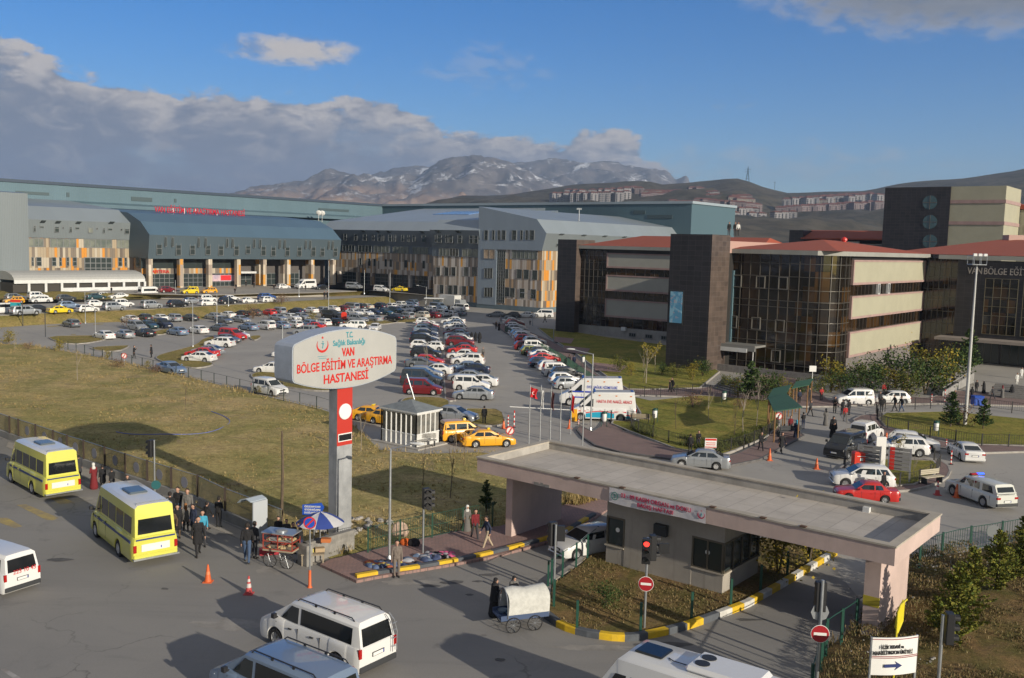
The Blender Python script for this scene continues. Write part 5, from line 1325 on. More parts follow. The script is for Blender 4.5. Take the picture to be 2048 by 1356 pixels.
 def sidept(u,v,s,off=.008):
  """point on the side of the cabin, u front to rear, v belt to roof"""
  k=u*4;i=min(3,int(k));f=k-i
  b=Vector(base[i]).lerp(Vector(base[i+1]),f);t=Vector(roof1[i]).lerp(Vector(roof1[i+1]),f)
  p=b.lerp(t,v);n=Vector((0,(t.z-b.z),(b.y-t.y))).normalized()
  p+=n*off
  return Vector((p.x,p.y*s,p.z))
 def u_of(d,v):
  """u for a distance d from the front at height v"""
  lo,hi=0,1
  for _ in range(24):
   m_=(lo+hi)/2
   if L/2-sidept(m_,v,1).x<d:lo=m_
   else:hi=m_
  return (lo+hi)/2
 G_=glass or cargl
 def side_window(d0b,d1b,d0t,d1t,v0=.12,v1=.86,name='side_window',m=None,nn=4):
  for s in (1,-1):
   w=MB();P=[]
   for k in range(nn+1):P.append(sidept(u_of(d0b+(d1b-d0b)*k/nn,v0),v0,s))
   for k in range(nn,-1,-1):P.append(sidept(u_of(d0t+(d1t-d0t)*k/nn,v1),v1,s))
   if s<0:P=P[::-1]
   I=[Vector((p.x,p.y-s*.03,p.z)) for p in P]
   w.hull(P,I);w.build(name,m or G_,root,fix=True)
 span=lambda v:(xc+(xf-xc)*v,xb+(xr-xb)*v)
 a0,b0=span(.12);a1,b1=span(.86)
 mid=(xf+xr)/2+.1
 if kind in ('sedan','saloon','hatch','suv','pickup'):
  if kind=='pickup':mid=xf+1.0;b0=b1=3.55;
  side_window(a0+.18,mid-.04,a1+.12,mid-.05);
  if kind=='pickup':side_window(mid+.05,b0-.1,mid+.04,b1-.1);side_window(3.72,4.75,3.72,4.55,name='canopy_window')
  elif kind=='hatch':side_window(mid+.05,b0-.42,mid+.04,b1-.22)
  elif kind=='suv':side_window(mid+.05,b0-.85,mid+.04,b1-.75);side_window(b0-.78,b0-.25,b1-.68,b1-.18)
  else:side_window(mid+.05,b0-.38,mid+.04,b1-.12)
 elif kind=='mpv':
  side_window(a0+.2,2.0,a1+.12,2.0,.1,.84);side_window(2.12,3.05,2.12,3.05,.1,.84);side_window(3.17,b0-.14,3.17,b1-.10,.1,.84)
 elif kind=='van':
  side_window(a0+.35,1.95,a1+.18,1.95,.06,.86);side_window(2.08,4.50,2.08,4.50,.08,.88,m=glass_dark)
 elif kind=='bus':
  side_window(a0+.4,2.05,a1+.2,2.05,.06,.62,m=cargl);side_window(2.2,5.25,2.2,5.25,.22,.68,m=glass or glass_dark)
 elif kind=='dolmus':
  side_window(a0+.25,1.55,a1*.9+.2,1.55,.05,.66)
  q=1.68
  while q<5.9:side_window(q,min(q+.98,5.95),q,min(q+.98,5.95),.08,.66);q+=1.08
 # windscreen and rear window
 def cross(b0_,b1_,t0_,t1_,zlo,zhi,wlo,whi,name,m,sgn):
  P=[Vector((b0_,-wlo,zlo)),Vector((b0_,wlo,zlo)),Vector((t0_,whi,zhi)),Vector((t0_,-whi,zhi))]
  n=Vector((zhi-zlo,0,(b0_-t0_)*1.0))*sgn;n=Vector((abs(zhi-zlo)*sgn,0,abs(b0_-t0_))).normalized()
  w=MB();w.hull([p+n*.012 for p in P],[p-n*.03 for p in P]);return w.build(name,m,root)
 v0,v1=(.10,.90)
 xb0=X(xc+(xf-xc)*v0);xt0=X(xc+(xf-xc)*v1);zb0=zc+(zr1-.03-zc)*v0;zt0=zc+(zr1-.03-zc)*v1
 cross(xb0,0,xt0,0,zb0,zt0 if kind not in ('bus','dolmus') else zb0+(zt0-zb0)*.72,wb_*.94*.90,(wb_*.94*.1+wt*.93*.9)*.90,'windscreen',cargl,1) if kind not in ('bus','dolmus') else cross(xb0,0,xb0+(xt0-xb0)*.72,0,zb0,zb0+(zt0-zb0)*.72,wb_*.85,wb_*.82,'windscreen',cargl,1)
 ra0,ra1=(.12,.86) if kind not in ('dolmus','bus') else (.10,.62)
 if kind=='van':ra0,ra1=.05,.88
 xb1=X(xb+(xr-xb)*ra0);xt1=X(xb+(xr-xb)*ra1);zb1=zdk+(zr1-.02-zdk)*ra0;zt1=zdk+(zr1-.02-zdk)*ra1
 cross(xb1,0,xt1,0,zb1,zt1,wb_*.95*.86,(wb_*.1+wt*.9)*.95*.86,'rear_window',G_ if not boxy else glass_dark,-1)
 # lamps, plates, bumpers, mirrors
 wh=Wd*.5
 def pbox(name,m,x0,x1,y0,y1,z0,z1,bev=.02,par=root):
  w=MB();w.box(x0,x1,y0,y1,z0,z1);return w.build(name,m,par,bevel=bev)
 zl=hood-.20
 for s in (1,-1):
  P0=[Vector((X(.005),s*wh*.48,zl+.02)),Vector((X(.045),s*wh*.86,zl+.03)),Vector((X(.33),s*wh*.975,zl+.11)),Vector((X(.30),s*wh*.90,zl+.16)),Vector((X(.10),s*wh*.52,zl+.14))]
  P0=[p+Vector((.012,s*.010,.0)) for p in P0];w=MB();w.hull(P0,[p+Vector((-.10,-s*.08,0)) for p in P0]);w.build('headlight',lampw,root)
  zr_=(deck-.32) if deck else (belt-.28)
  hh=.17 if not boxy else .34
  if kind=='dolmus':zr_ -= .32
  w=MB();w.box(X(L)-.012,X(L)+.10,min(s*wh*.60,s*wh*.93),max(s*wh*.60,s*wh*.93),zr_,zr_+.15) if not boxy else w.box(X(L)-.015,X(L)+.07,min(s*wh*.80,s*wh*.94),max(s*wh*.80,s*wh*.94),zr_-.1,zr_+hh-.1)
  w.build('tail_light',lampr,root,bevel=.015)
  xm=X(xc+.32);w=MB();w.box(xm-.10,xm+.06,min(s*(wh+.02),s*(wh+.19)),max(s*(wh+.02),s*(wh+.19)),belt+.02,belt+.17+(.04 if boxy else 0));w.box(xm-.03,xm+.02,min(s*(wh-.1),s*(wh+.05)),max(s*(wh-.1),s*(wh+.05)),belt-.01,belt+.05)
  w.build('wing_mirror',black_plastic if boxy else body_m,root,bevel=.02)
 pbox('grille',black_plastic,X(.05),X(-.012),-wh*.42,wh*.42,zl-.02,zl+.10,.01)
 pbox('bumper_grille',black_plastic,X(.06),X(-.006),-wh*.60,wh*.60,gc+.14,gc+.26,.01)
 for (xx,s,zz) in ((X(0),1,gc+.30),(X(L),-1,(.62 if not boxy else .72) if deck is None else .60)):
  w=MB();w.box(min(xx,xx+s*.02),max(xx,xx+s*.02),-.285,.285,zz-.02,zz+.135,2);w.box(min(xx,xx+s*.03),max(xx,xx+s*.03),-.26,.26,zz,zz+.115);w.box(min(xx,xx+s*.034),max(xx,xx+s*.034),-.258,-.215,zz+.003,zz+.112,1);w.build('number_plate',[platem,plateb,black_plastic],root)
 bb='rear_bumper';bl=bumperm if kind in ('van','mpv','bus','pickup','saloon') else body_m
 w=MB();w.box(X(L)-.05,X(L)+.12,-wh*.93,wh*.93,gc+.08,gc+.30);w.build(bb,bl,root,bevel=.03)
 w=MB();w.box(X(.14),X(0)+.04,-wh*.90,wh*.90,gc+.06,gc+.14);w.build('front_bumper',bumperm if bl is bumperm else body_m,root,bevel=.03)
 for c in ce:
  for s in (1,-1):add_wheel(root,X(c),s*(hw-.10),r,.20,wheel)
 # door seams
 if detail:
  w=MB();sx=[xf-.15,mid,xb-.55] if kind not in ('van','bus','dolmus','mpv') else ([.95,2.02,3.1] if kind != 'dolmus' else [.7,1.6,2.6])
  for q in sx:
   for s in (1,-1):w.box(X(q)-.008,X(q)+.008,min(s*(hw-.03),s*(hw+.003)),max(s*(hw-.03),s*(hw+.003)),gc+.16,belt-.12)
  w.build('door_seam',black_plastic,root,fix=False)
  for q in sx[:2]:
   for s in (1,-1):
    w=MB();w.box(X(q+ .78)-.0,X(q+.78)+.16,min(s*(hw-.02),s*(hw+.03)),max(s*(hw-.02),s*(hw+.03)),belt-.24,belt-.20);w.build('door_handle',body_m if kind != 'van' else bumperm,root)
 if extras:extras(root,X,hw,wt,H)
 return root
def x_taxi(root,X,hw,wt,H):
 w=MB();w.box(-.12,.12,-.24,.24,H-.0,H+.15);w.build('taxi_sign',PAINT['y'],root,bevel=.03)
def x_rails(root,X,hw,wt,H):
 for s in (1,-1):
  w=MB();a=X(1.75);b=X(4.45);y=s*wt*.84
  w.tube([(a,y,H-.03),(a-.12,y,H+.07),(b+.12,y,H+.07),(b,y,H-.03)],.022,6)
  for q in (.33,.66):w.box(a+(b-a)*q-.04,a+(b-a)*q+.04,y-.02,y+.02,H-.03,H+.07)
  w.build('roof_rail',black_plastic,root)
def x_ladder(root,X,hw,wt,H):
 x_rails(root,X,hw,wt,H)
 w=MB();xx=X(4.95);
 for y in (-.82,-.60):w.tube([(xx+.22,y*.86,H-.02),(xx+.02,y*.92,H-.25),(xx-.06,y,1.3),(xx-.05,y,.62)],.014,6)
 for z in (.8,1.1,1.4,1.65):w.tube([(xx-.05,-.82*.97,z),(xx-.05,-.60*.97,z)],.012,6)
 w.build('ladder',galv,root)
def x_dolmus(root,X,hw,wt,H):
 w=MB();w.box(X(4.2),X(3.0),-.42,.42,H-.01,H+.10);w.build('roof_hatch',mat('smoked_hatch',(.10,.13,.16),.15),root,bevel=.06)
 w=MB();w.tube([(X(5.95),-.7,H-.05),(X(5.95),-.7,H+.05),(X(5.95),.7,H+.05),(X(5.95),.7,H-.05)],.02,6);w.build('roof_bar',galv,root)
 for s in (1,-1):
  w=MB();w.box(X(6.05),X(.9),min(s*(hw-.03),s*(hw+.006)),max(s*(hw-.03),s*(hw+.006)),1.04,1.15);w.build('side_stripe',mat('dark_blue_stripe',(.02,.04,.16),.4),root)
 w=MB();w.box(X(6.32),X(6.2),-.86,.86,1.17,1.24);w.build('rear_stripe',mat('dark_blue_stripe',(.02,.04,.16),.4),root)
 w=MB();w.box(X(6.46),X(6.25),-1.0,1.0,.33,.40);w.build('tow_bar',galv,root)
 w=MB();w.box(X(6.325),X(6.2),-.62,.62,.66,.98);w.build('plate_panel',PAINT['w'],root)
DOL={}
PROTO={}
def proto(kind,**k):
 key=(kind,)+tuple(sorted((a,str(b)) for a,b in k.items()))
 if key not in PROTO:
  PROTO[key]=make_vehicle(kind,**k);PROTO[key]['_used']=0
 return PROTO[key]
def recolour(o,col):
 """body coloured slots follow the object, so copies share their meshes"""
 for c in o.children:
  if c.type=='MESH' and c.material_slots and c.material_slots[0].material in PAINT.values() and c.name.split('.')[0] in ('body','wing_mirror','rear_bumper','front_bumper','door_handle'):
   c.material_slots[0].link='OBJECT';c.material_slots[0].material=PAINT[col]
   if len(c.material_slots)>1 and c.name.split('.')[0]=='body' :c.material_slots[1].link='OBJECT';c.material_slots[1].material=PAINT['w']
def new_vehicle(kind,col,label,cat,group=None,name=None,**k):
 p=proto(kind,**k)
 if p.get('_used'):o=copy_tree(p)
 else:o=p;p['_used']=1
 recolour(o,col)
 for q in ('label','category','group'):
  if q in o:del o[q]
 tag(o,label,cat,group)
 if name:o.name=name
 return o
def bbox(kind,pos,ang,sc_=1.0):
 L,Wd,H=SPEC[kind][:3];c,s=math.cos(ang),math.sin(ang);P=[]
 deck=SPEC[kind][9] or H
 for x,y,z in ((L/2,Wd/2,.05),(L/2,-Wd/2,.05),(-L/2,Wd/2,.05),(-L/2,-Wd/2,.05),(L/2,Wd/2,.7),(L/2,-Wd/2,.7),(-L/2,Wd/2,deck),(-L/2,-Wd/2,deck),(0,Wd*.4,H),(0,-Wd*.4,H)):
  x *= sc_;y *= sc_;z *= sc_
  P.append(pr((pos[0]+c*x-s*y,pos[1]+s*x+c*y,pos[2]+z)))
 return min(p[0] for p in P),max(p[0] for p in P),max(p[1] for p in P)
def place(o,kind,xl,xr,yb,ang,z=0.0,fit=True):
 sc_=1.0;px,py=(xl+xr)/2,yb
 for it in range(5):
  g=G(px,py,z);b=bbox(kind,g,ang,sc_)
  px+=(xl+xr)/2-(b[0]+b[1])/2;py+=yb-b[2]
  if fit and it<4:sc_ *= max(.8,min(1.25,(xr-xl)/(b[1]-b[0])));sc_=max(.88,min(1.13,sc_))
 o.location=G(px,py,z);o.rotation_euler=(0,0,ang);o.scale=(sc_,)*3
def place2(o,kind,rear,front,side=1,z=0.0,fit=(.9,1.12)):
 """by the two tyre contacts seen on one side; side=+1 when it is the vehicle's left"""
 a=G(*rear,z);b=G(*front,z);d=(b-a);ang=math.atan2(d.y,d.x);L,Wd=SPEC[kind][:2];fo,wb=SPEC[kind][4:6]
 s=max(fit[0],min(fit[1],d.length/wb));m=(a+b)/2;dn=d.normalized();left=Vector((-dn.y,dn.x,0))
 m=m-left*side*(Wd/2-.0)*s - dn*((L/2-fo-wb/2)*s)*1.0
 o.location=(m.x,m.y,z);o.rotation_euler=(0,0,ang);o.scale=(s,)*3
 return ang
AU,AV=TH,TH+math.pi/2
rad=math.radians
KN=dict(sedan='sedan',saloon='old sedan',hatch='hatchback',suv='SUV',mpv='small passenger van',van='van',bus='minibus',pickup='pickup')
CT=dict(sedan='car',saloon='car',hatch='car',suv='car',mpv='van',van='van',bus='minibus',pickup='truck')
ORD=['first','second','third','fourth','fifth','sixth','seventh','eighth','ninth','tenth','eleventh','twelfth','thirteenth','fourteenth','fifteenth','sixteenth','seventeenth','eighteenth','nineteenth','twentieth','twenty-first','twenty-second','twenty-third','twenty-fourth']
def row(items,ang,z,where,group,conv=None,order='from its left end'):
 for i,it in enumerate(items):
  kind,col,xl,xr,yb=it[:5];a=it[5] if len(it)>5 else ang
  if conv:xl,_=conv(xl,0);xr,yb=conv(xr,yb)
  o=new_vehicle(kind,col,'%s %s, %s %s %s' % (CNAME[col],KN[kind],ORD[i],order,where),CT[kind],group,wheel='alloy' if (i*7+len(items)) % 3 else 'steel',**({'extras':x_taxi} if len(it)>6 else {}))
  if len(it)>6:o['label']=o['label'].replace(KN[kind],KN[kind]+' taxi',1);o['category']='taxi'
  place(o,kind,xl,xr,yb,a,z)
z6=lambda x,y:(780+x/7.533,630+y/7.533)
z7=lambda x,y:(960+x/6.779,600+y/6.779)
R0,L0=rad(-4),rad(176)
row([('mpv','m',190,805,1215),('mpv','d',150,810,1085),('hatch','s',270,820,970),('sedan','w',500,865,905,L0),('sedan','g',222,730,805),('hatch','r',400,805,765),('suv','k',300,790,655),('hatch','w',505,752,542,L0),('hatch','w',310,690,520),('hatch','k',290,740,445),('hatch','w',390,740,410),('sedan','n',310,745,355),('sedan','s',345,745,320),('hatch','l',345,735,285),('hatch','g',375,745,250),('sedan','r',395,745,222),('sedan','w',395,745,190),('hatch','w',395,680,150)],
 R0,0,'in left central column','cars parked in the left central column',z6,'from the near end')
row([('sedan','s',950,1560,1290),('mpv','w',965,1500,1150,R0),('sedan','w',1130,1565,1085),('sedan','s',890,1400,1015),('sedan','n',1010,1482,905),('sedan','c',870,1390,870),('hatch','w',910,1438,765),('saloon','w',845,1345,680),('sedan','r',900,1290,590),('sedan','t',850,1290,560),('suv','m',840,1285,480,R0),('sedan','w',850,1250,430),('sedan','s',830,1212,400),('sedan','l',840,1185,345),('sedan','m',815,1168,322),('hatch','w',812,1168,262),('sedan','w',808,1135,215),('hatch','c',800,1115,175),('sedan','w',760,1142,145)],
 L0,0,'in right central column','cars parked in the right central column',z6,'from the near end')
row([('hatch','s',1005,1430,1212),('hatch','w',930,1380,1145),('suv','k',925,1425,1085),('mpv','w',830,1320,1040),('hatch','w',770,1190,965),('hatch','n',655,1060,920),('sedan','r',690,1060,850),('sedan','w',640,1072,800),('sedan','k',610,1020,765),('hatch','v',558,880,750),('mpv','w',580,935,695),('hatch','m',490,750,680),('hatch','w',600,875,610),('hatch','r',500,740,580),('hatch','w',430,785,545),('hatch','s',400,710,512),('hatch','w',378,680,480),('hatch','s',345,660,440),('hatch','w',340,620,400),('hatch','m',330,610,360),('sedan','w',300,590,330),('sedan','g',268,550,305)],
 rad(10),0,'in row along right kerb','cars parked along the right kerb',z7,'from the near end')
row([('sedan','w',239,279,646),('hatch','d',272,303,643),('sedan','w',302,336,643.5),('suv','s',330,362,644.5),('sedan','d',362,396,643),('sedan','s',408,446,640),('sedan','w',440,469,636.8),('hatch','k',467,497,635),('sedan','d',495,522,632),('hatch','r',526,549,631.5),('mpv','s',541,571,630.5),('sedan','n',576,610,628.5),('sedan','w',607,634,627),('hatch','s',631,653,626.5),('sedan','w',650,677,623.5),('hatch','m',673,697,623.5),('van','s',689,714,621.5),('suv','d',709,728,620),('sedan','e',722,742,619),('suv','n',743,772,618.5),('hatch','w',769,789,618),('suv','w',787,808,615.5),('sedan','c',807,837,616)],
 AV,0,'along foot of grass bank','cars parked along the grass bank')
row([('mpv','s',258,290,662),('sedan','t',279,316,658.5),('mpv','n',308,344,657.5),('sedan','g',429,466,648),('sedan','s',465,500,646),('sedan','s',539,574,643),('sedan','w',567,601,641.5),('hatch','s',590,619,640.5),('hatch','g',676,700,640.5),('sedan','w',695,722,631),('sedan','w',715,745,631.5),('sedan','n',734,764,630),('sedan','t',757,785,630.5),('hatch','t',781,800,626),('sedan','w',789,816,625),('mpv','w',802,832,625),('hatch','k',829,852,626)],
 AV+math.pi,0,'of nose-out row before grass bank','cars parked nose out in the second row')
row([('sedan','w',184,232,680),('sedan','s',225,270,678),('sedan','k',266,312,675),('sedan','c',332,378,672),('sedan','w',376,416,668.5),('sedan','g',421,459,664),('sedan','c',480,513,662),('mpv','w',512,550,660.5),('sedan','c',545,576,658.5),('hatch','w',571,605,656.5),('hatch','c',600,631,655),('hatch','w',629,661,652.5),('hatch','k',657,682,652),('sedan','s',733,760,644.5),('sedan','k',767,809,642),('mpv','s',794,828,640.5),('suv','e',826,857,637.5),('hatch','m',854,876,637),('mpv','w',867,893,634.5),('hatch','w',890,909,634.5),('sedan','g',904,927,633)],
 AV,0,'in third row of car park','cars parked in the third row')
row([('suv','g',14,47,601.5),('hatch','o',9,45,607.5,AU+math.pi,1),('mpv','w',58,92,599),('sedan','w',60,103,605.5,AU+math.pi),('hatch','d',112,152,602),('sedan','t',173,209,599),('sedan','w',188,214,596,AU+math.pi),('sedan','w',215,258,598,AU+math.pi),('bus','w',274,329,595),('sedan','k',336,363,592,AU+math.pi)],
 AU,Z1,'in back row of upper car park','cars in the back row of the upper car park')
row([('van','w',-22,22,628,AU+math.pi),('pickup','s',28,73,631),('sedan','k',57,97,624.5),('sedan','y',96,143,627,AU,1),('suv','c',118,157,618.5),('hatch','w',150,200,624.5),('hatch','w',178,205,614),('mpv','s',207,248,621.5),('mpv','w',225,266,615),('mpv','s',280,325,617.5),('suv','k',333,377,615),('sedan','s',370,398,607.5),('hatch','w',398,432,612),('mpv','w',397,433,604.5),('suv','k',438,473,608.5),('sedan','w',441,481,602.5),('saloon','w',478,515,606.5),('suv','b',514,553,600),('hatch','w',520,552,605)],
 AU,Z1,'in front row of upper car park','cars in the front row of the upper car park')
row([('suv','m',322,345,585.5),('mpv','y',365,393,588,AU+math.pi,1),('hatch','o',403,432,587,AU+math.pi,1),('hatch','w',552,581,578),('bus','w',588,634,578,AU+math.pi),('sedan','k',628,658,579.5,AU+math.pi),('van','s',690,726,578,rad(-20)),('mpv','w',747,778,583.5,rad(-25)),('sedan','y',783,815,583,rad(160),1)],
 AU,Z2,'on hospital forecourt road','vehicles on the hospital forecourt')
row([('sedan','g',975,1010,635,rad(170)),('hatch','k',1008,1038,636.5),('sedan','w',1036,1069,636),('van','w',1067,1107,635.5)],
 rad(175),0,'before blue plinth of gable block','vehicles parked below the gable block')
def one(kind,col,xl,xr,yb,ang,label,z=0.0,cat=None,fit=True,name=None,**k):
 o=new_vehicle(kind,col,label,cat or CT[kind],None,name,**k);place(o,kind,xl,xr,yb,ang,z,fit);return o
one('hatch','g',122,163,655.5,AV,'lone grey car seen from behind on the empty pale bays, far left')
one('van','k',647,679,638.5,AV+math.pi,'tall black van facing out beside the red bin in the car park',glass=glass_dark)
one('mpv','s',698,736,646,rad(-30),'silver passenger van facing right behind bare shrub in front of third row')
one('van','w',903,936,623,AV,'white van at the far right corner of the car park under the hospital')
one('van','c',864,889,621,AV+math.pi,'blue grey van beside the white box truck at the blue plinth')
one('hatch','w',848,870,624,AV,'white hatchback in the far corner left of the blue grey van')
one('suv','c',808,837,611.5,AV,'blue grey SUV parked against the retaining wall beyond the last row')
one('hatch','w',407,472,695.5,rad(172),'white crossover with dark sill parked nose left beside a red van')
one('mpv','r',435,495,682,rad(-28),'bright red passenger van facing right in the near corner group')
one('sedan','w',446,501,677.5,rad(-28),'white sedan behind the bright red passenger van in the corner group')
one('sedan','g',428,482,687.5,rad(-24),'grey sedan between the red passenger van and the white crossover')
one('sedan','s',380,451,711,rad(172),'silver sedan behind the red one at the tip of the grass island')
one('sedan','r',367,441,717,rad(171),'red sedan between the white and silver sedans by the grass island')
one('sedan','w',362,434,725,rad(172),'white sedan nearest the tip of the grass island, seen from its side')
one('sedan','c',315,370,750,rad(-38),'blue grey sedan driving along the lane behind the green field fence')
one('sedan','w',510,578,748,rad(174),'white sedan half hidden by the big oval sign')
one('hatch','w',547,600,716,rad(178),'small white car just left of the top of the big oval sign')
one('mpv','w',502,577,794,rad(-36),'white passenger van driving along the lane left of the big oval sign')
one('sedan','w',738,762,663,rad(-92),'white sedan facing the camera just above the big oval sign')
one('pickup','w',688,724,659,rad(190),'white pickup seen over the top of the big oval sign')
one('mpv','s',592,630,671,rad(172),'silver passenger van peeping over the left shoulder of the oval sign')
one('sedan','r',612,642,660,rad(172),'red car behind the silver van over the oval sign')
one('sedan','o',703,790,846,rad(-14),'orange taxi partly hidden by the pillar of the oval sign',cat='taxi',extras=x_taxi)
one('sedan','o',735,822,856,rad(-30),'orange taxi just left of the white glazed cabin',cat='taxi',extras=x_taxi)
one('sedan','s',866,952,847,rad(-20),'silver sedan behind the white glazed cabin',cat='car')
one('mpv','o',888,966,886,rad(22),'orange taxi van right of the glazed cabin with silver roof',cat='taxi',extras=x_taxi)
one('sedan','o',928,1024,896,rad(14),'orange taxi sedan with silver bonnet by the no entry sign',cat='taxi',extras=x_taxi)
one('mpv','w',1669,1746,810.5,rad(186),'white passenger van with dark bonnet on the road before the shrubs')
one('hatch','w',1746,1818,809,rad(180),'white hatchback behind the white passenger van before the shrubs')
one('van','k',1654,1728,921,rad(228),'black van facing the camera beside the black and silver signboards')
one('mpv','w',1700,1764,888,rad(48),'white van with open rear doors between the black van and the lawn')
one('suv','w',1748,1858,915,rad(172),'white estate SUV standing behind the silver signboards')
one('hatch','w',1774,1881,906,rad(-22),'white hatchback facing right, behind the white estate SUV')
one('sedan','w',1903,1960,928,rad(84),'white sedan seen from behind on the road by the right lawn')
one('suv','w',1662,1789,981,rad(172),'white crossover coupe parked in front of the red letter box')
one('saloon','r',1665,1802,1009,rad(172),'old red sedan half hidden by the parapet of the gate',fit=True)
ang=None
o=one('sedan','s',1343,1459,942,rad(168),'silver sedan with dark side strip driving behind the gate',wheel='steel')
# police pickup
def x_police(root,X,hw,wt,H):
 w=MB();w.box(X(2.35),X(2.05),-.55,.55,H,H+.05);w.build('light_bar_base',black_plastic,root)
 w=MB();w.box(X(2.33),X(2.07),-.54,-.02,H+.05,H+.15);w.build('blue_beacon',emis('blue_beacon_light',(.03,.10,1.0),2.0),root,bevel=.03)
 w=MB();w.box(X(2.33),X(2.07),.02,.54,H+.05,H+.15);w.build('red_beacon',lampr,root,bevel=.03)
 w=MB();w.box(X(5.12),X(3.55),-.80,.80,H-.62,H-.5);w.build('bed_cover',PAINT['p'],root,bevel=.05)
o=one('pickup','p',1920,2006,1023,rad(104),'white pickup with blue beacon lit, seen from behind among traffic cones',extras=x_police)
# foreground vans and minibuses
o=new_vehicle('van','w','white passenger van with black roof rails and rear ladder in the foreground','van',None,extras=x_ladder)
place2(o,'van',(678,1350),(545,1293),1,fit=(1.0,1.0));o.scale=(1.09,1,1)
T5=o
o=new_vehicle('van','c','pale blue grey van cut off by the bottom edge','van',None,extras=x_rails);place2(o,'van',(588,1476),(454,1412),1,fit=(1.0,1.0));o.scale=(1.09,1,1)
lm=mat('van_red_digits',(.55,.02,.02),.5)
o=new_vehicle('van','w','white panel van with red telephone number on its rear, left edge','van',None,glass=mat('frosted_pale_glass',(.30,.34,.32),.3,var=.3,vscale=2),wheel='steel')
place(o,'van',-112,84,1197,T5.rotation_euler.z+.12,0,True)
PB={}
bpy.context.view_layer.update()
lettering('223 10 45',lm,wm(o) @ Vector((-2.475,-.10,1.13)),wm(o).to_3x3() @ Vector((0,-1,0)),Z,.25,.003,.0,o,'phone_number')
for i,(rear,front,lab) in enumerate((((235.6,1113),(190,1075),'yellow and white minibus with big black rear window, standing at the kerb'),((63,989),(21,966),'yellow minibus with white roof further along the kerb, left part of the road'))):
 o=new_vehicle('dolmus','j',lab,'minibus','yellow minibuses at the kerb',extras=x_dolmus,two_tone='half',glass=cargl if i else glass_dark,wheel='steel');place2(o,'dolmus',rear,front,1)
 if i==0:D2=o
o=new_vehicle('dolmus','j','yellow minibus cut off by the left edge behind another','minibus','yellow minibuses at the kerb',extras=x_dolmus,two_tone='half',glass=cargl,wheel='steel');place(o,'dolmus',-170,15,921,D2.rotation_euler.z,0,False)
def x_aircon(root,X,hw,wt,H):
 w=MB();w.box(X(4.9),X(3.0),-.62,.62,H-.02,H+.20);w.build('air_conditioner',PAINT['w'],root,bevel=.10)
 for y in (-.22,.22):
  w=MB();w.lathe([(0,0),(.19,0),(.19,.02),(0,.02)],20,0,Matrix.Translation((X(3.35),y,H+.20)));w.build('fan',black_plastic,root)
 w=MB();w.box(X(2.3),X(1.5),-.38,.38,H-.01,H+.07);w.build('roof_hatch',glass_dark,root,bevel=.05)
 w=MB();w.tube([(X(2.4),.15,H+.02),(X(2.6),.30,H+.05),(X(2.95),.28,H+.04),(X(3.1),.1,H+.05)],.015,6);w.build('cable',black_plastic,root)
o=new_vehicle('dolmus','j','white roofed minibus with roof air conditioner at the bottom edge','minibus',None,extras=x_aircon,two_tone='top',glass=glass_dark);place2(o,'dolmus',(1490,1584),(1180,1466),1,fit=(1.0,1.0));o.scale=(1.18,1.08,1)
# white car leaving under the gate
o=new_vehicle('hatch','w','pale hatchback leaving the gate lane beside the booth','car',None);o.name='hatchback_car'
place(o,'hatch',1108,1236,1124,rad(212),0,True)
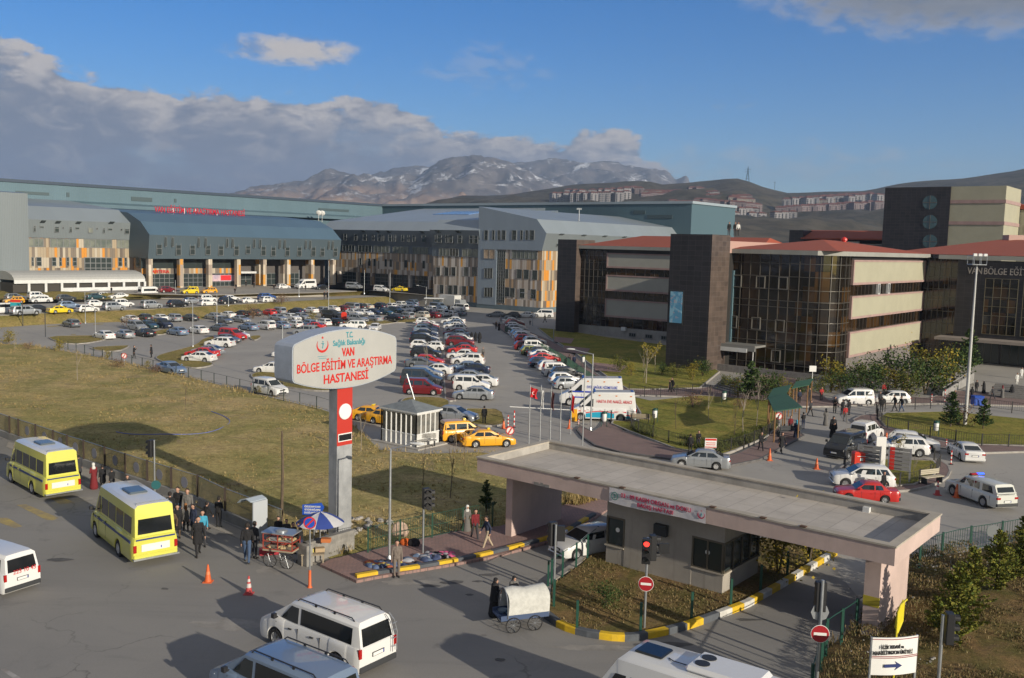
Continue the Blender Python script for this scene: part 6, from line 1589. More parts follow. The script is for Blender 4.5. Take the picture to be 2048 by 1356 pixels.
# ambulances
def ambulance(tx,blue):
 def f(root,X,hw,wt,H):
  w=MB();w.hull([Vector((X(2.1),s*wt*k,z)) for s,k,z in ((-1,1,H-.1),(1,1,H-.1),(1,.9,H+.0),(-1,.9,H+.0))],[Vector((X(5.7),s*wt*k,z)) for s,k,z in ((-1,1,H-.1),(1,1,H-.1),(1,.9,H+.12),(-1,.9,H+.12))]);w.build('roof_pod',PAINT['w'],root)
  for q in (2.0,5.4):
   w=MB();w.box(X(q+.22),X(q),-.6,.6,H+.02,H+.14);w.build('beacon_bar',mat('beacon_blue_plastic',(.02,.08,.30),.3),root,bevel=.03)
  for s in (1,-1):
   if blue:
    w=MB()
    for z0 in (.92,1.45):w.box(X(5.85),X(.9),min(s*(hw-.02),s*(hw+.006)),max(s*(hw-.02),s*(hw+.006)),z0-.12,z0)
    w.build('side_stripe',mat('ambulance_blue',(.02,.05,.40),.4),root)
   else:
    w=MB();top_=[];n_=24
    P=[(X(.75+5.1*k/n_),.58+.30*(.5-.5*math.cos(2*math.pi*k/n_*1.0+.6))) for k in range(n_+1)]
    for k in range(n_):
     (xa,za),(xb_,zb_)=P[k],P[k+1];y0,y1=s*(hw-.02),s*(hw+.006);lo=.84 if min(abs((xa+xb_)/2-X(.95)),abs((xa+xb_)/2-X(4.5)))<.50 else .36
     if lo>.5:za=max(za,.86);zb_=max(zb_,.86)
     w.hull([Vector((xa,y0,lo)),Vector((xa,y1,lo)),Vector((xa,y1,za)),Vector((xa,y0,za))],[Vector((xb_,y0,lo)),Vector((xb_,y1,lo)),Vector((xb_,y1,zb_)),Vector((xb_,y0,zb_))],0)
     y1=s*(hw+.007);w.hull([Vector((xa,y0,za+.03)),Vector((xa,y1,za+.03)),Vector((xa,y1,za+.11)),Vector((xa,y0,za+.11))],[Vector((xb_,y0,zb_+.03)),Vector((xb_,y1,zb_+.03)),Vector((xb_,y1,zb_+.11)),Vector((xb_,y0,zb_+.11))],1)
    w.build('side_wave',[mat('ambulance_cyan',(.02,.33,.50),.4),mat('ambulance_red',(.55,.02,.03),.4)],root)
   lettering(tx,mat('ambulance_blue' if blue else 'ambulance_red',(.02,.05,.40),.4),(X(3.9),s*(hw*.895),H-.78),(-s,0,0),(0,-s*.12,1),.38 if not blue else .33,.012,.004,root,'side_lettering',sx=.72)
   for q in (2.5,4.0,5.3):
    w=MB();w.box(X(q+.16),X(q),min(s*hw*.80,s*hw*.87),max(s*hw*.80,s*hw*.87),H-.30,H-.20);w.build('side_lamp',lampo,root)
 return f
SPEC['ambul']=SPEC['bus'];
o=new_vehicle('bus','w','white ambulance van with blue stripes behind the one with cyan wave','ambulance',None,'ambulance',extras=ambulance('EVDE SAĞLIK HİZMETLERİ',True),glass=PAINT['w'],wheel='steel');place2(o,'bus',(1216,815),(1139,812),1)
o=new_vehicle('bus','w','white ambulance with cyan wave and red lettering by the barrier','ambulance',None,'ambulance',extras=ambulance('HASTA EVE NAKİL ARACI',False),glass=PAINT['w'],wheel='alloy');place2(o,'bus',(1240.6,845),(1161,842),1)
w=MB();w.box(2.3,2.97,-1.03,1.03,.4,1.02);w.build('cab_front',MATS['ambulance_cyan'],o,bevel=.05)
# white box truck
o=empty('box_truck',G(905,619),AV+math.pi,'white box truck with grey cab against the blue plinth at the far end','truck')
w=MB();w.box(-3.2,1.6,-1.15,1.15,.9,3.3);w.build('cargo_box',mat('truck_box_white',(.50,.50,.48),.6),o,bevel=.05)
w=MB();w.hull([Vector(v) for v in ((1.7,-1.05,.6),(3.5,-1.05,.6),(3.4,-1.05,1.5),(3.0,-1.0,2.4),(1.7,-1.0,2.5))],[Vector(v) for v in ((1.7,1.05,.6),(3.5,1.05,.6),(3.4,1.05,1.5),(3.0,1.0,2.4),(1.7,1.0,2.5))]);w.build('cab',PAINT['s'],o)
for x in (-2.2,2.6):
 for y in (-.95,.95):add_wheel(o,x,y,.45,.25,'steel')
# ================================================================ people: one continuous body each
SK=mat('skin',(.42,.24,.17),.6);HR=mat('dark_hair',(.018,.014,.012),.8);SH=mat('dark_shoes',(.02,.018,.016),.5)
CL={k:mat('cloth_'+n,c,.9) for k,(n,c) in dict(k=('black',(.012,.012,.014)),d=('charcoal',(.035,.036,.042)),n=('navy',(.02,.028,.06)),j=('denim',(.05,.085,.16)),b=('brown',(.10,.065,.04)),g=('grey',(.13,.125,.12)),t=('taupe',(.17,.14,.12)),e=('beige',(.42,.34,.24)),r=('red',(.38,.03,.03)),m=('maroon',(.16,.015,.02)),w=('white',(.60,.60,.58)),c=('cyan',(.05,.30,.45)),u=('rust',(.25,.11,.04))).items()}
def capsule(mb,a,b,ra,rb,seg=12,sq=1.0):
 a=Vector(a);b=Vector(b);d=b-a;L=max(d.length,1e-5);q=d.to_track_quat('Z','Y').to_matrix().to_4x4();T=Matrix.Translation(a) @ q
 pr_=[(0,-ra),(ra*.5,-ra*.87),(ra*.87,-ra*.5),(ra,0),(rb,L),(rb*.87,L+rb*.5),(rb*.5,L+rb*.87),(0,L+rb)]
 mb.lathe(pr_,seg,0,T,cap=False)
def figure(pose):
 """x forward, y left, z up; 1.72 m tall. returns list of limbs (a, b, ra, rb, zone)"""
 P=[]
 wlk=pose.get('stride',0.0);robe=pose.get('robe');coat=pose.get('coat',0)
 hipz,kz=.90,.48;lean=pose.get('lean',.02)
 sh=Vector((lean,0,1.42));ch=Vector((lean*.8,0,1.26));wst=Vector((lean*.3,0,1.04));pel=Vector((0,0,.94))
 tw=2
 for s in (1,-1):
  st=wlk*s
  hip=Vector((0,s*.092,hipz));kn=Vector((st*.42+.03,s*.10,kz+.01));an=Vector((st*.95 if st>0 else st*1.0,s*.10,.09+(.05 if st<-.1 else 0)))
  if robe is None:
   P+=[(hip,kn,.098,.064,3),(kn,an,.064,.046,3)]
  else:P+=[(kn,an,.06,.045,3)]
  P+=[(an+Vector((-.03,0,-.045)),an+Vector((.15,s*.02,-.055)),.042,.035,4)]
  so=sh+Vector((0,s*.175,-.02));a=pose['arms'][0 if s>0 else 1]
  el=so+Vector(a[0])*1.0;wr_=el+Vector(a[1]);el.y=so.y+a[0][1]*s if True else el.y;wr_.y=el.y+a[1][1]*s
  P+=[(so,el,.062,.048,tw),(el,wr_,.048,.036,tw)]
  hd=(wr_-el).normalized();side=Vector((0,-s,0));pn=wr_+hd*.075
  P+=[(wr_+hd*.01,pn,.026,.030,0)]
  bd=(hd*.8+side*.35).normalized();ax=hd.cross(side);ax=ax.normalized() if ax.length>.1 else Vector((1,0,0))
  for k,ln in enumerate((.068,.078,.073,.058)):
   r0=pn+ax*(.034-.022*k);m_=r0+hd*ln*.55;P+=[(r0,m_,.0105,.010,0),(m_,m_+bd*ln*.55,.010,.009,0)]
  P+=[(wr_+hd*.02+ax*.024,wr_+hd*.055+ax*.058,.013,.011,0)]
 P+=[(pel+Vector((0,-.07,0)),pel+Vector((0,.07,0)),.118,.118,3 if not coat else tw),(pel,wst,.125,.118,tw),(wst+Vector((0,-.05,0)),ch+Vector((0,-.075,0)),.112,.118,tw),(wst+Vector((0,.05,0)),ch+Vector((0,.075,0)),.112,.118,tw),(ch,sh,.13,.085,tw),
          (sh+Vector((0,-.13,-.02)),sh+Vector((0,.13,-.02)),.075,.075,tw),(sh,sh+Vector((.01,0,.10)),.058,.052,0 if not pose.get('scarf') else 5)]
 hc_=sh+Vector((.03+lean*.3,0,.215))
 P+=[(hc_+Vector((.0,0,.02)),hc_+Vector((.012,0,-.02)),.092,.084,0),(hc_+Vector((.03,0,-.06)),hc_+Vector((.045,0,-.085)),.058,.046,0),(hc_+Vector((.088,0,.01)),hc_+Vector((.108,0,-.018)),.011,.015,0)]
 for s in (1,-1):P+=[(hc_+Vector((0,s*.088,.01)),hc_+Vector((0,s*.094,-.02)),.014,.012,0)]
 if pose.get('scarf'):
  P+=[(hc_+Vector((-.02,0,.035)),hc_+Vector((-.02,0,-.02)),.108,.104,5),(hc_+Vector((-.03,0,-.09)),sh+Vector((-.01,0,.0)),.085,.13,5),(hc_+Vector((.02,0,-.12)),hc_+Vector((.03,0,-.15)),.06,.07,5)]
 else:
  P+=[(hc_+Vector((-.018,0,.038)),hc_+Vector((-.03,0,-.0)),.094,.092,1)]
  if pose.get('long'):P+=[(hc_+Vector((-.06,0,0)),hc_+Vector((-.10,0,-.30)),.085,.07,1)]
 if coat:
  for s in (1,-1):P+=[(pel+Vector((0,s*.05,.05)),Vector((0,s*.075,.94-coat)),.135,.150,tw)]
 if robe:
  P+=[(pel,Vector((0,0,.16)),.165,.27,6),(pel+Vector((0,0,.1)),Vector((.0,0,.5)),.15,.22,6)]
  if pose.get('chador'):
   for s in (1,-1):P+=[(sh+Vector((0,s*.15,0)),Vector((.05,s*.18,.8)),.10,.16,6)]
   P+=[(sh,Vector((0,0,.75)),.17,.22,6)]
 return P
def person_mesh(name,pose):
 P=figure(pose);mb=MB()
 for a,b,ra,rb,z in P:capsule(mb,a,b,ra,rb)
 me=mb.mesh(name,[SK]);tmp=bpy.data.objects.new('tmp',me);COL.objects.link(tmp)
 md=tmp.modifiers.new('r','REMESH');md.mode='VOXEL';md.voxel_size=.0125;md.use_smooth_shade=True
 s2=tmp.modifiers.new('s','SMOOTH');s2.factor=.4;s2.iterations=2
 dc=tmp.modifiers.new('d','DECIMATE');dc.ratio=.45
 dg=bpy.context.evaluated_depsgraph_get();dg.update();r=bpy.data.meshes.new_from_object(tmp.evaluated_get(dg));r.name='person'
 bpy.data.objects.remove(tmp);bpy.data.meshes.remove(me)
 r.materials.clear()
 for m in (SK,HR,CL['k'],CL['d'],SH,CL['w'],CL['k']):r.materials.append(m)
 face=Vector((1,0,0));seg=[(a,b-a,(b-a).length_squared,ra,rb,z) for a,b,ra,rb,z in P]
 idx=[]
 for f in r.polygons:
  c=f.center;best=1e9;bz=2
  for a,d,l2,ra,rb,z in seg:
   v=c-a;t=v.dot(d)/l2 if l2>1e-9 else 0;t=0 if t<0 else (1 if t>1 else t)
   q=(v-d*t).length-(ra+(rb-ra)*t)
   if q<best:best=q;bz=z
  idx.append(bz)
 r.polygons.foreach_set('material_index',idx);r.update();r.shade_smooth()
 return r
dn=[((.02,.05,-.28),(.05,.01,-.25)),((.02,.05,-.28),(.05,.01,-.25))]
POSES={
 'stand':dict(arms=dn),'coat':dict(arms=dn,coat=.38),
 'walk':dict(arms=[((-.13,.05,-.26),(.05,.01,-.25)),((.13,.05,-.26),(.12,.0,-.22))],stride=.30,lean=.05),
 'walkcoat':dict(arms=[((.12,.05,-.26),(.12,.01,-.22)),((-.12,.05,-.26),(.02,.0,-.25))],stride=-.24,lean=.05,coat=.32),
 'fold':dict(arms=[((.06,.04,-.27),(.22,-.10,.02)),((.06,.04,-.27),(.22,-.10,-.03))]),
 'phone':dict(arms=[((.10,.04,-.26),(.17,-.06,.20)),dn[1]],stride=.12),
 'robe':dict(arms=[((.03,.05,-.27),(.16,-.08,-.10)),dn[1]],scarf=True,robe=True,stride=.10),
 'chador':dict(arms=[((.05,.03,-.27),(.18,-.12,.05)),((.05,.03,-.27),(.18,-.12,0))],scarf=True,robe=True,chador=True),
 'long':dict(arms=dn,long=True,coat=.22,stride=.10)}
PM={k:person_mesh(k,v) for k,v in POSES.items()}
def person(px,py,hpx,pose,top,leg,label,face=0.0,z=0.0,scarf=None,group=None,ht=None,hair=None):
 g=G(px,py,z);h=0
 lo,hi=.5,2.4
 for _ in range(20):
  m_=(lo+hi)/2
  if pr((g.x,g.y,g.z+m_))[1]>py-hpx:lo=m_
  else:hi=m_
 h=max(1.45,min(1.95,lo)) if ht is None else ht
 o=bpy.data.objects.new('person',PM[pose]);link(o);o.location=g;o.scale=(h/1.745,)*3;o.rotation_euler=(0,0,rad(face))
 for i,m in ((2,CL[top]),(3,CL[leg]),(5,CL[scarf or 'k']),(6,CL[top])):
  o.material_slots[i].link='OBJECT';o.material_slots[i].material=m
 if hair:o.material_slots[1].link='OBJECT';o.material_slots[1].material=hair
 return tag(o,label,'person',group)
# face: 0 = right, 90 = away, -90 = towards camera
person(396,1111,79,'walkcoat','k','k','man in open black coat walking alone on the road between the minibus and the cones',-60)
person(793,1154,74,'stand','t','t','man in grey brown clothes standing by the yellow and grey kerb',-80)
person(494,1126,79,'walk','k','j','man in black hooded jacket and jeans seen from behind near the food cart',100)
person(508,1117,74,'stand','d','d','man in dark clothes right of the man in jeans, near the food cart',60)
person(437,1055,61,'fold','k','k','man in black jacket facing the glass wall with his back to the road',80)
person(405,1090,70,'walk','c','d','man in bright blue shirt and dark jacket behind the man in the open coat',-70)
person(355,1076,67,'coat','k','b','man in dark coat and brown trousers beside the nearer minibus',-70)
person(372,1062,55,'long','g','k','woman with long red brown hair in a grey top in the group by the minibus',120,hair=CL['u'])
person(376,1050,80,'stand','g','d','tall man in grey jacket facing the road at the back of the group',-90)
person(357,1046,86,'stand','k','j','tall man in black jacket and jeans at the back of the group',-100)
person(340,1054,70,'coat','k','k','person in long black coat between the minibus and the group',100)
person(323,1050,60,'stand','d','k','person in dark green jacket right behind the nearer minibus',120)
person(255,1000,44,'stand','k','k','dark haired person behind the open door of the nearer minibus',-60)
person(206,978,43,'coat','k','k','person in black walking beside the woman in the dark red coat',140)
person(188,978,52,'robe','m','m','woman in dark red coat and white scarf walking along the wall',140,scarf='w')
person(143,952,52,'coat','k','k','man in long black coat at the rear of the yellow minibus',150)
person(110,940,50,'stand','k','d','grey haired man in dark suit behind the roof of the yellow minibus',-90)
person(557,1090,56,'stand','k','k','dark clothed man behind the glass food cart by the wall',-90)
person(601,1124,80,'fold','k','n','stall keeper in black between the food cart and the parasol',190)
person(585,1108,64,'fold','d','k','customer in dark jacket just behind the food cart',-40)
person(933,1066,56,'robe','g','u','woman in white headscarf, grey top and rust skirt on the pavement',-60,scarf='w')
person(949,1081,63,'walk','m','d','man in dark maroon jumper holding papers on the pavement',-70)
person(975,1098,66,'walk','n','e','man in dark jacket and beige trousers stepping left to the gate kerb',200)
person(988,1233,77,'chador','k','k','woman in black chador standing left of the covered wagon',-20,scarf='k')
person(1026,1220,62,'chador','g','k','woman in black scarf behind the white cover of the wagon',-60,scarf='k')
person(968,850,38,'stand','k','k','guard in black seen from behind between the two car park beds',90)
person(943,683,19,'chador','k','k','woman in black, left of three women walking in the central lane',90,scarf='k')
person(951,683,19,'chador','k','k','woman in black in the middle of three in the central lane',90,scarf='k')
person(959,686,22,'chador','k','k','woman in wide black robe, right of three in the central lane',90,scarf='k')
person(966,716,20,'walk','g','d','man in grey walking by the right central column of cars',-90)
person(998,661,15,'robe','k','k','dark dressed person with white bag at the head of the kerb row',-90)
person(992,658,14,'stand','b','d','person in brown next to the one with the white bag',-90)
person(1090,645,18,'walk','k','k','man striding in front of the parked white van by the gable block',180)
person(1060,650,12,'stand','w','d','person in white by the lamp post below the gable block',-90)
person(1138,734,25,'walk','k','k','man in black, left of the pair walking on the red pavement',100)
person(1148,734,25,'coat','n','n','person in navy coat, right of the pair on the red pavement',100)
person(1345,786,31,'walk','k','k','person in black and white walking below the stone tower',200)
person(1340,787,27,'walkcoat','k','k','dark companion just left of the person below the stone tower',190)
person(1380,907,36,'stand','k','k','man in black with a grey bag by the fence behind the silver sedan',90)
person(1396,899,32,'fold','k','d','man in black and white jacket by the fence beside the red white board',-90)
person(1521,904,40,'walk','k','k','man in dark suit walking on the pavement corner',-80)
person(1562,906,41,'walkcoat','k','k','man in dark suit with tie stepping off the pavement corner',-70)
person(1651,851,34,'robe','g','g','woman in grey carrying a blue bag on the inner road',100,scarf='k')
person(1665,875,54,'chador','k','k','woman in long black robe nearest on the inner road',-90,scarf='k',ht=1.75)
person(1669,826,33,'fold','k','k','man in black and red jacket in front of the white van',-100)
person(1685,829,30,'coat','k','k','man in black in the middle of the three before the white van',110)
person(1698,830,31,'stand','k','d','man in dark jacket, right of the three before the white van',120)
person(1690,843,26,'walk','r','g','person carrying a big red bag on the inner road',80)
person(1763,824,27,'stand','k','k','dark figure by the corner of the lawn fence',80)
person(1759,812,27,'stand','d','k','dark figure standing between the white van and the hatchback',-90)
person(1789,823,34,'walk','k','d','man in dark jacket walking left along the lawn fence',180)
person(1803,824,32,'walk','k','j','man in jeans with backpack following along the lawn fence',180)
person(1642,803,29,'fold','r','k','man in bright red jacket on the pavement by the shrubs',-90)
person(1618,804,27,'stand','d','d','person under the far green shelter roof, right one',-90)
person(1598,808,24,'stand','n','k','person under the far green shelter roof, left one',-90)
person(1592,878,38,'robe','n','n','woman in dark coat and teal scarf by the near green shelter',80,scarf='c')
person(1580,866,25,'stand','m','k','person in dark red sitting area under the near green shelter',-90)
person(1742,790,26,'stand','k','k','person in black behind the roof of the white passenger van',-90)
person(1767,792,25,'stand','r','k','person in red top between the two white cars by the shrubs',-90)
person(1804,790,24,'stand','k','k','dark person behind the white hatchback, left of a pair',-90)
person(1813,790,22,'stand','k','k','dark person behind the white hatchback, right of a pair',-90)
person(1908,808,25,'walk','k','d','person in dark clothes left of the tall mast',-90)
person(1943,801,26,'robe','k','k','woman in black robe right of the tall mast',90,scarf='k')
person(1967,789,26,'chador','k','k','woman in swaying black robe at the foot of the entrance steps',150,scarf='k')
person(2004,798,26,'robe','g','g','woman in grey coat before the entrance steps',90,scarf='m')
person(2023,796,24,'chador','k','k','woman in black before the entrance steps, beside the grey one',90,scarf='k')
person(2033,770,22,'coat','w','w','person in white on the entrance steps',-90)
person(2042,758,18,'coat','w','w','person in white coat at the top of the entrance steps',-90)
person(1765,988,36,'stand','k','k','man in black standing behind the white crossover coupe',-60)
person(268,717,26,'phone','k','k','man in black raising an arm in the left lane of the car park',0)
person(303,715,26,'coat','k','k','man in black coat right of the one raising an arm',180)
for a_ in ((225,985,46,'walk','k','d','man in black right of the woman in the red coat, by the glass wall',140),(158,958,48,'coat','d','k','person in charcoal coat at the rear corner of the yellow minibus',130),(388,1070,62,'coat','n','k','person in navy coat at the right of the group by the minibus',-120),(412,1062,58,'walk','k','k','dark dressed person right behind the man in bright blue',60),(345,1082,66,'walk','b','k','person in brown jacket nearest the rear of the nearer minibus',-100),(573,1096,58,'stand','d','k','bearded man in charcoal between cart and parasol',-80),(1620,832,26,'walk','d','k','man in charcoal walking by the near green shelter roof',-60),(1606,858,30,'fold','k','n','person in black at the kerb by the near green shelter',100),(1712,800,26,'stand','k','j','man in black and jeans before the rear of the white van',160),(1985,800,25,'walk','d','d','man in charcoal on the paved court before the steps',120),(1952,786,24,'stand','k','k','dark person by the ramp wall end',-90),(1340,640,8,'stand','k','k','x',0)):
 if a_[6] != 'x':person(*a_)
for x,y,h,pz,zz,lab in ((472,579,12,'stand',Z2,'person left of the entrance doors near the taxis'),(470,588,11,'walk',Z2,'person on the forecourt path below the one near the taxis'),(492,573,11,'coat',Z2,'person standing before the hospital door canopy'),(508,576,11,'coat',Z2,'person in dark clothes right of the door canopy'),(450,572,9,'stand',Z2,'person at the red banner of the entrance'),(548,581,11,'stand',Z2,'person walking left of the white hatchback on the forecourt'),(611,581,12,'stand',Z2,'person in front of the white forecourt minibus'),(649,599,17,'stand',Z1,'left person of the pair by the lamp post above the bank'),(655,599,18,'coat',Z1,'right person of the pair by the lamp post above the bank'),(223,587,11,'stand',Z2,'person in black at the white tent front')):
 person(x,y,h,pz,'k','d',lab,-90,z=zz)
# ================================================================ street furniture
def base_h(px,yb,yt,z=0.0):
 g=G(px,yb,z);lo,hi=.1,40
 for _ in range(30):
  m_=(lo+hi)/2
  if pr((g.x,g.y,g.z+m_))[1]>yt:lo=m_
  else:hi=m_
 return g,lo
def lamp_post(px,yb,yt,label,arm=None,z=0.0,group='lamp posts of the car park',col=None,rad_=.07):
 g,h=base_h(px,yb,yt,z);o=empty('street_lamp',g,0,label,'street lamp',group)
 mb=MB();mb.tube([(0,0,-.05),(0,0,h*.5),(0,0,h)],[rad_,rad_*.85,rad_*.6],8);mb.lathe([(.16,0),(.16,.05),(.08,.3)],8);mb.build('pole',col or galv,o,smooth=40)
 if arm:
  ax,ay=arm;d=Vector((ax,ay,0));L=d.length;d.normalize()
  mb=MB();mb.tube([(0,0,h-.02),d*L*.5+Z*(h+.12),d*L+Z*(h+.28)],.035,6);mb.build('arm',col or galv,o,smooth=40)
  p=d*(L+.2)+Z*(h+.31);q=d.to_track_quat('X','Z').to_matrix().to_4x4();T=Matrix.Translation(p) @ q
  mb=MB();mb.loft([[T @ Vector((x,w*math.cos(a),hh*math.sin(a))) for a in [math.pi*2*k/8 for k in range(8)]] for x,w,hh in ((-.3,.04,.03),(-.2,.10,.06),(.15,.15,.08),(.35,.11,.05),(.42,.03,.02))]);mb.build('lamp_head',white_metal,o,smooth=50)
 return o
for i,(px,yb,yt,arm,zz,lab) in enumerate((
 (171,647,583,(1.6,.3),0,'grey lamp post left of the two standing together behind the silver vans'),(191,670,616,(-1.3,.2),0,'short grey lamp post on the left bed with a small arm'),
 (351,597,560,None,Z1,'thin lamp post between the yellow and black cars of the upper car park'),(386,695,603,(1.3,-.2),0,'tall lamp post at the tip of the long grass island'),
 (434,648,588,(-.8,.1),0,'twin lamp post standing left in the nose-out row'),(457,612,592,None,Z1,'thin post among the white cars of the upper car park'),
 (565,764,650,(-1.2,.2),0,'lamp post directly left of the big oval sign'),(598,594,540,None,Z2,'thin lamp post before the white forecourt minibus'),(657,636,522,(.4,.1),0,'tall lamp post in front of the black van with the entrance columns behind'),
 (728.5,588,540,None,Z2,'thin lamp post right of the silver forecourt van'),(779.5,611,545,None,0,'thin tall lamp post at the end of the grass bank'),(852,618,574,(-1.8,.3),0,'lamp post with left arm before the board clad wing'),
 (1065,652,589,(-1.8,-.3),0,'lamp post with left arm at the head of the kerb row'),(1181,862,708,(-1.55,.35),0,'lamp post with a white head leaning left beside the ambulances'),(1107,684,645,None,0,'slim post in the shade by the red pavement'))):
 lamp_post(px,yb,yt,lab,arm,zz)
lamp_post(778.5,1123,897,'tall grey lamp post with a short arm on the pink pavement by the clothes',(1.0,-.2),0,None)
for i,(px,yb,yt) in enumerate(((91,674,624),(46,652,601))):
 g,h=base_h(px,yb,yt);mb=MB();mb.tube([(0,0,0),(0,0,h)],.06,6);mb.box(-.25,.25,-.05,.05,h-.1,h,0);tag(mb.build('dark_post',dark_steel,None,loc=g),('thin black post at the corner of the first grass bed','thin black post left of the red bin')[i],'post','thin black posts')
# tall floodlight mast
g,h=base_h(1929.5,853,529);o=empty('floodlight_mast',g,0,'very tall grey mast with a lamp platform standing on the right lawn','mast')
mb=MB();mb.tube([(0,0,0),(0,0,h*.4),(0,0,h)],[.16,.13,.07],12);mb.build('pole',mat('mast_grey',(.46,.46,.45),.5),o,smooth=40)
mb=MB()
for z_ in (0,.75):mb.tube([(-.6,-.5,h+z_),(.6,-.5,h+z_),(.6,.5,h+z_),(-.6,.5,h+z_),(-.6,-.5,h+z_)],.03,6)
for x in (-.6,0,.6):
 for y in (-.5,.5):mb.tube([(x,y,h),(x,y,h+.75)],.025,6)
mb.box(-.6,.6,-.5,.5,h-.04,h);mb.build('platform',galv,o)
for x in (-.45,0,.45):
 mb=MB();mb.box(x-.16,x+.16,-.55,-.40,h+.72,h+.95);mb.build('floodlight',white_metal,o,bevel=.02)
# flags
FLR=mat('flag_red',(.50,.012,.018),.7);
for i,(px,yb,yt,c,y0,lab) in enumerate(((1057.5,887,770,'r',775,'flagpole with a red crescent flag, leftmost of the row'),(1079.5,882,772,'w',774,'flagpole with a limp white flag, second of the row'),(1100,880,776,'m',778,'flagpole with a limp dark flag, third of the row'),(1119.8,881,779,None,0,'bare flagpole between dark and red flags'),(1141,868,783,'r',786,'flagpole with a limp red flag beside the orange barrier box'),(1164.8,896,724,None,0,'tallest bare flagpole in front of the ambulances'))):
 g,h=base_h(px,yb,yt);o=empty('flagpole',g,0,lab,'flagpole','flagpoles behind the gate');mb=MB();mb.tube([(0,0,0),(0,0,h)],[.05,.035],8);mb.lathe([(0,h),(.06,h+.03),(0,h+.1)],8);mb.build('pole',galv,o,smooth=40)
 if c:
  rows=[];Lf=.75 if i==0 else 1.35;wd=.62 if i==0 else .26
  for a in range(9):rows.append([Vector((wd*b/8*(1-.25*math.sin(a/8*3)),.10*math.sin(b*1.3+a*.5),h-.15-Lf*a/8-.25*b/8*Lf)) for b in range(9)])
  mb=MB();mb.loft(rows,0,cap=False,closed=False)
  fl=mb.build('flag',{'r':FLR,'w':mat('flag_white',(.60,.60,.60),.7),'m':mat('flag_dark',(.09,.03,.03),.7)}[c],o,smooth=80)
  if i==0:
   mb=MB();P=[(.26+.12*math.cos(t),.12*math.sin(t)) for t in [math.pi*(.35+1.3*k/12) for k in range(13)]]+[(.29+.095*math.cos(t),.095*math.sin(t)) for t in [math.pi*(1.6-1.2*k/12) for k in range(13)]]
   mb.hull([Vector((x,-.13,h-.60+y)) for x,y in P],[Vector((x,-.115,h-.60+y)) for x,y in P]);mb.build('crescent',white_paint,fl)
# cones
def cone(px,yb,hpx,label,kind='o'):
 g,h=base_h(px,yb,yb-hpx);h=max(.45,min(1.0,h));o=empty('traffic_cone',g,0,label,'traffic cone','traffic cones')
 m=mat('cone_orange',(.62,.12,.03),.55) if kind=='o' else mat('cone_worn_red',(.45,.06,.06),.6)
 mb=MB();mb.lathe([(.15,.04),(.035,h),(.02,h),(0,h)],16);mb.build('cone_body',m,o,smooth=40)
 mb=MB();mb.box(-.2,.2,-.2,.2,0,.04);mb.build('cone_base',m,o,bevel=.01)
 mb=MB();r=lambda z:.15+(.035-.15)*(z-.04)/(h-.04)+.003
 for a,b in (((.45,.62),) if kind=='o' else ((.38,.60),(.70,.85))):mb.lathe([(r(a*h),a*h),(r(b*h),b*h)],16,0,None,cap=False)
 mb.build('cone_band',mat('cone_band',(.55,.30,.25) if kind=='o' else (.55,.50,.48),.5) if kind != 'o' else mat('cone_band_orange',(.66,.20,.08),.5),o,smooth=40)
for q in ((416,1164,35,'plain orange cone alone on the front road','o'),(497.5,1188,36,'worn red and white cone right of the plain orange one','w'),(1138.6,857,18,'orange cone left of the orange barrier box'),(1007,857,20,'orange cone beside the two striped posts'),(1539,921,24,'orange cone by the pavement corner with the two suited men'),(1633,938,22,'orange cone in the middle of the inner road'),(1874.5,990,28,'reddish cone at the tip of the paved island','w'),(1912.5,995,27,'red cone left of the white pickup','o'),(2005,1013,29,'orange cone right of the white pickup'),(1773,876,10,'small cone behind the white hatchback near the lawn corner')):cone(*q)
def bollard(px,yb,hpx,label,band=3):
 g,h=base_h(px,yb,yb-hpx);o=empty('warning_post',g,0,label,'bollard','red and white warning posts');n=7
 for k in range(2):
  mb=MB()
  for i in range(k,n,2):mb.lathe([(.05,h*i/n),(.05,h*(i+1)/n)],10)
  mb.build('red_band' if k==0 else 'white_band',red_paint if k==0 else white_paint,o,smooth=40)
 mb=MB();mb.lathe([(.16,0),(.16,.04),(.05,.06)],10);mb.build('post_base',black_plastic,o)
for q in ((1016,855,25,'striped post left of two beside the barrier'),(1028,855,34,'taller striped post right of two beside the barrier'),(1157,850,12,'short striped post at the pavement tip by the ambulance'),(1901.5,929,28,'striped post on the tip of the signboard island'),(1892,896,17,'striped post on the pavement edge of the right lawn'),(1862.6,807,19,'striped post on the road edge left of the mast'),(1889,805,26,'striped post nearest the mast by the entrance ramp')):bollard(*q)
# barrier
g=G(1148,842);o=empty('barrier',g,0,'orange barrier box with its long white boom lowered across the inner road','barrier')
mb=MB();mb.box(-.25,.25,-.2,.2,0,1.05);mb.build('barrier_box',PAINT['o'],o,bevel=.03)
g2=G(1019,836)-g;mb=MB();mb.tube([(-.1,0,.95),(g2.x,g2.y,1.0)],.04,6);mb.build('boom',white_paint,o)
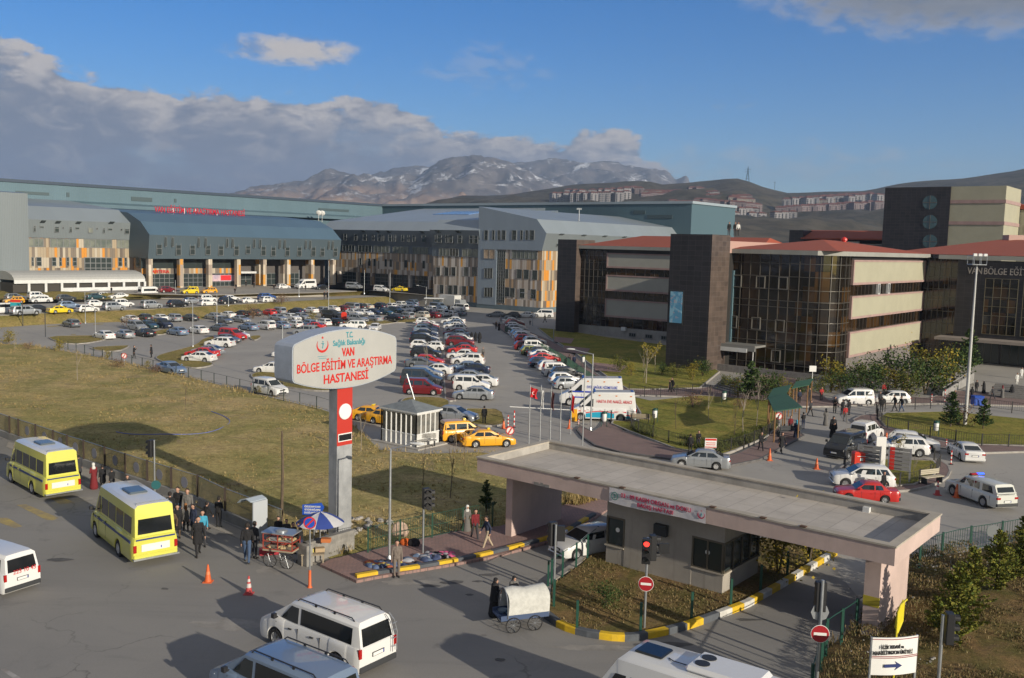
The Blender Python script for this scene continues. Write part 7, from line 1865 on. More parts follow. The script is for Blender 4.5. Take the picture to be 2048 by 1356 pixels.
# round signs
def disc(o,name,T,r,m,th=.02,m2=None,y=0):mb=MB();mb.lathe([(0,0),(r,0),(r,th),(0,th)],28,0,T);return mb.build(name,m,o)
def face_T(x,y,z,toward):
 n=Vector((toward[0],toward[1],0)).normalized();return Matrix.Translation((x,y,z)) @ Matrix((Z.cross(n),Z,n)).transposed().to_4x4()
BLU=mat('sign_blue',(.02,.08,.42),.4)
def small_slash(px,py,yb,label,rr=.32,z=0.0):
 g,h=base_h(px,yb,py,z);o=empty('no_entry_slash_sign',g,0,label,'road sign');o.name='road_sign'
 mb=MB();mb.tube([(0,0,0),(0,0,h)],.03,6);mb.build('post',galv,o)
 T=face_T(0,-.04,h,(0,-1));disc(o,'red_ring',T,rr,red_paint);T2=face_T(0,-.062,h,(0,-1));disc(o,'white_disc',T2,rr*.78,white_paint,.008)
 mb=MB();mb.box(-.05,.05,-rr*.75,rr*.75,0,.008,0,face_T(0,-.072,h,(0,-1)) @ Matrix.Rotation(rad(-30),4,'Z'));mb.build('slash',red_paint,o)
small_slash(1019.2,861,893,'round white sign with red slash right of the orange taxi sedan');small_slash(249,711.5,731,'round slashed sign on the fence of the field');small_slash(1556,832,852,'round slashed sign by the green shelter')
def pole(o,h,r=.05,m=None,name='pole'):mb=MB();mb.tube([(0,0,-.05),(0,0,h)],r,10);return mb.build(name,m or galv,o,smooth=40)
def head(o,x,y,z,toward,lit=None,nm='signal_head',lens=True):
 T=face_T(x,y,z,toward);mb=MB();mb.box(-.17,.17,-.5,.5,-.14,.10,0,T);hd=mb.build(nm,black_plastic,o,bevel=.02)
 for k,c in enumerate(('red','amber','green')):
  zz=.32-.32*k;m=emis('signal_red_lit',(1.0,.03,.02),3.5) if lit==c else mat('signal_lens_dark',(.03,.03,.03),.3)
  mb=MB();mb.lathe([(0,.105),(.11,.105),(.11,.12),(0,.125)],16,0,T @ Matrix.Translation((0,zz,0)));mb.build('lens',m,hd)
  mb=MB();rg=[[T @ Vector((.13*math.cos(a),zz+.13*math.sin(a),d)) for a in [math.pi*(-.05+1.1*q/8) for q in range(9)]] for d in (.10,.26)];mb.loft(rg,cap=False,closed=False);mb.build('visor',black_plastic,hd,fix=False)
 return hd
def noentry(o,z,toward,r=.30,off=.07):
 n=Vector((toward[0],toward[1],0)).normalized()
 disc(o,'rim_disc',face_T(n.x*off,n.y*off,z,toward),r,white_paint,.012);disc(o,'no_entry_disc',face_T(n.x*(off+.012),n.y*(off+.012),z,toward),r*.94,mat('no_entry_red',(.36,.012,.02),.45),.008)
 mb=MB();mb.box(-r*.68,r*.68,-r*.16,r*.16,0,.006,0,face_T(n.x*(off+.02),n.y*(off+.02),z,toward));mb.build('white_bar',white_paint,o)
g,h=base_h(1288.4,1257,1075,.15);o=empty('traffic_light',g,0,'traffic light showing red above a no entry sign on the front island','traffic light');pole(o,h)
k=h/(1257-1075);tw=(-.18,-1);head(o,-.06,-.14,h-.50,tw,'red');head(o,.24,.10,h-.42,(1,.1));noentry(o,(1257-1166)*k,tw)
mb=MB();mb.box(.45,.85,-.03,.03,h-.62,h-.22);mb.build('back_board',black_plastic,o)
g,h=base_h(1107,1206,1049,.15);o=empty('traffic_light',g,0,'traffic light turned away on the left end of the front island','traffic light');pole(o,h);head(o,-.12,.22,h-.45,(-.5,1));mb=MB();mb.box(.05,.40,.1,.3,h-.75,h-.1);mb.build('back_board',black_plastic,o)
g,h=base_h(845.7,1106,980,.12);o=empty('traffic_light',g,0,'traffic light facing right on the pink pavement','traffic light');pole(o,h);head(o,.26,0,h-.45,(1,.35));head(o,.14,-.2,h-.35,(.6,-1))
g,h=base_h(309.7,995,880);o=empty('traffic_light',g,0,'traffic light with dark head at the top left, behind the group of people','traffic light');pole(o,h);head(o,-.22,.05,h-.5,(-1,.3));
disc(o,'small_round_sign',face_T(.10,-.06,h-2.6,(.2,-1)),.26,mat('dull_teal_glass',(.03,.12,.13),.3))
g,h=base_h(1630,1420,1160);o=empty('traffic_light',g,0,'traffic light seen from behind above a no entry sign, right of the exit lane','traffic light');pole(o,h,.055);head(o,0,.16,h-.60,(0,1));k=h/260.;noentry(o,(1420-1265)*k,(-.12,-1),.30)
mb=MB();mb.lathe([(0,0),(.30,0),(.30,.015),(0,.015)],8,0,face_T(0,.08,(1420-1226)*k,(0,1)));mb.build('octagon_back',galv,o)
g,h=base_h(1871,1440,1230,.4);o=empty('traffic_light',g,0,'traffic light with its head turned right at the bottom right corner','traffic light');pole(o,h,.055);head(o,.24,0,h-.42,(1,-.15))
g,h=base_h(1982.7,1094,1048,.3);o=empty('stop_sign',g,0,'grey back of an octagonal sign on a post by the pines','road sign');o.name='road_sign';pole(o,h,.035);mb=MB();mb.lathe([(0,0),(.34,0),(.34,.02),(0,.02)],8,0,face_T(0,-.04,h-.35,(-.1,-1)));mb.build('octagon',mat('sign_back_shade_grey',(.20,.215,.225),.5),o)  # octagon darkened: the shade it stands in is put into its colour
g,h=base_h(619.5,1175,1034);o=empty('road_sign',g,0,'round blue and red no parking sign on a post with an orange sleeve','road sign');pole(o,h,.035);k=h/141.
mb=MB();mb.lathe([(.12,0),(.07,.08),(.06,(1175-1140)*k)],12);mb.build('orange_sleeve',mat('cone_orange',(.62,.12,.03),.55),o,smooth=40)
T=face_T(0,-.05,(1175-1045)*k,(0,-1));disc(o,'red_ring',T,.27,red_paint,.015);disc(o,'blue_disc',face_T(0,-.066,(1175-1045)*k,(0,-1)),.215,BLU,.008)
mb=MB();mb.box(-.035,.035,-.21,.21,0,.006,0,face_T(0,-.076,(1175-1045)*k,(0,-1)) @ Matrix.Rotation(rad(-45),4,'Z'));mb.build('slash',red_paint,o)
# blue direction sign
g,h=base_h(628,1092,1010);o=empty('direction_sign',g,0,'blue arrow shaped direction sign with white lettering above the parasol','sign');g=Vector((g.x,g.y+.3,0));pole(o,h,.03)
PF=Fac(o.location+Vector((0,-.05,0)),Vector((1,0,0)),Vector((0,-1,0)))
s0,z0=PF.at(605,1020);s1,z1=PF.at(643,1014);zt=PF.at(620,1008)[1];zb=PF.at(620,1029)[1]
pts=[(s0,zb-.03),(s1,zb+.06),(s1+.14,(zt+zb)/2+.12),(s1,zt+.08),(s0,zt-.04)]
mb=MB();mb.hull([PF.P(s,0,z) for s,z in pts],[PF.P(s,.03,z) for s,z in pts]);part(mb,'blue_board',BLU,o)
for k,(t,yy) in enumerate((('HİZMETLERİ BAKIM VE ONARIM',1013),('VETERİNER BAĞLARBAŞI',1019),('DOĞUMEVİ →',1025))):textfit(PF,.035,609,641,yy,t,white_paint,3.6,o,bold=.01)
# white and red info sign bottom right
bs=G(1732,1452,.25);es=G(1822,1446,.25);d=(es-bs);d.z=0;dl=d.length;d.normalize();nrm=Vector((d.y,-d.x,0));IF=Fac(bs,d,nrm)
o=empty('information_sign',tuple(IF.P(dl/2,0,.25)),0,'white sign on two posts with red lines and a blue arrow, bottom right','sign')
z1=IF.at(1780,1272)[1];z0=IF.at(1780,1346)[1];zm=IF.at(1780,1310)[1]
for s in (0,dl):mb=MB();IF.box(mb,s-.03,s+.03,-.03,.03,.1,z1);part(mb,'post',galv,o)
mb=MB();rows=[]
for j in (z0,z1):rows.append([IF.P(dl*k/10,.05+.10*math.sin(math.pi*k/10),j) for k in range(11)])
mb.loft([r+[p-nrm*.03 for p in r[::-1]] for r in rows]);part(mb,'board',white_paint,o)
for zz in (z1-.05,zm+.02,zm-.03):
 mb=MB();mb.tube([IF.P(dl*k/10,.065+.10*math.sin(math.pi*k/10),zz) for k in range(11)],.012,4);part(mb,'red_line',mat('thin_dark_red',(.25,.02,.03),.5),o)
NV=mat('sign_navy',(.015,.03,.14),.5)
textfit(IF,.16,1758,1802,1290,'FİZİK TEDAVİ ve',black_plastic,7,o,bold=.008);textfit(IF,.16,1741,1819,1301,'REHABİLİTASYON ÜNİTESİ',black_plastic,7.5,o,bold=.008)
sA,zA=IF.at(1763,1328);sB_,_=IF.at(1798,1327);mb=MB()
AP=[(sA,zA-.05),(sB_-.18,zA-.05),(sB_-.24,zA-.14),(sB_,zA),(sB_-.24,zA+.14),(sB_-.18,zA+.05),(sA,zA+.05)]
mb.hull([IF.P(a,.15,b) for a,b in AP],[IF.P(a,.17,b) for a,b in AP]);part(mb,'arrow',NV,o)
# yellow sign edge-on
g,h=base_h(1784,1395,1200,.3);o=empty('road_sign',g,0,'yellow warning sign on a bent yellow post before the pink pillar','road sign');YP=mat('sign_yellow',(.62,.52,.02),.5)
mb=MB();mb.tube([(0,0,0),(0,0,h*.88),(.10,.04,h*.95),(.32,.1,h)],.035,8);mb.build('post',YP,o,smooth=50)
mb=MB();mb.hull([Vector(v) for v in ((.03,0,h*.66),(-.07,.02,h*.72),(-.03,0,h*.88),(.28,.34,h*.97),(.38,.45,h*.93),(.36,.42,h*.74))],[Vector(v)+Vector((.02,-.02,0)) for v in ((.03,0,h*.66),(-.07,.02,h*.72),(-.03,0,h*.88),(.28,.34,h*.97),(.38,.45,h*.93),(.36,.42,h*.74))]);mb.build('board',YP,o)
# silver signboards on the island
for i,(x0,x1,yt,yb,lab,yb2) in enumerate(((1714,1758,887,938,'tall silver signboard with dark lines, left one on the island',950),(1775,1818,892,938,'silver signboard with red tabs, right one on the island',963))):
 a=G(x0,yb2-4,.15);b=G(x1,yb2+2,.15);d=b-a;d.z=0;L_=d.length;d.normalize();nr=Vector((d.y,-d.x,0));F_=Fac(a,d,nr);o=empty('signboard',tuple(a),0,lab,'signboard')
 zt=F_.at(x0,yt)[1];zb=F_.at(x0,yb)[1]
 for s in (0,L_):mb=MB();F_.box(mb,s-.05,s+.05,-.05,.05,.1,zt);part(mb,'post',galv,o)
 for k in range(6):
  z=zt-(zt-zb)*(k+.5)/6;hh=(zt-zb)/6*.44;mb=MB();F_.box(mb,.05,L_-.05,-.02,.05,z-hh,z+hh,0);F_.box(mb,.35,L_-.5,.05,.06,z-.035,z+.035,1)
  if i:F_.box(mb,.05,.35,.05,.06,z-hh,z+hh,2)
  part(mb,'slat_panel',[mat('brushed_panel',(.26,.26,.255),.4,.3),mat('dim_lettering',(.08,.07,.07),.6),red_paint],o)
a=G(1758,942,.15);mb=MB();mb.box(-.35,.35,-.1,.1,0,2.4);tag(mb.build('white_board',white_paint,None,bevel=.02,loc=a),'narrow white board between the two silver signboards','signboard')
a=G(1718,946,.15);o=empty('letter_box',a,0,'red letter box on the signboard island behind the white crossover','letter box');mb=MB();mb.box(-.48,.48,-.3,.3,.2,1.35);mb.hull([Vector(v) for v in ((-.5,-.33,1.35),(.5,-.33,1.35),(.5,.33,1.35),(-.5,.33,1.35))],[Vector(v) for v in ((-.42,-.2,1.5),(.42,-.2,1.5),(.42,.25,1.5),(-.42,.25,1.5))]);mb.build('box_body',mat('post_red',(.62,.04,.02),.4),o,bevel=.02)
mb=MB();mb.box(-.1,.1,-.32,-.3,.9,1.1);mb.box(-.3,.3,-.32,-.3,1.2,1.24);mb.build('label_plate',white_paint,o)
for i,(x,y,hp,lab) in enumerate(((72,647,16,'red standing bin on the grass bank at the left'),(688,641,17,'red standing bin on the bed beside the black van'))):
 g,h=base_h(x,y,y-hp);mb=MB();mb.hull([Vector((a,b,.3)) for a,b in ((-.45,-.3),(.45,-.3),(.45,.3),(-.45,.3))],[Vector((a,b,h*.82)) for a,b in ((-.5,-.34),(.5,-.34),(.5,.34),(-.5,.34))]);mb.hull([Vector((a,b,h*.82)) for a,b in ((-.5,-.34),(.5,-.34),(.5,.34),(-.5,.34))],[Vector((a,b,h)) for a,b in ((-.3,-.2),(.3,-.2),(.3,.2),(-.3,.2))])
 for a in (-.35,.35):mb.box(a-.04,a+.04,-.04,.04,0,.32)
 tag(mb.build('red_bin',mat('post_red',(.62,.04,.02),.4),None,bevel=.02,loc=g),lab,'bin','red bins')
# hanging bins, benches
for i,(x,y,z_,lab) in enumerate(((1208,853,.14,'white and green hanging bin on the pavement by the ambulance'),(1309,846,.14,'white and green hanging bin at the corner of the garden fence'),(1166,731,.14,'white and green hanging bin by the pair on the red pavement'),(1871,872,.2,'white and green hanging bin on the right lawn edge'),(1447.5,808,.14,'small bin at the ramp left of the shrubs'))):
 g=G(x,y,z_);o=empty('litter_bin',g,0,lab,'litter bin','hanging litter bins');mb=MB();mb.tube([(.22,0,0),(.22,0,1.35)],.03,6);mb.tube([(-.22,0,0),(-.22,0,1.2)],.02,6);mb.build('stand',green_post,o)
 mb=MB();mb.lathe([(.14,.45),(.19,.55),(.20,1.05),(.18,1.1)],12);mb.build('bin_body',white_paint,o,smooth=40);mb=MB();mb.lathe([(.22,1.1),(.20,1.22),(.05,1.3),(0,1.3)],12);mb.build('bin_lid',green_post,o,smooth=40)
def bench(px,py,ang,lab,m,L=1.7):
 o=empty('park_bench',G(px,py,.14),rad(ang),lab,'bench','garden benches')
 for nm,y0,y1,z0,z1 in (('seat',-.22,.22,.42,.47),('backrest',.22,.27,.55,.90)):
  mb=MB();n=3
  for k in range(n):mb.box(-L/2,L/2,y0+(y1-y0)*k/n if nm=='seat' else y0,y0+(y1-y0)*(k+.85)/n if nm=='seat' else y1,z0 if nm=='seat' else z0+(z1-z0)*k/n,z1 if nm=='seat' else z0+(z1-z0)*(k+.8)/n)
  mb.build(nm,m,o)
 for x in (-L/2+.15,L/2-.15):mb=MB();mb.box(x-.03,x+.03,-.2,.26,0,.42);mb.box(x-.03,x+.03,.27,.31,.4,.9);mb.build('leg',dark_steel,o)
WD=mat('bench_timber',(.30,.25,.18),.8)
bench(1864,966,25,'pale timber bench on the paved signboard island',mat('bench_cream',(.42,.38,.29),.8));bench(1280,847,170,'brown bench on the pavement right of the ambulance',WD);bench(850,892,14,'grey timber bench in front of the white glazed cabin',mat('bench_grey',(.30,.29,.27),.8));bench(1576,872,200,'dark bench under the near green shelter',dark_steel,2.2);bench(876,589,0,'bench on the forecourt right of the yellow car',WD);bench(888,589,0,'second bench on the forecourt at the shaded wing',WD)
# glazed cabin
c0=G(763,880,.1);c1=G(832,894.5,.1);c2=G(878.5,884,.1);d1=(c0-c1).normalized();d2=(c2-c1).normalized()
o=empty('glazed_cabin',tuple(c1),0,'small white glazed cabin with grey roof at the taxi rank','cabin')
L1=(c0-c1).length;L2=(c2-c1).length;c3=c0+(c2-c1);hh=2.55;loopc=[c1,c2,c3,c0]
mb=MB();mb.prism([(p.x,p.y) for p in loopc],.05,.98);part(mb,'lower_panels',mat('cabin_white',(.60,.60,.58),.6,var=.1,vscale=1.2),o)
ctr=(c1+c3)/2;inn=[ctr+(p-ctr)*.97 for p in loopc];mb=MB();mb.prism([(p.x,p.y) for p in inn],.98,hh);part(mb,'glazing',mat('cabin_glass',(.06,.07,.07),.08,spec=.7,var=.5,vscale=.8,col2=(.22,.21,.19)),o)
mb=MB()
for a,b in ((c1,c0),(c1,c2),(c2,c3),(c0,c3)):
 n=7 if (b-a).length>3 else 5
 for k in range(n+1):p=a.lerp(b,k/n);mb.box(p.x-.045,p.x+.045,p.y-.045,p.y+.045,.1,hh)
 for z_ in (.98,hh-.08):mb.tube([a+Z*(z_-a.z),b+Z*(z_-b.z)],.05,4)
part(mb,'frame',white_paint,o)
ov_=[ctr+(p-ctr)*1.10 for p in loopc];mb=MB();mb.prism([(p.x,p.y) for p in ov_],hh,hh+.12);part(mb,'fascia',white_metal,o)
mb=MB();ap=Vector((ctr.x,ctr.y,hh+.75));mb.add([Vector((p.x,p.y,hh+.121)) for p in ov_]+[ap],[(0,1,4),(1,2,4),(2,3,4),(3,0,4)]);part(mb,'roof',mat('cabin_roof',(.19,.21,.22),.6,var=.2),o)
mb=MB();mb.tube([ap+Z*-.1,ap+Vector((.25,0,.0)),ap+Vector((.1,0,.5)),ap+Vector((-.35,0,1.9))],.06,8);part(mb,'stove_pipe',galv,o)
mb=MB();q=[ctr+(p-ctr)*1.35 for p in loopc];mb.prism([(p.x,p.y) for p in q],0,.1);tag(mb.build('cabin_slab',concrete),kind='structure')
# green shelters
SHG=mat('shelter_green',(.022,.075,.045),.6,var=.15)
def shelter(q,hgt,lab,z=.14):
 P=[G(x,y,hgt) for x,y in q];o=empty('bus_shelter',tuple(Vector((P[0].x,P[0].y,z))),0,lab,'shelter','green roofed shelters');mb=MB();mb.hull([P[0],P[1],P[2]+Z*.25,P[3]+Z*.25],[p-Z*.08+(Z*.25 if i>1 else Z*0) for i,p in enumerate(P)]);part(mb,'roof',SHG,o)
 for i,p in enumerate(P):
  c=sum(P,Vector())/4;p2=p+(c-p)*.15;mb=MB();mb.tube([(p2.x,p2.y,z-.1),(p2.x,p2.y,hgt+(.1 if i>1 else -.05))],.06,6);part(mb,'post',mat('shelter_timber',(.22,.12,.05),.8),o)
shelter([(1548,822),(1605,814),(1573,793),(1536,802)],2.7,'nearest green roofed shelter at the pavement bend');shelter([(1534,797),(1570,791),(1583,774),(1546,782)],2.7,'middle green roofed shelter behind the nearest one');shelter([(1584,776),(1618,769),(1627,762),(1592,768)],2.7,'farthest green roofed shelter with a white plate')
g=G(1622,800,.14);mb=MB();mb.tube([(0,0,0),(0,0,3.2)],.03,6);mb.box(-.35,.35,-.04,-.0,2.9,3.5);tag(mb.build('white_sign',white_paint,None,loc=g),'small square white sign on a post above the far shelter','sign')
g=G(1420,916,.14);o=empty('notice_board',g,0,'red and white notice board on the garden fence by two men','sign');mb=MB();mb.box(-.42,.42,-.05,0,.75,1.45);mb.build('board',white_paint,o);mb=MB();mb.box(-.40,.40,-.06,-.05,1.28,1.42);mb.box(-.40,.40,-.06,-.05,.78,.84)
for k in range(2):mb.box(-.34,.34,-.06,-.05,.95+.14*k,1.0+.14*k)
mb.build('red_lettering',red_paint,o);mb=MB();mb.tube([(0,0,0),(0,0,.75)],.03,6);mb.build('post',galv,o)
g=G(1954,812,.2);mb=MB();mb.box(-.5,.5,-.4,.4,.1,.95);mb.box(-.52,.52,-.42,.42,.95,1.05);tag(mb.build('blue_bin',BLU,None,bevel=.04,loc=g),'blue chest bin by the lawn fence right of the mast','bin')
# white shelter canopy and ramp sign
g=G(868,618);o=empty('bike_canopy',g,0,'small white canopy roof on posts in front of the blue plinth','canopy');mb=MB();mb.box(-2.2,2.2,-1.5,1.5,2.4,2.55);mb.build('canopy_roof',white_metal,o,bevel=.03)
for x in (-2,2):mb=MB();mb.tube([(x,0,0),(x,0,2.4)],.05,6);mb.build('post',galv,o)
g=G(30,630,Z1);o=empty('ramp_sign',g,0,'red and turquoise sign on a pole at the left car park ramp','sign');mb=MB();mb.tube([(-.6,0,-1.2),(-.6,0,2.6)],.06,6);mb.build('post',galv,o);mb=MB();mb.box(-.7,.95,-.06,0,2.1,2.5);mb.build('red_board',red_paint,o);mb=MB();mb.box(-.7,.95,-.06,0,1.1,2.05);mb.build('turquoise_board',mat('turquoise',(.03,.30,.36),.5),o)
# people-carrying wares: food cart, parasol stall, phone booth, wagon
g=G(563,1129);o=empty('food_cart',g,rad(-14),'glass sided food cart with red frame on bicycle wheels','cart')
mb=MB();mb.box(-.75,.75,-.4,.4,.72,.80);mb.build('cart_floor',WD,o)
mb=MB()
for x in (-.73,0,.73):
 for y in (-.38,.38):mb.box(x-.02,x+.02,y-.02,y+.02,.8,1.55)
for z_ in (.82,1.18,1.53):
 for y in (-.38,.38):mb.box(-.75,.75,y-.02,y+.02,z_-.02,z_+.02)
 for x in (-.73,.73):mb.box(x-.02,x+.02,-.38,.38,z_-.02,z_+.02)
mb.build('red_frame',mat('cart_red',(.32,.05,.03),.6),o)
mb=MB();mb.box(-.80,.80,-.44,.44,1.55,1.60);mb.build('top_sheet',mat('cart_top_steel',(.34,.38,.42),.3,.5),o);mb=MB();mb.lathe([(0,1.60),(.28,1.60),(.28,1.66),(.2,1.70),(0,1.71)],20);mb.build('steel_lid',galv,o,smooth=40)
mb=MB();mb.box(-.7,.7,-.34,.34,1.15,1.17);mb.build('glass_shelf',mat('shelf_white',(.45,.43,.38),.6),o)
random.seed(2);mb=MB()
for k in range(14):x,y=random.uniform(-.6,.6),random.uniform(-.25,.25);mb.lathe([(0,0),(.09,.02),(.10,.06),(0,.11)],8,0,Matrix.Translation((x,y,.80 if k % 2 else 1.17)))
mb.build('bread_pile',mat('bread',(.48,.36,.20),.8),o)
def bike_wheel(o,x,y,r,nm='wheel'):
 mb=MB();mb.tube([(x+r*math.cos(a),y,r+r*math.sin(a)) for a in [2*math.pi*k/24 for k in range(25)]],.02,6)
 w_=mb.build(nm,tyre_m,o);mb=MB()
 for k in range(10):a=2*math.pi*k/10;mb.tube([(x,y,r),(x+r*math.cos(a),y,r+r*math.sin(a))],.006,4)
 mb.build('spokes',galv,w_)
for x,y in ((-.35,-.46),(-.35,.46),(.5,-.46)):bike_wheel(o,x,y,.33)
g=G(640,1118);o=empty('parasol',g,0,'blue and white striped parasol over the corner stall','parasol');mb=MB();mb.tube([(0,0,0),(0,0,2.2)],.025,8);mb.build('pole',galv,o)
for k in range(8):
 mb=MB();rows=[]
 for j in range(5):r=1.12*j/4;rows.append([Vector((r*math.cos(a),r*math.sin(a),2.28-.50*(j/4)**1.6-.02*math.sin((a*8/(2*math.pi) % 1)*math.pi))) for a in [2*math.pi*(k+q/4)/8 for q in range(5)]])
 mb.loft(rows,cap=False,closed=False);mb.build('canopy_gore',(mat('parasol_blue',(.03,.06,.27),.7),mat('parasol_white',(.52,.52,.54),.7))[k % 2],o)
g=G(668,1112);o=empty('concrete_block',g,TH,'weathered concrete block wall beside the stall','block');mb=MB();mb.box(-1.7,1.3,-.0,.35,0,1.0);mb.box(-1.9,-1.55,-.35,.35,0,1.0);mb.build('block',mat('weathered_concrete',(.25,.24,.22),.95,var=.3,vscale=2,bump=.3),o,bevel=.02)
g=G(627,1128);o=empty('market_stall',g,.15,'low timber stall table with boxes under the parasol','stall');mb=MB();mb.box(-.55,.5,-.3,.3,.5,.55);mb.build('tabletop',WD,o)
for x in (-.5,.45):
 for y in (-.26,.26):mb=MB();mb.box(x-.025,x+.025,y-.025,y+.025,0,.5);mb.build('leg',WD,o)
for i,(x,y,z_,c) in enumerate(((.55,.15,1.02,(.50,.16,.05)),(.25,.2,.55,(.40,.30,.18)),(-.25,0,.55,(.45,.40,.10)))):
 mb=MB();mb.box(-.22,.22,-.15,.15,0,.18);tag(mb.build('crate',mat('crate_%d' % i,c,.8),None,bevel=.01,loc=g+Vector((x,y,z_)),rz=.3*i),('orange crate on the concrete block by the parasol','cardboard crate at the back of the stall table','yellow crate on the stall table')[i],'crate')
g=G(520,1084);o=empty('phone_booth',g,rad(-35),'open phone booth with curved clear canopy by the glass wall','phone booth')
mb=MB();mb.box(-.05,.05,-.45,.45,0,2.1);mb.build('back_panel',mat('booth_panel_grey',(.42,.45,.48),.4),o,bevel=.02)
mb=MB();mb.loft([[Vector((x,y,z_)) for x,z_ in ((-.1,2.12),(-.45,2.22),(-.85,2.12),(-1.1,1.92),(-1.08,1.89),(-.84,2.08),(-.45,2.18),(-.1,2.08))] for y in (-.5,.5)]);mb.build('curved_canopy',mat('canopy_acrylic',(.40,.46,.52),.2),o)
mb=MB();mb.lathe([(0,0),(.36,0),(.36,.03),(0,.03)],20,0,face_T(-.06,0,1.35,(-1,0)));mb.build('blue_backplate',BLU,o);mb=MB();mb.box(-.25,-.06,-.15,.15,1.15,1.6);mb.build('telephone',mat('phone_navy',(.03,.05,.15),.4),o,bevel=.02)
g=G(540,1108);mb=MB();mb.box(-.5,.5,-.22,.22,.0,.30);tag(mb.build('red_cooler',mat('cooler_red',(.42,.02,.04),.5),None,bevel=.04,loc=g,rz=.3),'red chest on the ground beside the phone booth','chest')
# covered wagon
wa=G(1062,1262);o=empty('covered_wagon',G(1043,1252),rad(20),'white covered pedlar wagon on four bicycle wheels','wagon')
mb=MB();rows=[]
for k,x in enumerate((-.75,-.35,.1,.5,.95)):
 sag=.05*math.sin(k*2.1);rows.append([Vector((x+.05*math.sin(a*3),-.52*math.cos(a),.68+(.95+sag)*math.sin(a)**.7 if math.sin(a)>0 else .55)) for a in [math.pi*q/12 for q in range(13)]])
mb.loft(rows,cap=False,closed=False);rows2=[rows[-1],[Vector((1.0,v.y*.6,.6+(v.z-.6)*.85)) for v in rows[-1]]];mb.loft(rows2,cap=True,closed=False);mb.build('cover',mat('wagon_canvas',(.52,.52,.49),.85,var=.15,vscale=4,bump=.6,bscale=7),o,smooth=60)
mb=MB();mb.tube([(-.78,-.54*math.cos(a),.6+1.04*math.sin(a)**.7 if math.sin(a)>0 else .58) for a in [math.pi*q/12 for q in range(13)]],.02,6);mb.build('hoop',galv,o)
mb=MB();mb.box(-1.05,.95,-.50,.50,.50,.58);mb.box(-1.05,.95,-.52,-.48,.5,.70);mb.box(-1.05,.95,.48,.52,.5,.70);mb.build('bed',mat('wagon_blue',(.05,.08,.16),.7),o)
for x,y in ((-.55,-.55),(-.55,.55),(.35,-.55),(.8,.55)):bike_wheel(o,x,y,.30)
for i,(x,y,c,lab) in enumerate(((-.55,-.15,(.10,.18,.30),'pale blue bowl of goods in the wagon mouth, right one'),(-.75,.15,(.20,.26,.32),'pale bowl of goods in the wagon mouth, left one'))):
 Tq=Matrix.Rotation(rad(20),4,'Z') @ Vector((x,y,.58));mb=MB();mb.lathe([(.12,0),(.20,.12),(.21,.13),(.17,.10),(0,.10)],16,0);tag(mb.build('bowl',mat('bowl_%d' % i,c,.4),None,loc=o.location+Tq),lab,'bowl')
# clothes spread on the pavement
random.seed(11)
for i,(x,y,w_,lab) in enumerate(((765,1131,.8,'heap of small coloured clothes at the left end of the pavement spread'),(800,1130,1.2,'heap of dark blue jeans on the pavement'),(845,1117,.9,'heap of mixed blue clothes on the pavement'),(880,1111,.8,'heap of black and pink clothes at the right end of the spread'))):
 g=G(x,y,.13);o=empty('clothes_heap',g,0,lab,'clothes');cs=(((.35,.10,.05),(.5,.4,.1),(.1,.14,.25)),((.04,.06,.12),(.06,.09,.18),(.03,.03,.05)),((.08,.12,.20),(.35,.36,.40),(.05,.07,.15)),((.012,.012,.015),(.55,.10,.22),(.30,.30,.33)))[i]
 for k,c in enumerate(cs):
  mb=MB()
  for q in range(7):
   cx_,cy_=random.uniform(-w_,w_)*.8,random.uniform(-.35,.35);r=random.uniform(.14,.26);rg=[]
   for j in range(4):rr=r*(1,.95,.6,.0)[j];rg.append([Vector((cx_+rr*math.cos(a)*(1+.3*math.sin(3*a+q)),cy_+rr*math.sin(a)*(1+.25*math.cos(2*a+k)),(0,.05,.11,.13)[j]+.015*math.sin(5*a))) for a in [2*math.pi*b/10 for b in range(10)]])
   mb.loft(rg)
  mb.build('garments',mat('garment_%d%d' % (i,k),c,.95),o,smooth=60)
for i,(x,y,c,hh,lab) in enumerate(((800,1078,(.50,.36,.28),.9,'pale clothes hung on the fence above the orange bags'),(812,1090,(.60,.12,.02),.35,'bright orange bag by the fence on the pavement'),(828,1092,(.02,.02,.025),.4,'black bag by the fence on the pavement'))):
 g=G(x,y,.13);mb=MB();w_=.42 if i==0 else .3
 mb.loft([[Vector((w_*s*math.cos(a),.12*s*math.sin(a),z_)) for a in [2*math.pi*k/10 for k in range(10)]] for s,z_ in ((.8,0.0 if i else .15),(1.05,hh*.4),(.8,hh*.85),(.2,hh))]);tag(mb.build('bag' if i else 'hung_clothes',mat('bagcol%d' % i,c,.9,var=.3,vscale=6),None,smooth=60,loc=g),lab,'bag' if i else 'clothes')
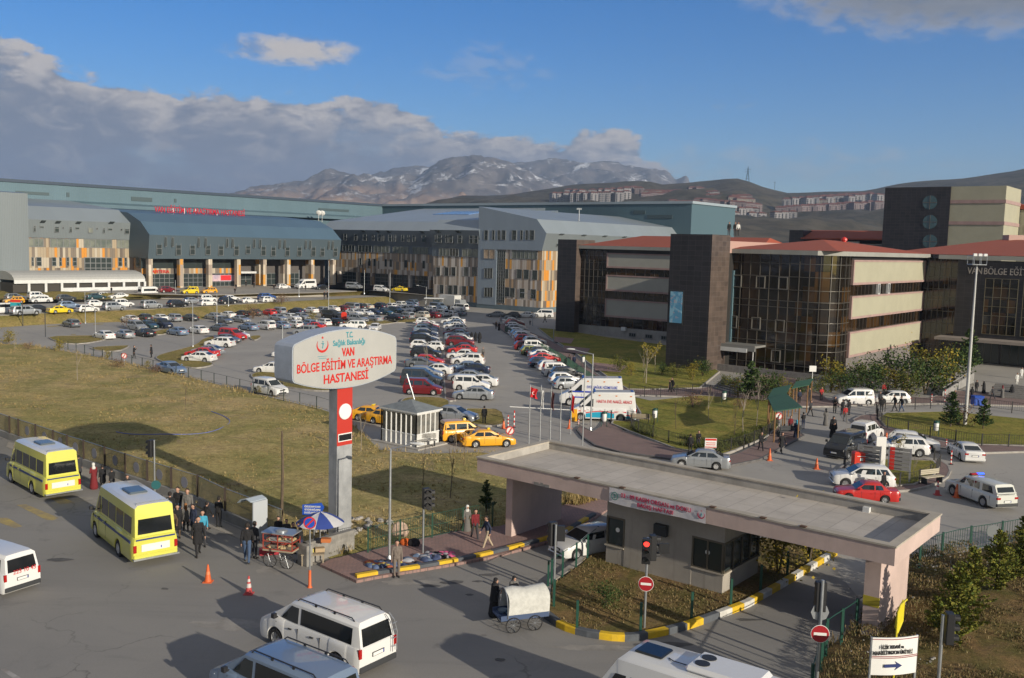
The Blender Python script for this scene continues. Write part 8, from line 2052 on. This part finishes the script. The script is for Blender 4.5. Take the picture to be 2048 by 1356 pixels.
# ---------------------------------------------------------------- fences
def fence_line(pts,z,h,label,post_m,step=2.0,rails=(.95,),picket=None,name='fence',rad_=.025,panel=None,group=None):
 P=[G(x,y,z) for x,y in pts];o=empty(name,tuple(P[0]),0,label,'fence',group);L=[0]
 for i in range(1,len(P)):L.append(L[-1]+(P[i]-P[i-1]).length)
 def at(t):
  for i in range(1,len(P)):
   if t <= L[i]+1e-6:return P[i-1].lerp(P[i],(t-L[i-1])/max(1e-9,L[i]-L[i-1]))
  return P[-1]
 n=min(95,max(1,round(L[-1]/step)))
 for k in range(n+1):
  p=at(L[-1]*k/n);mb=MB();mb.box(p.x-rad_*1.4,p.x+rad_*1.4,p.y-rad_*1.4,p.y+rad_*1.4,z-.3,z+h);part(mb,'post',post_m,o,fix=False)
 mb=MB()
 for r in rails:mb.tube([at(L[-1]*k/(n*2))+Z*h*r for k in range(n*2+1)],rad_*.6,4)
 if rails:part(mb,'rail',post_m,o,fix=False)
 if picket:
  mb=MB();t=0
  while t<L[-1]:p=at(t);mb.box(p.x-.008,p.x+.008,p.y-.008,p.y+.008,z+h*rails[0],z+h*rails[-1]);t+=picket
  part(mb,'pickets' if picket>.2 else 'mesh_wires',post_m,o,fix=False)
 return o
BF=mat('black_iron_fence',(.022,.020,.020),.6)
fence_line([(1262,855),(1268,862),(1310,876),(1350,889),(1400,897),(1440,906),(1470,899),(1500,889),(1535,872),(1556,852)],.2,.95,'low black iron fence round the central garden',BF,2.0,(.12,.92),.17)
fence_line([(1222,843),(1226,835),(1275,845),(1308,850)],.2,.95,'short black fence by the bench and the bins',BF,2.0,(.12,.92),.17)
fence_line([(1258,785),(1300,792),(1400,786),(1540,796)],.2,.95,'black iron fence along the back of the central garden',BF,2.0,(.12,.92),.25)
fence_line([(1755,838),(1752,822),(1780,818),(1880,812),(1960,814),(2070,828)],.2,.95,'black iron fence along the top of the right lawn',BF,2.0,(.12,.92),.2)
fence_line([(1755,838),(1770,854),(1850,872),(1950,890),(2070,893)],.2,.95,'black iron fence along the near side of the right lawn',BF,2.0,(.12,.92),.2)
fence_line([(1688,925),(1690,942),(1716,960),(1780,973),(1830,969),(1870,950),(1880,932),(1868,920)],.2,.9,'low black fence round the signboard island',BF,2.0,(.12,.92),.3)
GM_=mat('green_mesh_fence',(.02,.07,.045),.6)
fence_line([(1010,664),(1062,690),(1120,722),(1180,764),(1222,790)],.16,1.1,'green mesh fence along the red pavement by the kerb row',GM_,2.4,(.1,.95),.10)
fence_line([(120,694),(200,713),(330,743),(420,763),(520,788),(640,816),(690,833)],.15,1.0,'thin dark mesh fence between the field and the car park lane',mat('grey_green_fence',(.04,.055,.05),.6),2.6,(.05,.98),None)
fence_line([(736,1104),(800,1088),(914,1064),(985,1050)],.15,1.25,'green mesh fence between the pink pavement and the field',GM_,2.0,(.05,.5,.97),.14)
fence_line([(1103,1168),(1110,1236),(1130,1250),(1165,1262),(1232,1266),(1282,1262),(1325,1252),(1367,1244),(1438,1222),(1490,1196),(1570,1154),(1660,1100)],.19,1.15,'line of green fence posts round the edge of the front island',green_post,2.6,(),None,rad_=.035)
fence_line([(1096,1172),(1160,1128),(1195,1098)],.19,1.15,'green fence along the left edge of the front island',green_post,1.6,(.97,),None,rad_=.03)
fence_line([(1622,1400),(1652,1300),(1700,1268),(1738,1238)],.25,1.25,'green fence posts between the exit lane and the scrub bank',green_post,1.5,(.95,),None,rad_=.035)
fence_line([(1838,1135),(1875,1118),(1930,1103),(1975,1096),(2060,1080)],.25,1.3,'green mesh fence behind the pines on the scrub bank',green_post,2.2,(.1,.95),.2,rad_=.03)
# glass panel wall along the road
WP=[(-60,850),(17,880),(35,886),(69,898),(104,911),(132,922),(165,933),(207,948),(248,963),(292,978),(340,994),(392,1011),(447,1040),(505,1064),(560,1087)]
o=empty('glass_wall',tuple(G(17,880)),0,'low concrete wall carrying yellowish glass panels between dark posts beside the road','wall')
CW=mat('wall_concrete',(.27,.265,.255),.9,var=.2,vscale=.8,streak=.3)
YG=mat('yellowish_glass',(.42,.36,.20),.18,var=.2,vscale=.5,spec=.5);YGb=YG.node_tree.nodes['Principled BSDF'];YGb.inputs['Alpha'].default_value=.55
DP=mat('panel_post_brown',(.05,.035,.03),.6)
for i in range(len(WP)-1):
 a=G(*WP[i]);b=G(*WP[i+1]);d=(b-a).normalized();nn=Vector((-d.y,d.x,0))
 mb=MB();mb.hull([a-nn*.0,b-nn*.0,b-nn*.0+Z*.48,a-nn*.0+Z*.48],[a+nn*.25,b+nn*.25,b+nn*.25+Z*.48,a+nn*.25+Z*.48]);part(mb,'wall_base',CW,o)
 mb=MB();q=a+nn*.1;mb.box(q.x-.05,q.x+.05,q.y-.05,q.y+.05,.48,1.75);part(mb,'post',DP,o)
 mb=MB();A1,B1=a+nn*.12+d*.06,b+nn*.12-d*.06;mb.hull([A1+Z*.5,B1+Z*.5,B1+Z*1.68,A1+Z*1.68],[p+nn*.015 for p in (A1+Z*.5,B1+Z*.5,B1+Z*1.68,A1+Z*1.68)]);pn=part(mb,'glass_panel',YG,o)
 mb=MB();mb.tube([A1+Z*1.70,B1+Z*1.70],.02,4);part(mb,'top_rail',galv,o)
 if 1<i<11:
  mid_=(A1+B1)/2+Z*1.08;mb=MB();T=Matrix.Translation(mid_-nn*.012) @ Matrix((d,Z,d.cross(Z))).transposed().to_4x4();mb.lathe([(0,0),(.33,0),(.33,.006),(0,.006)],24,0,T);part(mb,'round_emblem',mat('emblem_pale_grey',(.24,.24,.28),.6),o)
# blue hose on the field
HP=[(225,862),(255,868),(290,869),(330,868),(372,869),(405,867),(432,861),(455,850),(461,842),(452,834),(430,825),(400,815)]
mb=MB();mb.tube([G(x,y,.27) for x,y in smooth_poly(HP,1)[:-3]],.03,6);tag(mb.build('garden_hose',mat('hose_blue',(.13,.17,.48),.5)),'long blue hose curving across the dry field','hose')
# steps, ramp walls at the old hospital
def steps(q0,q1,n,dep,rise,m,name='steps',z0=.14,dirv=None):
 a=G(*q0,z0);b=G(*q1,z0);mb=MB();dv=dirv or UV
 for k in range(n):mb.prism([tuple((p)[:2]) for p in (a+dv*dep*k,b+dv*dep*k,b+dv*dep*n,a+dv*dep*n)],z0-.1,z0+rise*(k+1))
 tag(mb.build(name,m),kind='structure')
STP=mat('step_stone',(.20,.19,.18),.85,var=.2)
steps((1425,776),(1475,790),6,.45,.15,STP);steps((1975,792),(2120,806),7,.5,.15,STP)
a=G(1700,800,.14);mb=MB();FRx=Fac(Q+NN*5.0+UV*2,UV,NN);FRx.box(mb,0,30,-.3,0,0,1.0);tag(mb.build('garden_wall',mat('garden_wall_grey',(.20,.19,.18),.9,var=.2,streak=.3)),'long low grey garden wall behind the shrubs of the old hospital','wall')
mb=MB();FLx=Fac(Q-UV*4.0,VV,-UV);FLx.box(mb,-3,14,-.25,0,0,.85);tag(mb.build('garden_wall',MATS['garden_wall_grey']),'low pale wall before the amber glass front','wall')
a=G(1885,792,.14);b=G(1945,765,.14);mb=MB();mb.tube([a+Z*.9,b+Z*1.5],.04,6);mb.hull([a,b,b+Z*1.2,a+Z*.5],[p+Vector((.2,.1,0)) for p in (a,b,b+Z*1.2,a+Z*.5)]);tag(mb.build('ramp_wall',CW),'sloping concrete ramp wall left of the entrance steps','wall')
for i,(q,lab) in enumerate((([(1110,676),(1148,680),(1142,690),(1108,686)],'pink paved patch in the shaded garden, farthest'),([(1128,694),(1180,700),(1172,712),(1126,706)],'x'),([(1185,728),(1255,735),(1240,748),(1190,744)],'x'))):tag(sheet('paved_patch',q,.22,M_pave),kind='structure')
# two people and a dish on the tower roof
for x,lab in ((1456,'person in dark top standing on the flat roof of the stone tower, left'),(1468,'person in black and white on the tower roof, middle of three'),(1474,'person in pale clothes on the tower roof, right of three')):
 p=AT(x,121.5,16.9);o=bpy.data.objects.new('person',PM['stand']);link(o);o.location=p;o.rotation_euler=(0,0,-1.5)
 for i,m in ((2,CL['k' if x<1470 else 'w']),(3,CL['d']),(5,CL['k']),(6,CL['k'])):o.material_slots[i].link='OBJECT';o.material_slots[i].material=m
 tag(o,lab,'person')
# ================================================================ trees, shrubs, grass, town, air
def leaf_mat(name,cols):
 m=bpy.data.materials.new(name);m.use_nodes=True;g=N(m.node_tree);b=m.node_tree.nodes['Principled BSDF']
 geo=g.n('ShaderNodeNewGeometry');cr=g.n('ShaderNodeValToRGB');e=cr.color_ramp.elements
 e[0].color=(*cols[0],1);e[1].color=(*cols[-1],1)
 for k,c in enumerate(cols[1:-1]):q=e.new((k+1)/(len(cols)-1));q.color=(*c,1)
 g.l(geo.outputs['Random Per Island'],cr.inputs[0]);g.l(cr.outputs[0],b.inputs['Base Color']);b.inputs['Roughness'].default_value=.8;b.inputs['Specular IOR Level'].default_value=.2
 return m
L_pine=leaf_mat('pine_needles',[(.06,.09,.018),(.12,.15,.025),(.21,.20,.035),(.13,.12,.022)]);L_dark=leaf_mat('dark_pine_needles',[(.022,.05,.018),(.045,.08,.022),(.08,.11,.025)])
L_bush=leaf_mat('bush_leaves',[(.035,.055,.015),(.08,.10,.02),(.17,.15,.025),(.05,.07,.02)]);L_yel=leaf_mat('yellow_leaves',[(.10,.10,.02),(.22,.18,.02),(.30,.22,.03),(.08,.09,.02)]);L_grn=leaf_mat('green_leaves',[(.02,.045,.012),(.045,.075,.02),(.08,.11,.03)])
L_red=leaf_mat('dry_reddish_twigs',[(.13,.07,.04),(.20,.12,.07),(.10,.06,.04)]);BK=mat('bark',(.12,.09,.06),.95,var=.3,vscale=6);BKp=mat('pale_bark',(.28,.24,.19),.9,var=.2,vscale=4)
def leaf(mb,p,s,rnd,dirv=None):
 a=Vector((rnd.gauss(0,1),rnd.gauss(0,1),rnd.gauss(0,.7))).normalized();b=a.cross(Vector((rnd.gauss(0,1),rnd.gauss(0,1),rnd.gauss(0,1)))).normalized()
 if dirv is not None:a=(dirv+a*.35).normalized();b=a.cross(b).normalized()
 L_,w=s,s*.38
 mb.add([p-b*w,p+a*L_*.6,p+b*w,p-a*L_*.35],[(0,1,2,3)])
def pine_tree(seed,h=4.0,r=1.25,m=None,dens=1.0):
 rnd=random.Random(seed);o=empty('pine_tree');mb=MB();mb.tube([(0,0,-.3),(.02,0,h*.5),(0,.02,h*.97)],[.07,.045,.012],6);mb.build('trunk',BK,o)
 mb=MB();z=.35
 while z<h*.98:
  k=(z/h);R=r*(1-k)**.8*(.75+.4*rnd.random())+.08;nb=5 if k<.7 else 4
  for i in range(nb):
   a=rnd.random()*6.28;d=Vector((math.cos(a),math.sin(a),.18+.35*k));n=int((10+R*34)*dens)
   for q in range(n):
    t=(q+rnd.random())/n;p=Vector((0,0,z))+d*R*t+Vector((0,0,.10*R*t*t));wd=.16*R*(1-t)+.05
    p+=Vector((rnd.gauss(0,wd*.6),rnd.gauss(0,wd*.6),rnd.gauss(0,.035)-.04*t));leaf(mb,p,.13+.05*rnd.random(),rnd,(d+Vector((rnd.gauss(0,.5),rnd.gauss(0,.5),.2))).normalized())
  z+=.155+.05*rnd.random()
 mb.build('crown',m or L_pine,o,fix=False);return o
def bush(seed,w=1.0,h=1.6,m=None,n=1500,name='shrub',trunk=0.0,ls=.13):
 rnd=random.Random(seed);o=empty(name);mb=MB()
 for i in range(5):a=rnd.random()*6.28;mb.tube([(0,0,-.2),(math.cos(a)*w*.15,math.sin(a)*w*.15,trunk+h*.4),(math.cos(a)*w*.45,math.sin(a)*w*.45,trunk+h*.85)],[.04,.025,.008],5)
 mb.build('stem',BK,o);mb=MB();cl=[]
 for i in range(int(14+w*8)):
  a=rnd.random()*6.28;q=rnd.random()**.5;z=trunk+h*(.12+.8*rnd.random());lim=math.sin(min(1,max(.15,(z-trunk)/h))*math.pi*.93)**.6;cl.append((Vector((math.cos(a)*w*q*lim,math.sin(a)*w*q*lim,z)),.16+.26*rnd.random()))
 for i in range(n):
  c,s_=cl[rnd.randrange(len(cl))];p=c+Vector((rnd.gauss(0,s_),rnd.gauss(0,s_),rnd.gauss(0,s_*.9)));
  if p.z>.02:leaf(mb,p,ls*(.7+.6*rnd.random()),rnd)
 mb.build('crown',m or L_bush,o,fix=False);return o
def bare_tree(seed,h=3.0,m=None,leaves=0,lm=None,spread=.35):
 rnd=random.Random(seed);o=empty('bare_tree');mb=MB();ends=[]
 def br(p,d,L_,r,dep):
  q=p+d*L_;mid_=p.lerp(q,.5)+Vector((rnd.gauss(0,.03),rnd.gauss(0,.03),0))*L_;mb.tube([p,mid_,q],[r,r*.8,r*.6],4);ends.append(q)
  if dep:
   for k in range(4 if dep>1 else 5):
    t=.35+.6*rnd.random();nd=(d+Vector((rnd.gauss(0,spread),rnd.gauss(0,spread),rnd.gauss(.15,.15)))).normalized();br(p.lerp(q,t),nd,L_*(.32+.25*rnd.random()),r*.45,dep-1)
 br(Vector((0,0,-.1)),Vector((rnd.gauss(0,.03),rnd.gauss(0,.03),1)).normalized(),h*.85,.035,2);mb.build('trunk',m or BKp,o)
 if leaves:
  mb=MB()
  for i in range(leaves):p=rnd.choice(ends)+Vector((rnd.gauss(0,.12),rnd.gauss(0,.12),rnd.gauss(0,.12)));leaf(mb,p,.11,rnd)
  mb.build('crown',lm or L_yel,o,fix=False)
 return o
VP={}
def plant(key,maker,px,py,hpx,label,cat,group=None,z=.15,H0=1.0,rz=None):
 g,h=base_h(px,py,py-hpx,z)
 if key not in VP:VP[key]=maker();o=VP[key]
 else:o=copy_tree(VP[key])
 for q in ('label','category','group'):
  if q in o:del o[q]
 s_=h/H0;o.location=g;o.scale=(s_,s_,s_);o.rotation_euler=(0,0,random.random()*6.28 if rz is None else rz);return tag(o,label,cat,group)
pn=[lambda:pine_tree(1,r=1.45,dens=1.25),lambda:pine_tree(2,r=1.3,dens=1.25)];GP='young pines on the scrub bank'
for i,(x,y,hp,z,lab) in enumerate(((1908,1294,150,.5,'young pine nearest the bottom right traffic light'),(1941,1218,110,.5,'young pine second from the front on the scrub bank'),(1993,1186,112,.5,'young pine before the grey octagonal sign back'),(2042,1160,112,.5,'young pine at the right edge of the picture'),(1872,1262,62,.5,'small low pine left of the nearest young pine'))):
 plant('pine%d' % (i % 2),pn[i % 2],x,y,hp*1.15,lab,'pine tree',GP,z,4.0)
dk=lambda:pine_tree(5,h=3,r=.95,m=L_dark)
for x,y,hp,lab in ((1901,853,70,'dark young conifer left of the tall mast'),(1966,857,60,'dark young conifer right of the tall mast'),(973,1022,62,'small pine by the left end of the gate roof'),(1500,800,78,'slender conifer left of the amber glass front'),(1935,742,85,'blue green conifer in the shade of the inner corner')):
 plant('dark',dk,x,y,hp,lab,'conifer','dark young conifers',.2 if x>1000 else .2,3.0)
bsh=[lambda:bush(11,1.1,2.0,None,1000),lambda:bush(12,.8,2.2,L_yel,750),lambda:bush(13,1.3,1.8,L_grn,1200)]
SHP=((1452,778,40),(1476,794,52),(1524,803,72),(1548,792,58),(1577,797,42),(1606,790,38),(1640,786,48),(1662,782,80),(1682,786,55),(1702,778,72),(1722,770,50),(1738,786,70),(1757,762,55),(1775,785,62),(1792,774,85),(1815,790,72),(1836,766,92),(1850,786,80),(1866,780,92),(1888,772,98),(1905,765,80),(1240,742,42),(1262,752,34),(1324,750,28),(1352,752,34),(1385,760,45),(1405,752,38))
for i,(x,y,hp) in enumerate(SHP):
 t=i % 3;kd=('round olive','yellow leaved','dark green')[t];wh='along the old hospital front' if i<21 else 'in the shaded garden by the tower';k=ORD[i if i<21 else i-21]
 plant('bush%d' % t,bsh[t],x,y,hp*.8,'%s shrub, %s from the left %s' % (kd,k,wh),'shrub','shrubs before the old hospital',.15,(2.0,2.2,1.8)[t])
plant('bush2',bsh[2],1212,1212,60,'spreading green juniper on the front island','shrub',None,.19,2.6)
plant('bush1',bsh[1],1556,1150,120,'yellow green tree behind the booth, left one','tree','trees behind the booth',.15,2.2);plant('bush1',bsh[1],1618,1126,110,'yellow green tree behind the booth, right one','tree','trees behind the booth',.15,2.2)
rb=lambda:bush(21,.8,1.0,L_red,500,ls=.1)
for x,y,hp,z,lab in ((57,698,12,.2,'reddish dry bush at the top left of the field'),(237,735,16,.2,'reddish dry bush by the field fence'),(312,745,14,.2,'second reddish dry bush by the field fence'),(506,636,22,.1,'brown bare bush between the nose-out cars'),(1916,849,34,.2,'reddish bush between the two conifers by the mast'),(262,655,20,.1,'brown bare bush at the corner of the empty bays'),(563,606,16,1.6,'brown bush at the top of the steps by the blue car'),(1385,812,24,.3,'reddish round bush in the central garden'),(1480,816,18,.3,'small rust coloured bush in the central garden')):
 plant('red',rb,x,y,hp,lab,'bush','dry reddish bushes',z,1.0)
yb_=lambda:bush(31,.7,1.6,L_yel,700)
for x,y,hp,z,lab in ((118,700,22,.2,'yellow green bush in the field near the lane'),(215,716,16,.2,'thin yellow bush on the field fence'),(520,785,14,.2,'yellow bush at the fence by the white passenger van'),(625,645,20,.1,'yellow green bush before the black van'),(18,686,26,.2,'small green tree at the left edge of the lane'),(296,735,14,.2,'small green bush at the bend of the field fence')):
 plant('yel',yb_,x,y,hp,lab,'bush','yellow green bushes',z,1.7)
bt=[lambda:bare_tree(41,3.0),lambda:bare_tree(42,3.0,leaves=260),lambda:bare_tree(43,3.0,BK,spread=.2)]
for i,(x,y,hp,t,z,lab) in enumerate(((1292,766,78,1,.2,'tall yellowing sapling in front of the grey band wing, right one'),(1286,765,60,0,.2,'pale bare sapling in front of the grey band wing, left one'),(1310,748,60,1,.2,'leaning yellow sapling behind the two tall ones'),(1417,838,62,0,.3,'bare pale sapling in the middle of the central garden'),(1486,862,74,0,.3,'bare sapling left of the near green shelter'),(1513,850,82,0,.3,'thin bare sapling by the near green shelter'),(1467,876,60,2,.3,'dark twig sapling at the right of the central garden'),(1352,856,50,2,.3,'dark twig sapling in the central garden near the fence'),(900,995,78,2,.25,'dark bare sapling between the lamp post and the gate'),(845,970,62,2,.25,'faint bare sapling in the field shadow left of the gate'),(722,900,70,0,.25,'pale bare sapling right of the oval sign pillar'),(852,740,54,0,.2,'bare tree in front of the dark red passenger van'),(1828,954,40,0,.2,'thin bare tree right of the silver signboards'),(1798,930,58,1,.2,'small yellow leaved tree behind the silver signboards'),(1806,912,30,0,.2,'bare twigs between the white estate and the signboards'),(370,820,44,2,.25,'lone dark sapling in the middle of the dry field'),(155,760,60,0,.25,'thin pale sapling in the upper left of the field'),(30,700,28,0,.2,'bare sapling at the left end of the lane'),(910,905,44,0,.2,'bare sapling behind the orange taxis'),(927,932,52,2,.2,'dark bare sapling between taxis and gate roof'))):
 plant('bare%d' % t,bt[t],x,y,hp,lab,'sapling','bare saplings',z,2.75)
# split timber pole with a dead climber, behind the glass wall
g,h=base_h(563,1048,862,.2);o=empty('timber_pole',g,0,'split weathered timber pole with a dead climber behind the glass wall','pole');mb=MB();mb.tube([(0,0,-.1),(.06,0,h*.6),(.02,0,h)],[.09,.07,.05],7);mb.tube([(-.12,0,-.1),(.0,0,h*.3),(.05,0,h*.75)],[.05,.04,.02],6);mb.build('pole',BK,o)
# grass tufts, weeds and stones that nobody could count
def tufts(name,P,n,hh,m,z,label,seed,ed=None,col=None):
 rnd=random.Random(seed);xs=[p[0] for p in P];ys=[p[1] for p in P];mb=MB();c=0;tries=0
 while c<n and tries<n*12:
  tries+=1;x,y=rnd.uniform(min(xs),max(xs)),rnd.uniform(min(ys),max(ys))
  if not inside(x,y,P):continue
  if ed is not None and edge_dist(x,y,P)>ed*rnd.random()*1.3:continue
  if noise.noise(Vector((x*.35,y*.35,seed)))<-.12+.3*rnd.random()-.15:continue
  c+=1
  for k in range(4):
   a=rnd.random()*6.28;l=hh*(.5+rnd.random());b=Vector((x+rnd.gauss(0,.06),y+rnd.gauss(0,.06),z));tp=b+Vector((math.cos(a)*l*.45,math.sin(a)*l*.45,l));w_=.018+.012*rnd.random();q=Vector((-math.sin(a),math.cos(a),0))*w_
   mb.add([b-q,b+q,tp],[(0,1,2)])
 o=mb.build(name,m,fix=False);return tag(tag(o,label,'grass'),kind='stuff')
T_dry=leaf_mat('dry_blades',[(.34,.24,.10),(.45,.34,.16),(.24,.18,.07),(.16,.15,.05)]);T_grn=leaf_mat('green_blades',[(.06,.085,.02),(.10,.12,.03),(.18,.17,.05)]);T_brn=leaf_mat('brown_blades',[(.16,.11,.05),(.22,.155,.075),(.09,.095,.03),(.26,.19,.10)])
tufts('dry_tufts',fp,9000,.11,T_dry,.22,'tufts of dry grass over the field',1);tufts('field_edge_grass',fp,3500,.34,T_dry,.10,'taller dry grass along the field edges',2,1.2)
tufts('island_weeds',ISL,1800,.07,T_brn,.19,'brown weeds on the front island',3);tufts('island_grass',[tuple(GF.P(s,n,0))[:2] for s,n in ((s0-.5,n1+.05),(s1+.6,n1+.05),(s1+.4,n1+1.1),(s0-.5,n1+.9))],1500,.20,T_grn,.19,'tall green grass at the foot of the booth',4)
tufts('scrub_tufts',PX(sc_px[2:9]+[(2100,1400),(1640,1400)]),7000,.08,T_brn,.62,'brown and green tufts on the scrub bank',5);tufts('scrub_edge',PX(sc_px),1500,.26,T_brn,.30,'dry grass along the edge of the scrub bank',6,.8)
tufts('lawn_edge_grass',PX([(1262,855),(1268,862),(1350,889),(1440,906),(1535,872),(1556,852),(1520,856),(1440,888),(1350,872),(1280,846)],.2),2600,.30,T_grn,.2,'long grass behind the central garden fence',7);tufts('shaded_verge',PX([(1120,1008),(1160,1012),(1240,985),(1225,960),(1150,985)],.1),900,.35,T_dry,.15,'long dry grass beyond the left gate pillar',8)
rnd=random.Random(9);mb=MB()
for i in range(260):
 px=rnd.uniform(1700,2040);py=rnd.uniform(1110,1330);
 if rnd.random()<.5:px,py=1838+rnd.gauss(60,60),1128+rnd.gauss(0,9)
 p=G(px,py,.55);r=rnd.uniform(.02,.07);mb.lathe([(0,-r*.5),(r,-r*.2),(r*.7,r*.5),(0,r*.6)],5,0,Matrix.Translation(p))
tag(tag(mb.build('stones',mat('pale_rubble',(.34,.32,.29),.95,var=.2)),'small pale stones strewn over the scrub bank','stones'),kind='stuff')
# ---------------------------------------------------------------- town on the hillside
def wallmat(name,c):
 m=bpy.data.materials.new(name);m.use_nodes=True;g=N(m.node_tree);b=m.node_tree.nodes['Principled BSDF'];t=g.n('ShaderNodeTexCoord').outputs['Object'];sp=g.n('ShaderNodeSeparateXYZ');g.l(t,sp.inputs[0])
 hz=g.m('ADD',sp.outputs[0],sp.outputs[1]);wx=g.ss(g.m('ABSOLUTE',g.m('SUBTRACT',g.m('FRACT',g.m('DIVIDE',hz,3.4)),.5)),.26,.22);wz=g.ss(g.m('ABSOLUTE',g.m('SUBTRACT',g.m('FRACT',g.m('DIVIDE',sp.outputs[2],3.0)),.5)),.28,.24)
 g.l(g.mix(g.m('MULTIPLY',g.m('MULTIPLY',wx,wz),.75),c,(.05,.05,.055)),b.inputs['Base Color']);b.inputs['Roughness'].default_value=.85;return m
TW=[wallmat('town_wall_pink',(.22,.175,.18)),wallmat('town_wall_pale',(.28,.27,.28)),wallmat('town_wall_cream',(.25,.22,.195))];TR=mat('town_roof_red',(.17,.07,.055),.8)
def block(k):
 w_,d_,h_=((17,13,13.5),(13,13,17),(22,12,12))[k];o=empty('apartment_block');mb=MB();mb.box(-w_/2,w_/2,-d_/2,d_/2,-8,h_);mb.box(-w_/2+2,-w_/2+5,-d_/2-1.2,-d_/2,-8,h_-2.5);mb.box(w_/2-5,w_/2-2,-d_/2-1.2,-d_/2,-8,h_-2.5);mb.build('wall',TW[k],o)
 mb=MB();e=.7;mb.add([(-w_/2-e,-d_/2-e,h_),(w_/2+e,-d_/2-e,h_),(w_/2+e,d_/2+e,h_),(-w_/2-e,d_/2+e,h_),(-w_/2+d_/3,0,h_+2.6),(w_/2-d_/3,0,h_+2.6)],[(0,1,5,4),(1,2,5),(2,3,4,5),(3,0,4),(0,3,2,1)]);mb.build('roof',TR,o);return o
BP=[block(0),block(1),block(2)];first=[True]*3
town=[]
rnd=random.Random(77)
def rowt(x0,x1,y0,y1,st,k):
 x=x0
 while x <= x1:town.append((x+rnd.uniform(-1,1),y0+(y1-y0)*(x-x0)/max(1,x1-x0)+rnd.uniform(-1.2,1.2),k));x+=st
rowt(1108,1262,407,404,13,1);rowt(1138,1166,400,400,12,1);rowt(1186,1256,399,397,13,1);rowt(1244,1280,391,389,11,0);rowt(1290,1405,403,398,13,0);rowt(1330,1412,410,412,16,0);rowt(1385,1420,424,428,15,0);rowt(1390,1500,400,413,13,2);rowt(1398,1510,415,424,14,0);rowt(1385,1400,389,391,12,0);rowt(1448,1474,446,446,20,1);rowt(1502,1526,446,446,20,1);rowt(1550,1600,444,442,17,1);rowt(1560,1760,430,420,15,0);rowt(1572,1755,418,408,14,1);rowt(1618,1752,408,400,15,0);rowt(1405,1440,404,405,12,1);rowt(1345,1395,418,420,12,0)
rowt(1390,1515,431,438,15,1);rowt(1300,1410,395,394,14,2);rowt(1420,1500,406,408,12,0);rowt(1640,1760,414,404,13,2);rowt(1385,1412,436,440,13,0)
town=town[:170]
for i,(x,y,k) in enumerate(town):
 yb_h=490+.0258*(x-1024)-4;tp=interp(HILL,x);v=max(0.02,min(.98,((yb_h-y)/(yb_h-tp))))**(1/.85);p=hill_pt(x,v,e=.85)
 if first[k]:o=BP[k];first[k]=False
 else:o=copy_tree(BP[k])
 for q in ('label','category','group'):
  if q in o:del o[q]
 o.location=(p.x,p.y,p.z-1);o.rotation_euler=(0,0,rnd.choice((-.25,.1,.35)));s_=p.y/1500;o.scale=(max(.7,min(1.15,s_)),)*3
 tag(o,('pinkish apartment block with red roof among the rows on the far hillside','pale apartment block with red roof among the rows on the far hillside','long cream apartment block with red roof on the far hillside')[k],'building','apartment blocks on the far hillside')
p=hill_pt(1495,1.0,e=.85);o=empty('power_pylon',(p.x,p.y,p.z-4),0,'lattice power pylon on the crest of the dark hill','pylon');mb=MB()
for x,y in ((-4,-4),(4,-4),(4,4),(-4,4)):mb.tube([(x,y,0),(x*.25,y*.25,24),(0,0,38)],.35,4)
for z in (6,12,18,24):w_=4*(1-z/32);mb.tube([(-w_,-w_,z),(w_,w_,z+5)],.22,4);mb.tube([(w_,-w_,z),(-w_,w_,z+5)],.22,4)
mb.build('tower',dark_steel,o);mb=MB()
for z in (24,30):mb.tube([(-7,0,z),(0,0,z+1.5),(7,0,z)],.3,4)
mb.build('cross_arm',dark_steel,o)
p=hill_pt(1549,.99,e=.85);mb=MB();mb.tube([(0,0,0),(0,0,20)],.4,4);mb.tube([(-3,0,17),(3,0,17)],.3,4);tag(mb.build('distant_mast',dark_steel,None,loc=p),'small mast on the crest right of the pylon','mast')
# dusty drifts and oil marks along the kerb lane
dust=mat('dust_patch',(.26,.245,.225),.95,var=.25,vscale=1.2);rnd=random.Random(8)
for k,(x,y,w_,h_) in enumerate(((560,1140,60,9),(820,1165,70,6),(300,1060,50,9),(480,1250,90,10),(1180,1296,80,6),(180,1000,40,7))):
 tag(sheet('dust_patch',[(x+w_*math.cos(a)*(.6+.7*rnd.random()),y+h_*math.sin(a)*(.5+.9*rnd.random())) for a in [6.283*q/22 for q in range(22)]],.0095,dust),kind='structure')
# darker tar repairs and manholes on the front road
tar=mat('tar_patch',(.10,.097,.095),.8,var=.3,vscale=2);rnd=random.Random(4)
for k,(x,y,w_,h_) in enumerate(((905,1165,26,4),(955,1163,12,2),(860,1172,20,3),(1000,1180,9,2),(940,1190,10,2),(330,1178,8,3),(980,1150,20,3),(640,1190,14,2),(1330,1290,60,5),(1500,1240,30,3),(1000,1320,10,4),(120,1120,26,4))):
 tag(sheet('tar_patch',[(x+w_*math.cos(a)*(.7+.5*rnd.random()),y+h_*math.sin(a)*(.6+.6*rnd.random())) for a in [6.283*q/9 for q in range(9)]],.012+.0007*k,tar),kind='structure')
# ---------------------------------------------------------------- air
hz=bpy.data.materials.new('haze');hz.use_nodes=True;nt=hz.node_tree;nt.nodes.clear();pv_=nt.nodes.new('ShaderNodeVolumePrincipled');ov=nt.nodes.new('ShaderNodeOutputMaterial');nt.links.new(pv_.outputs[0],ov.inputs['Volume'])
pv_.inputs['Color'].default_value=(.52,.70,1.0,1);pv_.inputs['Density'].default_value=1.1e-4;pv_.inputs['Anisotropy'].default_value=.1
mb=MB();mb.box(-9400,9400,-480,11600,-1.6,900);o=mb.build('haze',hz);tag(o,'thin blue air between the camera and the mountains','haze',kind='stuff')
